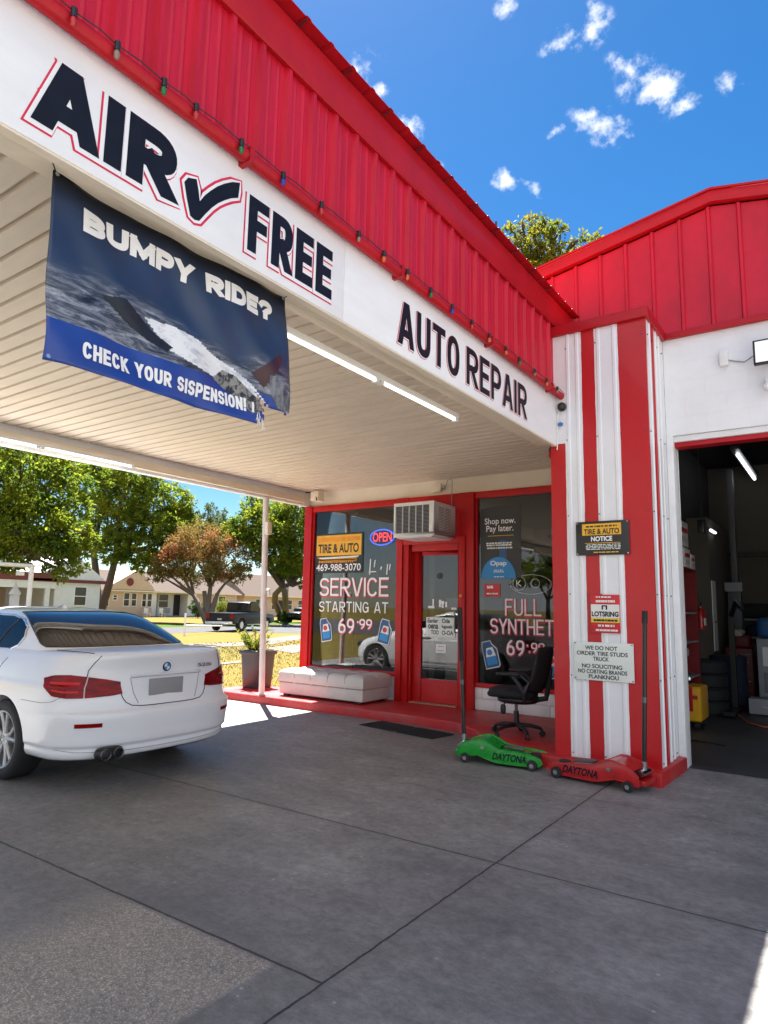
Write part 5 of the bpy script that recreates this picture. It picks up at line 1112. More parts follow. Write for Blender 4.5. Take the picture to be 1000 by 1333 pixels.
# rear window and windscreen, laid on the roof shell
P = []
for z in zl(1.125, 1.415, 26):
    f = (z - 1.125) / .29; wt = .80 - .02 * f
    if z < 1.16: wt = .80 - .25 * ((1.16 - z) / .035) ** 2 * .3
    P.append([surf(GH, t * wt, z + .012 * (1 - t * t) * (f - .3), 3.2, .004) for t in zl(-1, 1, 31)])
b = MB(); b.grid(P); rw = b.build('rear_window', MT['car_glass'], car, local=True, smooth=True, fix=False, angle=80)
b = MB(); b.tube([P[0][j] for j in range(31)] + [P[i][30] for i in range(26)] + [P[25][j] for j in range(30, -1, -1)] + [P[i][0] for i in range(25, -1, -1)], .0055, 6); b.build('window_seal', MT['car_black'], rw, local=True, smooth=True)
P = []
for z in zl(1.10, 1.41, 14):
    xr, w, L_, xf = interp(GH, z); P.append([(xf + .39 - .39 * max(0, 1 - abs(t) ** 3.2) ** (1/3.2) - .004, t * w * .97, z) for t in zl(-.96, .96, 21)])
b = MB(); b.grid(P); b.build('windscreen', MT['car_glass'], car, local=True, smooth=True, fix=False, angle=80)
SW = [(-1.40, 1.070), (-1.25, 1.125), (-1.205, 1.20), (-1.265, 1.285), (-1.42, 1.352), (-1.66, 1.385), (-2.3, 1.392), (-2.66, 1.345), (-2.95, 1.23), (-3.18, 1.115), (-3.20, 1.070)]
def gside(x, z, s, off):
    xr, w, L_, xf = interp(GH, z); u = min(1, max(0, (x - (xr - L_)) / L_)); return Vector((x, s * (w * (1 - u ** 3.2) ** (1/3.2) + off), z))
def dens(p, n=6):
    o = []
    for i in range(len(p)):
        a, c = p[i], p[(i+1) % len(p)]; o += [(a[0] + (c[0]-a[0])*k/n, a[1] + (c[1]-a[1])*k/n) for k in range(n)]
    return o
for s in (-1, 1):
    b = MB(); rows = []
    for z in zl(1.0705, 1.3915, 24):
        xs = []
        for i in range(len(SW)):
            (x0, z0), (x1, z1) = SW[i], SW[(i+1) % len(SW)]
            if (z0 - z) * (z1 - z) <= 0 and z0 != z1: xs.append(x0 + (x1 - x0) * (z - z0) / (z1 - z0))
        rows.append([gside(x, z, s, .003) for x in zl(min(xs), max(xs), 12)])
    b.grid(rows); sg = b.build('side_window', MT['car_glass'], car, local=True, smooth=True, fix=False, angle=80)
    b = MB(); b.tube([gside(x, z, s, .004) for x, z in dens(SW)], .010, 8, closed=True); b.build('window_trim', MT['chrome'], sg, local=True, smooth=True)
    b = MB(); b.tube([gside(x, z, s, .004) for x, z in ((-1.49, 1.362), (-1.56, 1.25), (-1.66, 1.075))], .011, 6); b.build('pillar_trim', MT['car_black'], sg, local=True, smooth=True); b = MB(); b.tube([gside(x, z, s, .004) for x, z in ((-2.26, 1.39), (-2.30, 1.25), (-2.34, 1.075))], .03, 6); b.build('pillar_trim', MT['car_black'], sg, local=True, smooth=True)
    b = MB()
    for pts in ([(-1.24, 1.02), (-1.30, .92), (-1.50, .80), (-1.56, .70)], [(-2.36, 1.04), (-2.40, .6), (-2.40, .32)], [(-3.4, 1.02), (-3.44, .6), (-3.44, .32)]):
        L2 = []
        for i in range(len(pts)-1): L2 += [tuple(Vector(pts[i]).lerp(Vector(pts[i+1]), k/8)) for k in range(8)]
        b.tube([Vector((x, s * (interp(BODY, z)[1] + .0005), z)) for x, z in L2 + [pts[-1]]], .003, 5)
    b.build('door_seam', MT['car_black'], body, local=True)
    for x in (-1.75, -2.75):
        b = MB(); superell(b, (x, s * (interp(BODY, .92)[1] + .02), .90), (.12, .014, .017), .5, .6); b.build('door_handle', MT['car_white'], car, local=True, smooth=True)
def patch(corners, m, name, par, off=.006, nu=14, nv=8):
    """corners: bottom polyline and top polyline in (t, z)"""
    bot, top = corners
    def pl(q, f):
        d = [0]
        for i in range(1, len(q)): d.append(d[-1] + math.hypot(q[i][0]-q[i-1][0], q[i][1]-q[i-1][1]))
        f *= d[-1]
        for i in range(1, len(q)):
            if f <= d[i] + 1e-9: k = (f - d[i-1]) / max(1e-9, d[i] - d[i-1]); return (q[i-1][0] + (q[i][0]-q[i-1][0])*k, q[i-1][1] + (q[i][1]-q[i-1][1])*k)
        return q[-1]
    F = []; Bk = []
    for i in range(nu + 1):
        r1, r2 = [], []
        for j in range(nv + 1):
            a, c = pl(bot, i/nu), pl(top, i/nu); t_, z_ = a[0] + (c[0]-a[0])*j/nv, a[1] + (c[1]-a[1])*j/nv
            r1.append(surf(BODY, t_, z_, NB, off)); r2.append(surf(BODY, t_, z_, NB, -.012))
        F.append(r1); Bk.append(r2)
    b = MB(); b.grid(F)
    rim = [(F[i][0], Bk[i][0]) for i in range(nu)] + [(F[nu][j], Bk[nu][j]) for j in range(nv)] + [(F[i][nv], Bk[i][nv]) for i in range(nu, 0, -1)] + [(F[0][j], Bk[0][j]) for j in range(nv, 0, -1)]
    b.grid([[p[0] for p in rim], [p[1] for p in rim]], cv=True)
    return b.build(name, m, par, local=True, smooth=True, angle=50)
for s in (-1, 1):
    q = lambda pts: [(s * t_, z_) for t_, z_ in pts]
    lo_ = patch((q([(.515, .742), (.66, .742), (.80, .758), (.90, .83)]), q([(.505, .912), (.66, .928), (.82, .924), (.925, .898)])), MT['lamp_red'], 'tail_light', car, .008)
    patch((q([(.235, .764), (.30, .752), (.505, .742)]), q([(.255, .862), (.36, .888), (.495, .910)])), MT['lamp_red'] if s < 0 else MT['lamp_red_dark'], 'tail_light', car, .007)
    patch((q([(.56, .785), (.70, .785), (.80, .80)]), q([(.555, .80), (.70, .80), (.81, .815)])), mat('lamp_light_bar', (.62, .012, .015), .2, spec=.3), 'light_bar', lo_, .0095)
    patch((q([(.555, .845), (.70, .85), (.83, .855)]), q([(.55, .868), (.70, .872), (.845, .873)])), bpy.data.materials['lamp_light_bar'], 'light_bar', lo_, .0095)
    patch((q([(.40, .515), (.62, .515)]), q([(.40, .548), (.62, .548)])), MT['lamp_red'], 'bumper_reflector', car, .004)
    b = MB(); b.tube([surf(BODY, s * t_, z_, NB, .001) for t_, z_ in ((.49, 1.08), (.50, 1.02), (.515, .96), (.508, .91))] , .004, 5)
    b.tube([(x_, s * y_, z_) for x_, y_, z_ in ((-.155, .700, 1.104), (-.30, .715, 1.108), (-.50, .725, 1.108), (-.66, .735, 1.108))], .004, 5)
    b.tube([surf(BODY, s * t_, z_, NB, .001) for t_, z_ in ((.245, .77), (.235, .73), (.215, .69), (.18, .662), (.12, .652), (.06, .65), (0, .65))], .004, 5)
    b.tube([surf(BODY, s * t_, z_, NB, .001) for t_, z_ in ((.70, .752), (.80, .715), (.92, .70), (1.0, .70), (1.12, .70), (1.2, .70))], .002, 5)
    b.build('panel_seam', MT['car_black'], body, local=True, smooth=True)
    patch((q([(.0, .30), (.3, .305), (.6, .318), (.8, .34)]), q([(.0, .305), (.3, .31), (.6, .323), (.8, .345)])), MT['plate'], 'bumper_crease', body, .001, 20, 2)
b = MB(); b.box(-4.5, -.55, -.66, .66, .20, .30); b.build('underbody', MT['car_black'], car, local=True)
patch(([(-.42, .228), (.42, .228)], [(-.42, .262), (.42, .262)]), MT['car_black'], 'rear_valance', car, .004, 24, 3)
for y in (-.60, -.49):
    b = MB(); b.lathe([(.044, -.10), (.046, .015), (.043, .02), (.037, .012), (.035, -.08)], (-.040 - .01 * (y < -.55), y, .30), 'X', 22); ep = b.build('exhaust_pipe', MT['dark_steel'], car, local=True, smooth=True)
b = MB(); superell(b, (-.085, -.545, .30), (.05, .12, .056), .6, .7); b.build('exhaust_recess', MT['car_black'], car, local=True, smooth=True)
px0 = -.092
b = MB(); P = [[surf(BODY, t_, z_, NB, .001) for t_ in zl(-.155, .155, 12)] for z_ in zl(.665, .885, 6)]
b = MB(); b.tube([surf(BODY, t_, z_, NB, .0005) for t_, z_ in [(-.19, .885), (-.1, .89), (0, .892), (.1, .89), (.19, .885), (.165, .76), (.14, .675)]] , .003, 5); b.tube([surf(BODY, t_, z_, NB, .0005) for t_, z_ in [(-.19, .885), (-.165, .76), (-.14, .675)]], .003, 5); b.build('recess_shade_line', MT['plate'], body, local=True)  # thin grey lines drawn for the slight shading around the plate recess
b = MB(); P = [[surf(BODY, t_, z_, NB, .012 + .008 * (z_ - .885) / .02) for t_ in zl(-.19, .19, 16)] for z_ in zl(.893, .913, 4)]; b.grid(P); b.build('boot_handle', MT['car_white'], car, local=True, smooth=True, solid=.01)
b = MB(); b.box(-.094, -.086, -.195, .165, .725, .868); b.build('number_plate', MT['plate'], car, local=True, bev=.004)
# round badge: black ring, four quarters
bx = -.098; bz = .965; by = -.02
rg_ = MB().lathe([(.030, 0), (.041, .0), (.041, .008), (.036, .010), (.030, .008)], (bx, by, bz), 'X', 30).build('badge', MT['navy'], car, local=True, smooth=True)
for k in range(4):
    pts = [(0, 0)] + [(.0305 * math.cos(R(90*k + 9*i)), .0305 * math.sin(R(90*k + 9*i))) for i in range(11)]
    MB().prism(pts, lambda a, c: (bx + .004, by + a, bz + c), (.005, 0, 0)).build('badge_quarter', MT['white'] if k % 2 else MT['blue'], rg_, local=True)
lettering("528i", (-.100, .33, .945), (0,1,0), (0,0,1), .155, .030, MT['dark_steel'], body, .02, .012, name='model_lettering', local=True)
b = MB(); prf = [(-.11, 0), (-.07, .022), (-.01, .055), (.035, .058), (.05, .03), (.06, 0)]
b.grid([[(-1.93 + a, y * (1 - c / .062) ** .6, 1.432 + c) for a, c in prf] for y in (-.032, -.02, 0, .02, .032)]); b.build('roof_antenna', MT['car_white'], car, local=True, smooth=True, angle=70)
for x in (-1.115, -4.085):
    for s in (-1, 1):
        yo = s * .80
        ty = MB().lathe([(.235, -.10), (.25, -.118), (.30, -.122), (.325, -.105), (.336, -.085), (.336, .085), (.325, .105), (.30, .122), (.25, .118), (.235, .10)], (x, yo, .335), 'Y', 44, False).build('wheel', MT['rubber'], car, local=True, smooth=True, angle=50)
        d = s
        MB().lathe([(.215, -.09 * d), (.238, -.10 * d), (.245, .108 * d), (.238, .115 * d), (.226, .108 * d), (.222, -.08 * d)], (x, yo, .335), 'Y', 44).build('rim', MT['alloy'], ty, local=True, smooth=True)
        MB().cyl((x, yo - .02 * d, .335), (x, yo + .01 * d, .335), .17, n=32).build('brake_disc', MT['dark_steel'], ty, local=True, smooth=True)
        b = MB(); b.lathe([(.0, .06*d), (.03, .085*d), (.055, .085*d), (.065, .07*d), (.065, .03*d)], (x, yo, .335), 'Y', 24)
        for k in range(10):
            a = 2*math.pi*(k // 2)/5 + (.20 if k % 2 else -.20) + .3; c_, s2 = math.cos(a), math.sin(a)
            a2 = a + (.05 if k % 2 else -.05); c2, s3_ = math.cos(a2), math.sin(a2)
            b.tube([(x + c_*.05, yo + .075*d, .335 + s2*.05), (x + c_*.13, yo + .085*d, .335 + s2*.13), (x + c2*.226, yo + .10*d, .335 + s3_*.226)], [.020, .015, .017], 8)
        b.build('spokes', MT['alloy'], ty, local=True, smooth=True)
        b = MB(); b.cyl((x, yo - .15 * s, .335), (x, yo - .06 * s, .335), .28, n=28); b.build('inner_wheel', MT['car_black'], ty, local=True)
for s in (-1, 1):
    b = MB(); superell(b, (-3.12, s * .98, 1.06), (.07, .10, .065), .6, .6); b.build('door_mirror', MT['car_white'], car, local=True, smooth=True)
    b = MB(); superell(b, (-4.60, s * .66, .66), (.14, .17, .07), .8, .7); b.build('headlight', MT['dark_glass'], car, local=True, smooth=True)

# ------------------------------------------------------------------ things inside the shop
fr = thing('refrigerator', 'white refrigerator inside the shop behind the right window', 'refrigerator', (-4.85, 9.55, .13))
MB().box(-5.25, -4.57, 9.25, 9.9, .14, 1.02).build('lower_door', MT['white'], fr, bev=.02); MB().box(-5.25, -4.57, 9.25, 9.9, 1.03, 1.70).build('upper_door', MT['white'], fr, bev=.02)
b = MB(); b.tube([(-4.63, 9.24, .7), (-4.63, 9.20, .72), (-4.63, 9.20, .95), (-4.63, 9.24, .98)], .012); b.build('handle', MT['grey'], fr, smooth=True)
sh = thing('wall_shelf', 'red-edged wall shelving inside the shop behind the right window', 'shelf', (-3.4, 11.5, .13))
for z in (1.2, 1.75, 2.3, 2.8): MB().box(-4.3, -2.46, 11.2, 11.8, z, z + .05).build('shelf_board', MT['red_paint'], sh)
for x in (-4.28, -3.4, -2.5): MB().box(x - .02, x + .02, 11.75, 11.8, .131, 3.2).build('upright', MT['grey'], sh)
for k, (x, w, h, m) in enumerate(((-4.0, .5, .36, 'carton'), (-3.25, .6, .34, 'white'), (-2.75, .35, .40, 'carton'))):
    r = thing('carton', ('brown carton on the shop shelf, leftmost', 'white carton on the shop shelf, in the middle', 'tall brown carton on the shop shelf, rightmost')[k], 'box', (x, 11.45, 1.8)); MB().box(x - w/2, x + w/2, 11.25, 11.65, 1.801, 1.80 + h).build('box', MT[m], r, bev=.004); MB().box(x - w/2 + .05, x + w/2 - .05, 11.247, 11.249, 1.86, 1.90).build('printed_stripe', MT['sign_red'], r)
ct = thing('counter', 'low grey service counter inside the shop behind the left window', 'counter', (-6.7, 11.2, .13))
MB().box(-7.6, -5.9, 10.9, 11.5, .131, 1.05).build('front', MT['grey'], ct); MB().box(-7.66, -5.84, 10.84, 11.56, 1.051, 1.09).build('worktop', MT['carton'], ct, bev=.006)
office_chair('black office chair inside the shop seen through the door glass', (-5.0, 9.9, .13), R(70))
pf = thing('picture_frame', 'dark framed picture on the wall inside the shop', 'picture', (-5.0, 13.88, 1.8)); MB().box(-5.2, -4.5, 13.85, 13.89, 1.8, 2.8).build('frame', MT['black'], pf); MB().box(-5.15, -4.55, 13.845, 13.849, 1.85, 2.75).build('print', MT['grey'], pf)
tl = thing('wall_clock', 'round clock on the shop wall', 'clock', (-6.8, 13.88, 2.3)); MB().lathe([(.01, 0), (.15, 0), (.15, .02), (.01, .02)], (-6.8, 13.86, 2.4), 'Y', 24).build('face', MT['white'], tl)

# ------------------------------------------------------------------ things inside the garage bay
rsx = thing('shelving_unit', 'red steel shelving unit just inside the garage doorway', 'shelf', (-2.12, 10.5, .0))
MB().box(-2.29, -1.93, 11.24, 11.27, .0, 2.20).build('side_panel', MT['shelf_red'], rsx); MB().box(-2.29, -1.93, 9.70, 9.73, .0, 2.20).build('side_panel', MT['shelf_red'], rsx); MB().box(-2.296, -2.27, 9.73, 11.24, 0, 2.2).build('back_panel', MT['shelf_red'], rsx)
for z in (.1, .6, 1.10, 1.52, 2.17): MB().box(-2.268, -1.935, 9.732, 11.238, z, z + .028).build('shelf_board', MT['shelf_red'] if z > 2 else MT['grey'], rsx)
k = 0
for (y0, y1, z0, h, lab) in ((9.8, 10.35, 2.20, .30, 'large printed carton on the red shelving, bottom row front'), (10.40, 10.85, 2.20, .28, 'printed carton on the red shelving, bottom row middle'), (10.88, 11.2, 2.20, .22, 'small carton on the red shelving, bottom row back'), (9.85, 10.75, 2.505, .36, 'wide printed carton topmost on the red shelving')):
    r = thing('carton', lab, 'box', (-2.1, (y0+y1)/2, z0)); MB().box(-2.26, -1.93, y0, y1, z0 + .001, z0 + h).build('box', MT['white_paint'], r, bev=.004)
    MB().box(-1.929, -1.927, y0 + .05, y1 - .05, z0 + h*.55, z0 + h*.75).build('printed_stripe', MT['sign_red'], r); MB().box(-1.929, -1.927, y0 + .08, y1 - .1, z0 + h*.15, z0 + h*.4).build('printed_panel', MT['carton'], r)
for y, z, hh, cpc, lab in ((10.2, 1.55, .27, 'yellow', 'white oil jug with a yellow label on the red shelf'), (10.45, 1.55, .25, 'white', 'plain white jug on the red shelf beside the yellow-labelled one'), (10.05, 1.82, .0, '', '')):
    if not hh: continue
    r = thing('oil_jug', lab, 'jug', (-2.05, y, z)); b = MB(); superell(b, (-2.05, y, z + hh*.42), (.07, .09, hh*.42), .35, .4); b.build('body', MT['white'], r, smooth=True); MB().cyl((-2.05, y - .03, z + hh*.8), (-2.05, y - .03, z + hh), .025, n=14).build('cap', MT['navy'], r); MB().box(-1.981, -1.978, y - .06, y + .06, z + .05, z + .12).build('label', MT[cpc], r)
fe = thing('fire_extinguisher', 'small red fire extinguisher hanging on the inner garage wall', 'fire extinguisher', (-2.02, 12.0, 1.27))
b = MB(); b.lathe([(.01, 1.27), (.07, 1.275), (.075, 1.30), (.075, 1.56), (.05, 1.60), (.02, 1.62), (.02, 1.65)], (-2.02, 12.0, 0), 'Z', 20); b.build('cylinder', MT['jack_red'], fe, smooth=True); MB().box(-1.99, -1.942, 11.95, 12.05, 1.34, 1.46).build('label', MT['white'], fe)
b = MB(); b.tube([(-2.02, 12, 1.65), (-2.0, 11.96, 1.70), (-1.97, 11.9, 1.68)], .012); b.build('valve', MT['dark_steel'], fe, smooth=True); MB().box(-2.295, -2.09, 11.97, 12.03, 1.45, 1.5).build('bracket', MT['dark_steel'], fe)
cs_ = thing('car_seat', 'worn grey car seat propped on the bench inside the garage doorway', 'car seat', (-2.02, 9.62, .95))
b = MB(); superell(b, (-2.06, 9.5, 1.32), (.07, .20, .30), .4, .4, Matrix.Rotation(R(-14), 3, 'Y')); superell(b, (-1.94, 9.5, 1.02), (.17, .2, .07), .5, .5); b.build('cushion', MT['grey'], cs_, smooth=True, angle=70)
bn = thing('workbench', 'dark steel bench under the car seat inside the garage doorway', 'bench', (-2.05, 9.2, 0))
MB().box(-2.29, -1.85, 8.3, 9.69, .90, .945).build('top', MT['black_metal'], bn); MB().box(-2.29, -1.87, 8.32, 9.67, .55, .899).build('drawers', MT['navy_cloth'], bn, bev=.01)
for y in (8.34, 9.65): MB().box(-1.91, -1.87, y - .02, y + .02, 0, .549).build('leg', MT['black_metal'], bn)
wl = thing('work_lamp', 'clip-on silver work lamp hanging from the bench front', 'lamp', (-1.84, 9.35, .65))
b = MB(); b.lathe([(.02, 0), (.035, .03), (.075, .11), (.08, .115), (.07, .11), (.03, .03)], (-1.84, 9.3, .72), 'X', 18); b.build('reflector', MT['chrome'], wl, smooth=True); b = MB(); b.tube([(-1.84, 9.3, .72), (-1.85, 9.28, .62), (-1.86, 9.27, .53)], .014); b.build('clamp', MT['chrome'], wl, smooth=True)
yc = thing('utility_case', 'yellow plastic wheeled case with a red strap on the garage floor', 'case', (-2.0, 10.2, 0))
b = MB(); b.box(-2.14, -1.70, 9.85, 10.42, .10, .56); b.build('case', MT['plastic_yellow'], yc, bev=.05, seg=3); MB().box(-2.10, -1.74, 9.838, 9.851, .40, .45).box(-1.86, -1.80, 9.836, 9.851, .24, .56).build('strap', MT['jack_red'], yc, bev=.004)
for y in (9.95, 10.32): MB().cyl((-1.80, y, .052), (-1.74, y, .052), .05, n=16).build('wheel', MT['rubber'], yc, smooth=True)
MT['lift_grey'] = mat('dark_grey_steel', (0.10, 0.105, 0.115), 0.5)
lp = thing('vehicle_lift', 'grey vehicle lift post standing at the back of the garage', 'lift', (-1.75, 14.2, 0))
MB().box(-1.88, -1.66, 14.05, 14.35, .02, 2.1).build('post', MT['lift_grey'], lp, bev=.012); MB().box(-1.80, -1.70, 14.1, 14.3, 2.1, 4.3).build('mast', MT['lift_grey'], lp, bev=.01); MB().box(-1.92, -1.62, 13.98, 14.04, 1.95, 2.12).build('carriage', MT['grey'], lp, bev=.01); MB().box(-2.0, -1.5, 13.9, 14.5, 0, .02).build('base_plate', MT['dark_steel'], lp)
tb = thing('tool_cabinet', 'dark red rolling tool cabinet at the back of the garage', 'tool cabinet', (-1.62, 13.3, 0))
b = MB().box(-1.84, -1.42, 13.1, 13.6, .12, .95); b.build('body', MT['cabinet_red'], tb, bev=.015); b = MB()
for z in (.25, .40, .55, .70, .85): b.box(-1.80, -1.46, 13.09, 13.099, z, z + .012)
b.build('drawer_pull', MT['chrome'], tb)
for x in (-1.78, -1.48): MB().cyl((x, 13.2, .06), (x + .04, 13.2, .06), .06, n=14).build('caster', MT['rubber'], tb)
r = thing('bucket', 'small dark red bucket on the garage floor beside the tool cabinet', 'bucket', (-2.0, 12.2, 0)); b = MB(); b.lathe([(.02, .005), (.13, .0), (.16, .34), (.15, .34), (.12, .02)], (-1.98, 12.2, 0), 'Z', 20); b.build('pail', MT['cabinet_red'], r, smooth=True); b = MB(); b.tube([(-1.98 + .16*math.cos(k*.314), 12.2, .33 + .12*math.sin(k*.314)) for k in range(11)], .004, 5); b.build('handle', MT['chrome'], r)
rc = thing('tool_bag', 'red tool bag stuffed with pale rags on top of the tool cabinet', 'bag', (-1.62, 13.35, .95)); b = MB(); superell(b, (-1.62, 13.35, 1.06), (.18, .14, .11), .35, .4); b.build('bag', MT['cabinet_red'], rc, smooth=True); b = MB()
for k in range(7): superell(b, (-1.62 + rnd.uniform(-.12, .12), 13.3 + rnd.uniform(-.06, .06), 1.18 + rnd.uniform(0, .05)), (.07, .06, .04), .9, .9)
b.build('rags', MT['carton'], rc, smooth=True)
hs_ = thing('wall_rack', 'dark steel rack on the back garage wall', 'rack', (-1.45, 14.9, 1.3)); MB().box(-1.75, -.95, 14.7, 15.18, 1.42, 1.45).build('shelf_board', MT['grey'], hs_); MB().box(-1.75, -.95, 14.7, 15.18, 1.08, 1.11).build('shelf_board', MT['grey'], hs_)
r = thing('duffel_bag', 'black duffel bag on the upper board of the steel rack', 'bag', (-1.5, 14.9, 1.45)); b = MB(); superell(b, (-1.5, 14.9, 1.60), (.26, .17, .15), .5, .5); b.build('bag', MT['fabric'], r, smooth=True)
r = thing('duffel_bag', 'dark bag on the lower board of the steel rack', 'bag', (-1.45, 14.9, 1.11)); b = MB(); superell(b, (-1.45, 14.9, 1.23), (.24, .16, .12), .6, .6); b.build('bag', MT['navy_cloth'], r, smooth=True)
mc = thing('service_machine', 'tall grey service machine with a blue top at the right of the garage', 'machine', (-1.0, 12.6, 0))
MB().box(-1.28, -.72, 12.4, 12.9, .06, 1.15).build('cabinet', MT['grey'], mc, bev=.02); b = MB(); superell(b, (-1.0, 12.62, 1.32), (.28, .24, .17), .4, .4); b.build('top_cover', MT['blue_dark'], mc, smooth=True); MB().box(-1.20, -.90, 12.392, 12.399, .72, 1.02).build('paper_sheet', MT['white'], mc); MB().box(-1.2, -.8, 12.392, 12.399, .30, .62).build('panel', MT['dark_steel'], mc)
r = thing('wall_cabinet', 'pale cabinet on the back wall of the garage behind the service machine', 'cabinet', (-.7, 15.0, 1.6)); MB().box(-1.15, -.3, 14.8, 15.19, 1.4, 2.3).build('body', MT['carton'], r, bev=.01); MB().box(-.74, -.735, 14.795, 14.799, 1.45, 2.25).build('door_gap', MT['black'], r)
r = thing('metal_box', 'low grey metal box on the garage floor by the service machine', 'box', (-1.2, 12.1, 0)); MB().box(-1.38, -.95, 11.9, 12.25, .02, .25).build('box', MT['grey'], r, bev=.01); MB().box(-1.2, -1.1, 11.893, 11.899, .12, .15).build('latch', MT['chrome'], r)
r = thing('wall_panel', 'pale narrow metal door leaning on the corner partition of the garage', 'panel', (-1.92, 12.85, .9)); MB().box(-1.948, -1.93, 12.7, 13.05, .9, 2.1).build('sheet', MT['white_paint'], r); MB().cyl((-1.93, 12.75, 1.4), (-1.90, 12.75, 1.4), .02, n=10).build('knob', MT['chrome'], r)
b = MB(); b.tube([(-1.55, 11.9, .012), (-1.42, 11.4, .012), (-1.30, 11.0, .012), (-1.10, 10.75, .012), (-.8, 10.70, .012), (-.3, 10.8, .012), (.4, 11.2, .012)], .012, 8); tag(b.build('air_hose', MT['hose'], smooth=True), 'orange air hose lying on the dark garage floor', 'hose')
b = MB(); b.tube([(-2.0, 9.15, .01), (-1.7, 9.0, .01), (-1.45, 8.96, .01), (-1.30, 8.9, .01)], .010, 8); tag(b.build('power_cord', MT['wire'], smooth=True), 'black power cord on the garage floor just inside the doorway', 'cord')
# clutter: worn tyres, drums, stands and a creeper in the shade of the garage
def tyre(lab, p, flat=True):
    r = thing('worn_tyre', lab, 'tyre', p, 0, 'worn tyres in the garage'); prof = [(.17, -.08), (.20, -.10), (.28, -.10), (.31, -.07), (.315, 0), (.31, .07), (.28, .10), (.20, .10), (.17, .08), (.19, 0), (.17, -.08)]
    b = MB(); b.lathe(prof, (p[0], p[1], p[2] + (.10 if flat else .315)), 'Z' if flat else 'X', 28, False); b.build('tread', MT['rubber'], r, smooth=True)
for k, lab in enumerate(('worn black tyre, bottom of the stack behind the yellow case', 'worn black tyre, second up in the stack behind the yellow case', 'worn black tyre, third up in the stack behind the yellow case', 'worn black tyre topmost on the stack behind the yellow case')): tyre(lab, (-1.93, 11.65, .002 + .203 * k))
tyre('worn black tyre standing on edge against the back wall of the garage', (-1.1, 14.6, .0), False)
for k, (x, y, h, m, lab) in enumerate(((-1.72, 12.55, .85, 'navy_cloth', 'dark blue oil drum beside the red bucket in the garage'), (-1.32, 13.9, .8, 'black_metal', 'black oil drum behind the red tool cabinet'))):
    r = thing('oil_drum', lab, 'drum', (x, y, 0)); b = MB(); b.lathe([(.02, .003), (.26, .0), (.27, .02), (.265, h*.33), (.275, h*.34), (.265, h*.36), (.265, h*.66), (.275, h*.67), (.265, h*.69), (.27, h - .01), (.25, h), (.02, h - .01)], (x, y, 0), 'Z', 28); b.build('barrel', MT[m], r, smooth=True); MB().cyl((x + .12, y, h - .01), (x + .12, y, h + .02), .03, n=10).build('bung', MT['dark_steel'], r)
r = thing('engine_hoist', 'black engine hoist folded near the inner garage wall', 'hoist', (-1.7, 11.0, 0)); MB().box(-1.62, -1.54, 12.0, 12.08, .05, 1.55).build('mast', MT['black_metal'], r); b = MB(); b.tube([(-1.58, 12.04, 1.5), (-1.45, 11.7, 1.72), (-1.35, 11.45, 1.62)], .04, 8); b.build('boom', MT['black_metal'], r); MB().box(-1.66, -1.5, 11.3, 12.4, .03, .09).build('foot_rail', MT['black_metal'], r)
r = thing('work_jacket', 'dark jacket hanging on the inner garage wall', 'jacket', (-1.94, 12.4, 1.0)); b = MB(); superell(b, (-2.2, 11.62, 1.45), (.08, .2, .42), .6, .6); b.build('cloth', MT['navy_cloth'], r, smooth=True)
b = MB(); b.tube([(-2.27 + .02*math.cos(k*.5), 11.9 + .19*math.cos(k*.5), 2.35 + .22*math.sin(k*.5) - k*.004) for k in range(38)], .016, 6); tag(b.build('coiled_cable', MT['wire'], smooth=True), 'coiled black cable hanging high on the inner garage wall', 'cable')
for (x, y0, y1, lab) in ((-1.40, 12.45, 14.9, 'long twin-tube ceiling light inside the garage'),):
    r = thing('garage_light', lab, 'light', (x, (y0+y1)/2, 4.2)); MB().box(x - .07, x + .07, y0 - .35, y1, 4.24, 4.30).build('lamp_housing', MT['dark_steel'], r)
    m_ = (y0+y1)/2
    for a, c in ((y0, m_ - .05), (m_ + .05, y1)): MB().cyl((x, a, 4.215), (x, c, 4.215), .028, n=12).build('lamp_tube', MT['tube_dim'], r, smooth=True)
    b = MB()
    for y in (y0, y1): b.tube([(x, y, 4.30), (x, y, 4.56)], .004, 5)
    b.build('hanger', MT['wire'], r)
r = thing('garage_light', 'short small tube light on the inner garage wall above the shelving', 'light', (-2.2, 13.2, 2.7)); MB().cyl((-1.91, 12.7, 2.98), (-1.91, 13.2, 2.98), .02, n=10).build('lamp_tube', MT['tube_dim'], r); MB().box(-1.948, -1.93, 12.65, 13.25, 2.95, 3.02).build('lamp_housing', MT['dark_steel'], r)
r = thing('hoist_chain', 'dark chain hoist hanging from the garage ceiling', 'hoist', (-1.9, 10.5, 2.6)); b = MB(); b.tube([(-1.75, 10.8, 4.55), (-1.75, 10.8, 2.9)], .012, 6); b.build('chain', MT['dark_steel'], r); MB().box(-1.80, -1.70, 10.74, 10.86, 2.72, 2.92).build('hook_block', MT['black_metal'], r, bev=.015)

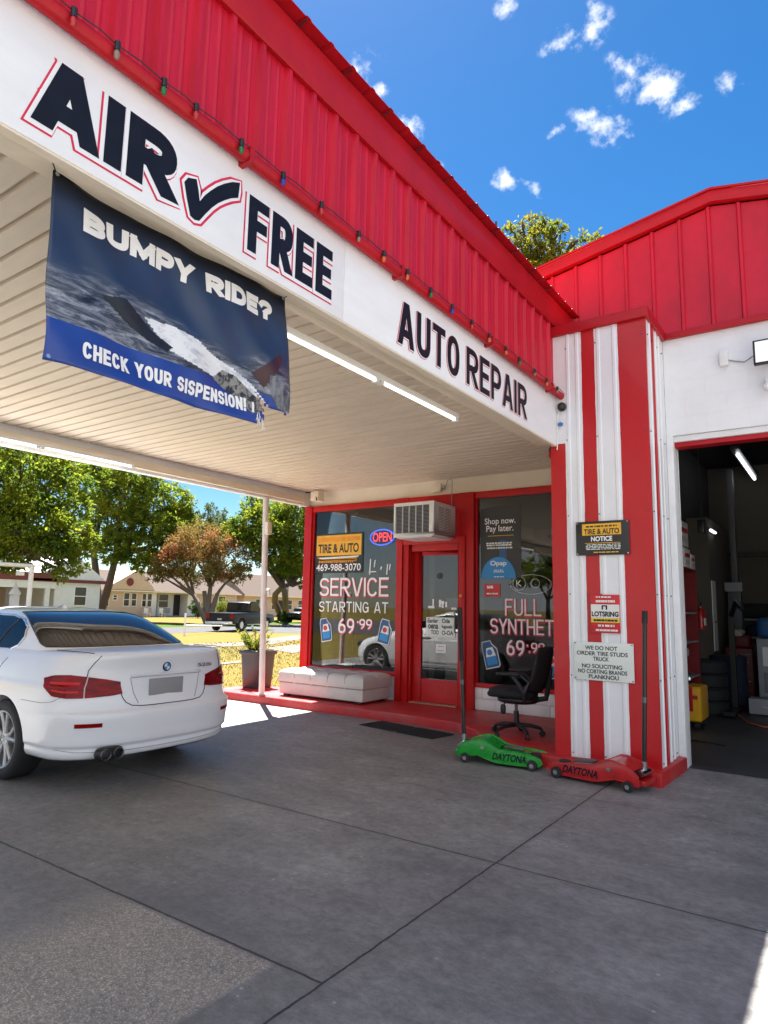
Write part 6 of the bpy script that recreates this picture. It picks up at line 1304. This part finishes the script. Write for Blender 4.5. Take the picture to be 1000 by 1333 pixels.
# ------------------------------------------------------------------ trees
RV = Vector((RIGHT.x, RIGHT.y, 0)).normalized(); FV = Vector((FWD.x, FWD.y, 0)).normalized()
def limb(mb, p0, p1, r0, r1, bend, q, n=6):
    p0, p1 = Vector(p0), Vector(p1); side = Vector((q.uniform(-1, 1), q.uniform(-1, 1), q.uniform(0, .6))) * bend * (p1 - p0).length
    mb.tube([p0 + (p1-p0)*s + side*math.sin(math.pi*s) + Vector((0, 0, (p1-p0).length*bend*.4*math.sin(math.pi*s*.8))) for s in (0, .2, .4, .6, .8, 1)], [r0 + (r1-r0)*s for s in (0, .2, .4, .6, .8, 1)], n)
def leaf_mesh(lobes, n, size, seed, droop=.2, fill=.55):
    q = np.random.default_rng(seed); L_ = np.array([[*l[0], l[1]] for l in lobes]); wgt = L_[:, 3] ** 2; wgt /= wgt.sum()
    # every lobe is broken up into many leaf clusters, so that gaps open between them
    nc = max(30, n // 26); ci = q.choice(len(L_), nc, p=wgt); d = q.normal(size=(nc, 3)); d /= np.linalg.norm(d, axis=1)[:, None]; d[:, 2] = np.where(d[:, 2] < -.3, d[:, 2] * .6, d[:, 2])
    rad = L_[ci, 3] * (fill + (1.06 - fill) * q.random(nc) ** .6)
    C = L_[ci, :3] + d * rad[:, None]; cr = (.10 + .16 * q.random(nc)) * np.maximum(L_[ci, 3], size * 4) ** .75
    k = q.integers(0, nc, n); off = q.normal(size=(n, 3)) * .55; off[:, 2] -= np.abs(off[:, 0]) * droop
    P = C[k] + off * cr[k][:, None]
    a = d[k] * .8 + q.normal(size=(n, 3)) * .8; a[:, 2] -= droop; a /= np.linalg.norm(a, axis=1)[:, None]
    w = np.cross(a, q.normal(size=(n, 3))); w /= np.linalg.norm(w, axis=1)[:, None]
    s = size * (.6 + .8 * q.random(n)); nn = np.cross(a, w)
    V = np.stack([P, P + a * s[:, None]*.5 + w * s[:, None]*.24 + nn * s[:, None]*.06, P + a * s[:, None], P + a * s[:, None]*.5 - w * s[:, None]*.24 + nn * s[:, None]*.06], 1).reshape(-1, 3)
    return V, C
def tree(name, label, base, lobes, n, size, leafm, barkm, tr, seed, forks=None, droop=.2, group='trees across the street', fill=.55, extra=None):
    r = thing(name, label, 'tree', base, 0, group); q = random.Random(seed)
    V, C = leaf_mesh(lobes, n, size, seed, droop, fill)
    inv = Vector(base); me = bpy.data.meshes.new('crown'); nv_ = len(V)
    me.vertices.add(nv_); me.vertices.foreach_set('co', (V - np.array(base)).ravel().astype(np.float32)); nf = nv_ // 4
    me.loops.add(nv_); me.loops.foreach_set('vertex_index', np.arange(nv_, dtype=np.int32)); me.polygons.add(nf); me.polygons.foreach_set('loop_start', np.arange(0, nv_, 4, dtype=np.int32)); me.update(calc_edges=True)
    me.materials.append(leafm); o = bpy.data.objects.new('crown', me); COL.objects.link(o); o.parent = r
    b = MB(); base = Vector(base); fk = [Vector(f) for f in forks] if forks else [base + Vector((0, 0, .35 * (max(l[0][2] for l in lobes) - base.z)))]
    for f in fk: limb(b, base + Vector((q.uniform(-.1, .1), q.uniform(-.1, .1), -.1)), f, tr, tr * .62, .05, q, 10)
    for c, rr_ in lobes:
        c = Vector(c); f = min(fk, key=lambda p: (p - c).length); limb(b, f, c, tr * .5, tr * .14, .12, q)
    for k in range(min(len(C), 70)):
        c = Vector(C[k]); l = min(lobes, key=lambda l: (Vector(l[0]) - c).length); limb(b, Vector(l[0]) + Vector((q.uniform(-.2, .2),) * 3), c, tr * .16, tr * .05, .1, q, 4)
    b.build('trunk', barkm, r, smooth=True, fix=False); return r
def lob(*pts): return [(tuple(at(x, y, d)), rr_) for x, y, d, rr_ in pts]
def gnd(px, py):
    d = at(px, py, 1.0) - Vector((0, 0, CAM_H)); t_ = -CAM_H / d.z; return (d.x * t_, d.y * t_, 0.0)
B1 = at(-60, 780, 32); B1.z = 0
tree('broadleaf_tree', 'big dense green tree overhanging the white house at the left edge', tuple(B1), lob((-50,650,32,3.0), (25,635,32,2.5), (45,690,31,2.0), (72,700,30.5,1.2), (80,738,30,.62), (92,752,30,.35), (85,615,33,1.2), (15,590,33,2.3), (-60,570,33,2.6), (0,715,31,1.5), (95,665,32,.9), (100,700,31,.8), (95,735,30.5,.6), (105,715,31,.6), (-90,720,32,2)), 52000, .20, MT['leaf_green'], MT['bark'], .35, 11, [tuple(at(-30, 700, 32)), tuple(at(-70, 690, 32))], .35)
B2 = at(128, 790, 56); B2.z = 0
tree('broadleaf_tree', 'tall green tree with dark forked limbs rising between the white and tan houses', tuple(B2), lob((160,650,56,2.6), (205,665,56,2.5), (180,615,56,1.9), (225,690,55,1.9), (145,690,56,1.8), (190,715,55,1.7), (128,635,57,2.3), (212,720,55,1.1), (170,690,55,1.5), (232,672,56,1.3), (115,600,58,2.4), (150,720,55,1.2), (120,700,57,1.6), (190,735,55,1.0), (235,710,55,1.3), (228,655,56,1.5)), 44000, .27, MT['leaf_green'], MT['bark'], .40, 22, [tuple(at(122, 720, 56)), tuple(at(150, 728, 55.5))], .3)
B3 = gnd(270, 812)
tree('crape_myrtle', 'vase-shaped tree turning orange and pink on the lawn before the tan houses', B3, lob((262,710,52,1.9), (225,735,52,1.5), (298,735,52,1.7), (240,712,52,1.4), (285,712,52,1.3), (213,742,52,1.0), (205,750,52,.7), (312,748,52,.9), (262,742,51,1.7), (225,718,52,.8)), 24000, .17, MT['leaf_myrtle'], MT['bark_pale'], .26, 33, [tuple(at(252, 775, 52)), tuple(at(266, 770, 52)), tuple(at(283, 773, 52)), tuple(at(274, 765, 52.3))], .1)
B4 = gnd(372, 806)
tree('broadleaf_tree', 'broad dark green tree with yellow tips just left of the shop front', B4, lob((345,690,54,2.2), (385,690,54,2.4), (320,685,54,1.3), (365,725,53,1.8), (400,730,53,2.0), (335,715,53,1.3), (350,668,55,1.6), (395,660,55,2.2), (313,700,53,.9), (425,700,54,2.4), (375,738,53,1.2), (330,660,55,1.2), (305,690,54,1.0), (410,760,53,1.2)), 38000, .24, MT['leaf_green'], MT['bark'], .36, 44, [tuple(at(368, 765, 53.5)), tuple(at(380, 762, 53.5))], .3)
for k, (x, y, d, r1, lab) in enumerate(((270, 678, 105, 2.8, 'pale distant tree showing above the orange tree'), (245, 690, 100, 2.2, 'small distant tree between the tall green tree and the orange tree'))):
    bb = at(x, 790, d); bb.z = 0; tree('distant_tree', lab, tuple(bb), lob((x, y, d, r1), (x-14, y+10, d, r1*.7), (x+16, y+6, d, r1*.8), (x+4, y+25, d, r1*1.1), (x+25, y+22, d, r1*.8)), 7000, .42, MT['leaf_far'], MT['bark'], .3, 50 + k)
B5 = at(700, 790, 26); B5.z = 0
tree('broadleaf_tree', 'leafy tree rising behind the red garage roof', tuple(B5), lob((700,322,26,.95), (660,345,26,.95), (735,345,26,.8), (693,297,26,.42), (722,308,26,.45), (668,304,26,.42), (757,328,26,.75), (772,322,26,.4), (690,365,26,1.2), (735,380,26,1.3), (646,292,26,.15), (640,325,26,.6), (745,318,26,.25), (680,290,26,.2), (708,290,26,.22), (700,420,26,1.5)), 15000, .15, MT['leaf_yellow'], MT['bark'], .3, 66, [tuple(at(700, 420, 26)), tuple(at(720, 430, 26))], .05, 'trees behind the building', .35)
# shrubs
def shrub(label, p, s, n, m, seed, group='shrubs by the houses'):
    r = thing('shrub', label, 'shrub', p, 0, group); q = random.Random(seed); p = Vector(p)
    V, C = leaf_mesh([(tuple(p + Vector((q.uniform(-.3, .3) * s[0], q.uniform(-.3, .3) * s[0], s[1] * (.35 + .35 * k / 4)))), s[0] * .55) for k in range(5)], n, .13, seed)
    b = MB(); b.v = [tuple(v) for v in V]; b.f = [(4*i, 4*i+1, 4*i+2, 4*i+3) for i in range(len(V)//4)]; b.build('foliage', m, r, fix=False)
    b = MB()
    for k in range(6): limb(b, p, p + Vector((q.uniform(-.4, .4) * s[0], q.uniform(-.4, .4) * s[0], s[1] * .7)), .04, .015, .1, q, 5)
    b.build('stem', MT['bark'], r, fix=False)
shrub('rounded dark green shrub by the white porch wall', (-57.0, 47.4, 0), (1.1, 1.7), 3500, MT['leaf_dark'], 1)
shrub('bright green shrub to the right of the orange tree', (-57.0, 50.8, 0), (1.3, 1.9), 3500, MT['leaf_yellow'], 2)
shrub('low dark shrub beside the covered car', (-42.0, 44.6, 0), (.7, .9), 2500, MT['leaf_dark'], 3)

# ------------------------------------------------------------------ houses across the street
def window(par, X_, y0, y1, z0, z1, m=None, fr=.07):
    w = MB().box(X_, X_ + .06, y0 - fr, y1 + fr, z1, z1 + fr).box(X_, X_ + .06, y0 - fr, y1 + fr, z0 - fr, z0).box(X_, X_ + .06, y0 - fr, y0, z0, z1).box(X_, X_ + .06, y1, y1 + fr, z0, z1).box(X_ + .005, X_ + .05, y0, y1, (z0+z1)/2 - .03, (z0+z1)/2 + .03).build('window', MT['white_paint'], par)
    MB().box(X_ + .004, X_ + .02, y0, y1, z0, z1).build('pane', m or MT['dark_glass'], w)
wh = thing('house', 'white house with maroon fascia and a carport behind the white sedan', 'house', (-48, 24, 0))
MB().box(-52, -45, 24.9, 28.3, 0, 2.85).build('wall', MT['stucco_white'], wh)
b = MB(); b.prism([(23.2, 2.95), (28.75, 2.95), (26.2, 4.75)], lambda a, c: (-52, a, c), (7.1, 0, 0)); rf = b.build('roof', MT['stucco_white'], wh)
MB().box(-52.2, -44.8, 23.1, 28.85, 2.80, 3.02).build('maroon_fascia', MT['maroon'], wh)
window(wh, -45, 26.35, 27.2, 1.25, 2.5)
MB().box(-52, -51.8, 10, 24.9, 0, 2.6).build('porch_wall', MT['stucco_tan'], wh); MB().box(-51, -44.9, 12, 24.9, 2.35, 2.85).build('porch_beam', MT['stucco_white'], wh); MB().box(-51, -44.8, 12, 24.88, 2.86, 3.4).build('porch_fascia', MT['maroon'], wh)
for y in (24.2, 20.4, 16.5): MB().box(-45.1, -44.92, y, y + .32, 0, 2.35).build('porch_post', MT['stucco_white'], wh)
MB().box(-51.79, -51.7, 22.6, 23.6, 0, 2.1).build('door', MT['black'], wh); MB().box(-51.79, -51.7, 21.2, 22.2, .9, 2.1).build('porch_window', MT['dark_glass'], wh)
th = thing('house', 'long tan stucco house with a gable, oval vent and white porch', 'house', (-66, 47, 0))
MB().box(-72, -62, 39.0, 45.2, 0, 2.75).build('wall', MT['stucco_tan'], th); MB().box(-72, -62, 51.3, 57.4, 0, 2.75).build('wall', MT['stucco_tan'], th); MB().box(-72, -63.4, 45.2, 51.3, 0, 2.75).build('porch_back_wall', MT['stucco_white'], th); MB().box(-63.39, -62, 49.95, 51.29, 0, 2.75).build('porch_wall', MT['stucco_white'], th); MB().box(-62.9, -62, 45.21, 45.75, 0, 2.75).build('porch_wall', MT['stucco_white'], th)
b = MB(); b.add([(-61.6, 38.6, 2.75), (-61.6, 57.8, 2.75), (-67, 57.8, 5.0), (-67, 38.6, 5.0), (-72.4, 57.8, 2.75), (-72.4, 38.6, 2.75)], [(0, 1, 2, 3), (3, 2, 4, 5), (0, 3, 5), (1, 4, 2), (0, 5, 4, 1)]); rf = b.build('roof', MT['shingle'], th)
b = MB(); b.prism([(39.2, 2.8), (45.3, 2.8), (43.4, 4.8), (42.8, 4.85)], lambda a, c: (-67, a, c), (5.35, 0, 0)); b.build('gable', MT['stucco_tan'], th)
MB().lathe([(.02, 0), (.42, 0), (.42, .05), (.02, .05)], (-61.64, 42.1, 3.62), 'X', 20).build('oval_vent', MT['maroon'], th)
MB().box(-61.7, -61.55, 38.6, 57.8, 2.62, 2.76).build('gutter', MT['cream'], th)
for y0, y1, z0, z1 in ((39.3, 40.0, 1.1, 2.5), (40.5, 40.9, 1.75, 2.2), (41.75, 42.35, 1.15, 2.45), (42.65, 43.2, 1.15, 2.45), (43.95, 44.4, 1.1, 2.45), (44.6, 45.1, 1.1, 2.45), (52.2, 53.2, 1.1, 2.4), (54.5, 55.5, 1.1, 2.4)): window(th, -62, y0, y1, z0, z1)
window(th, -63.4, 47.1, 48.3, 1.05, 2.45); MB().box(-63.39, -63.3, 46.0, 46.9, .1, 2.45).build('door', MT['grey'], th); MB().box(-63.39, -63.3, 49.1, 49.9, .1, 2.45).build('door', MT['black'], th); MB().box(-64, -61.7, 45.2, 51.3, 0, .12).build('porch_slab', MT['grey'], th); MB().box(-63.2, -62.9, 47.3, 48.3, .4, .95).build('wall_air_conditioner', MT['grey'], th)
t2 = thing('house', 'low tan bungalow with pale roof behind the black pickup', 'house', (-66, 64, 0))
MB().box(-72, -62, 58.6, 74, 0, 2.75).build('wall', mat('peach_stucco', (.66, .48, .34), .8), t2)
b = MB(); b.add([(-61.4, 58.2, 2.72), (-61.4, 74.5, 2.72), (-67, 73, 5.6), (-67, 59.6, 5.6), (-72.5, 74.5, 2.72), (-72.5, 58.2, 2.72)], [(0, 1, 2, 3), (3, 2, 4, 5), (0, 3, 5), (1, 4, 2), (0, 5, 4, 1)]); b.build('roof', MT['shingle'], t2)
MB().box(-61.5, -61.36, 58.2, 74.5, 2.56, 2.72).build('gutter', MT['cream'], t2)
for y0, y1 in ((60.6, 61.3), (61.6, 62.3), (63.5, 64.2), (66.5, 67.3), (68.6, 69.4)): window(t2, -62, y0, y1, 1.0, 2.2)
MB().box(-62, -61.93, 64.7, 66.3, 0, 2.15).build('garage_door', MT['black'], t2)
b = MB(); b.tube([(-61.2, 65.6, 0), (-61.2, 65.6, 6.3)], .09, 8); b.build('chimney_pipe', MT['dark_steel'], t2)

# carport frame, white pickup, ornament, barrier, black pickup, covered car
cp = thing('carport', 'bare white pipe carport standing behind the sedan roof at the left edge', 'carport', (-30, 15, 0))
b = MB(); b.tube([(-30, 15.45, 0), (-30, 15.45, 3.08)], .11, 10); b.build('post', MT['white_paint'], cp, smooth=True); b = MB(); b.tube([(-30, 6, 3.02), (-30, 15.5, 3.05)], .09, 10); b.build('rail', MT['white_paint'], cp, smooth=True); b = MB(); b.tube([(-30, 6.2, 0), (-30, 6.2, 3.0)], .11, 10); b.build('post', MT['white_paint'], cp, smooth=True)
MB().box(-30.15, -29.9, 14.85, 15.1, 2.6, 2.75).build('lamp', MT['white'], cp)
ob_ = thing('lawn_ornament', 'white pagoda-topped post beyond the sedan', 'post', (-32, 15.78, 0)); MB().box(-32.16, -31.84, 15.66, 15.96, 0, 1.78).build('post', MT['stucco_white'], ob_); b = MB(); b.lathe([(.27, 1.78), (.25, 1.86), (.12, 2.08), (.05, 2.25), (.02, 2.4)], (-32, 15.81, 0), 'Z', 10); b.build('cap', MT['stucco_white'], ob_)
def pickup(name, label, loc, rotz, m, sc=1.0):
    r = thing(name, label, 'pickup truck', loc, rotz); s = lambda *v: [k * sc for k in v]
    b = MB(); b.prism([(0, .55), (0, 1.12), (2.05, 1.15), (2.1, 1.22), (3.75, 1.20), (4.0, 1.12), (5.35, 1.02), (5.55, .85), (5.6, .50), (4.95, .42), (4.9, .62), (4.72, .80), (4.3, .80), (4.12, .62), (4.08, .42), (1.50, .42), (1.46, .62), (1.28, .80), (.85, .80), (.68, .62), (.64, .50)], lambda a, c: (a*sc, -.95*sc, c*sc), (0, 1.9*sc, 0)); b.build('body', m, r, local=True, bev=.03*sc)
    b = MB(); b.prism([(2.12, 1.20), (2.22, 1.78), (2.45, 1.86), (3.25, 1.86), (3.45, 1.78), (4.0, 1.16)], lambda a, c: (a*sc, -.80*sc, c*sc), (0, 1.6*sc, 0)); cb_ = b.build('cab', m, r, local=True, bev=.05*sc)
    MB().box(2.135*sc, 2.15*sc, -.66*sc, .66*sc, 1.32*sc, 1.72*sc).build('rear_window', MT['car_glass'], r, local=True)
    for q in (-1, 1):
        b = MB(); b.prism([(2.32, 1.26), (2.36, 1.72), (3.2, 1.76), (3.75, 1.26)], lambda a, c: (a*sc, q*.815*sc, c*sc), (0, .01*q*sc, 0)); b.build('side_window', MT['car_glass'], r, local=True)
        MB().box(-.015*sc, .05*sc, q*.82*sc - .1*sc, q*.82*sc + .1*sc, .78*sc, 1.08*sc).build('tail_light', MT['lamp_red'], r, local=True)
        for x in (1.07, 4.5):
            w = MB().lathe([(.05, -.12*sc), (.36*sc, -.12*sc), (.38*sc, -.09*sc), (.38*sc, .09*sc), (.36*sc, .12*sc), (.05, .12*sc)], (x*sc, q*.83*sc, .38*sc), 'Y', 22).build('wheel', MT['rubber'], r, local=True, smooth=True); MB().cyl((x*sc, q*(.94)*sc, .38*sc), (x*sc, q*.955*sc, .38*sc), .22*sc, n=16).build('rim', MT['chrome'], w, local=True)
    MB().box(-.12*sc, -.02*sc, -.92*sc, .92*sc, .45*sc, .62*sc).build('rear_bumper', MT['chrome'], r, local=True, bev=.02); MB().box(-.012, 0, -.15*sc, .15*sc, .68*sc, .80*sc).build('number_plate', MT['plate'], r, local=True)
    return r
pu = gnd(285, 822); hd_ = FV * math.cos(R(17)) + RV * math.sin(R(17))
pickup('pickup_truck', 'black pickup truck parked on the street beyond the lawn', pu, math.atan2(hd_.y, hd_.x), MT['truck_black'], .92)
pickup('pickup_truck', 'white pickup truck under the carport at the far left edge', (-40, 20.2, 0), R(-95), MT['car_white'], .95)
pb = thing('pipe_barrier', 'low white pipe barrier along the street in front of the black pickup', 'barrier', (-30, 27, 0))
g1, g2 = Vector(gnd(240, 827)), Vector(gnd(329, 818.5))
for g_, h_ in ((g1, 1.05), (g2, .92)): b = MB(); b.tube([g_, g_ + Vector((0, 0, h_))], .05, 8); b.build('post', MT['white_paint'], pb)
b = MB(); b.tube([g1 + Vector((0, 0, .48)), g2 + Vector((0, 0, .14))], .035, 8); b.build('rail', MT['white_paint'], pb)
cv = thing('covered_car', 'dark car with a pale cover on its windscreen by the bungalow', 'car', (-41, 46.4, 0), R(100))
b = MB(); superell(b, (0, 0, .62), (2.1, .85, .42), .5, .4); superell(b, (-.1, 0, 1.0), (1.15, .74, .42), .6, .5); b.build('body', MT['truck_black'], cv, local=True, smooth=True)
b = MB(); b.add([(.55, -.68, 1.34), (.55, .68, 1.34), (1.2, .72, .98), (1.2, -.72, .98)], [(0, 1, 2, 3)]); b.build('windscreen_cover', MT['grey'], cv, local=True, solid=.02)
for x in (-1.3, 1.3):
    for q in (-1, 1): MB().lathe([(.05, -.1), (.32, -.1), (.32, .1), (.05, .1)], (x, q*.8, .32), 'Y', 18).build('wheel', MT['rubber'], cv, local=True)
for k, (yy, lab) in enumerate(((44.0, 'white plastic lawn chair by the tan house, left of two'), (45.9, 'white plastic lawn chair on the tan porch, right of two'))):
    r = thing('lawn_chair', lab, 'chair', (-61.0, yy, 0)); MB().box(-61.25, -60.8, yy - .25, yy + .25, .38, .43).build('seat', MT['white'], r); MB().box(-61.3, -61.25, yy - .25, yy + .25, .40, .95).build('backrest', MT['white'], r)
    for x in (-61.22, -60.84):
        for y in (yy - .21, yy + .21): MB().box(x - .03, x + .03, y - .03, y + .03, 0, .38).build('leg', MT['white'], r)
# trees across the road behind the viewer, seen only in reflections
for k, (x, y) in enumerate(((-26, -50), (-13, -52), (2, -50), (16, -52))):
    bb = (x, y, 0); lb = [((x + dx, y + dy, z), rr_) for dx, dy, z, rr_ in ((0, 0, 6, 2.6), (-2, .5, 5, 2), (2, -.5, 5, 2), (.5, 1, 7.5, 1.8))]
    tree('roadside_tree', 'green roadside tree across the road', bb, lb, 3500, .42, MT['leaf_green'], MT['bark'], .3, 80 + k, group='trees across the road')
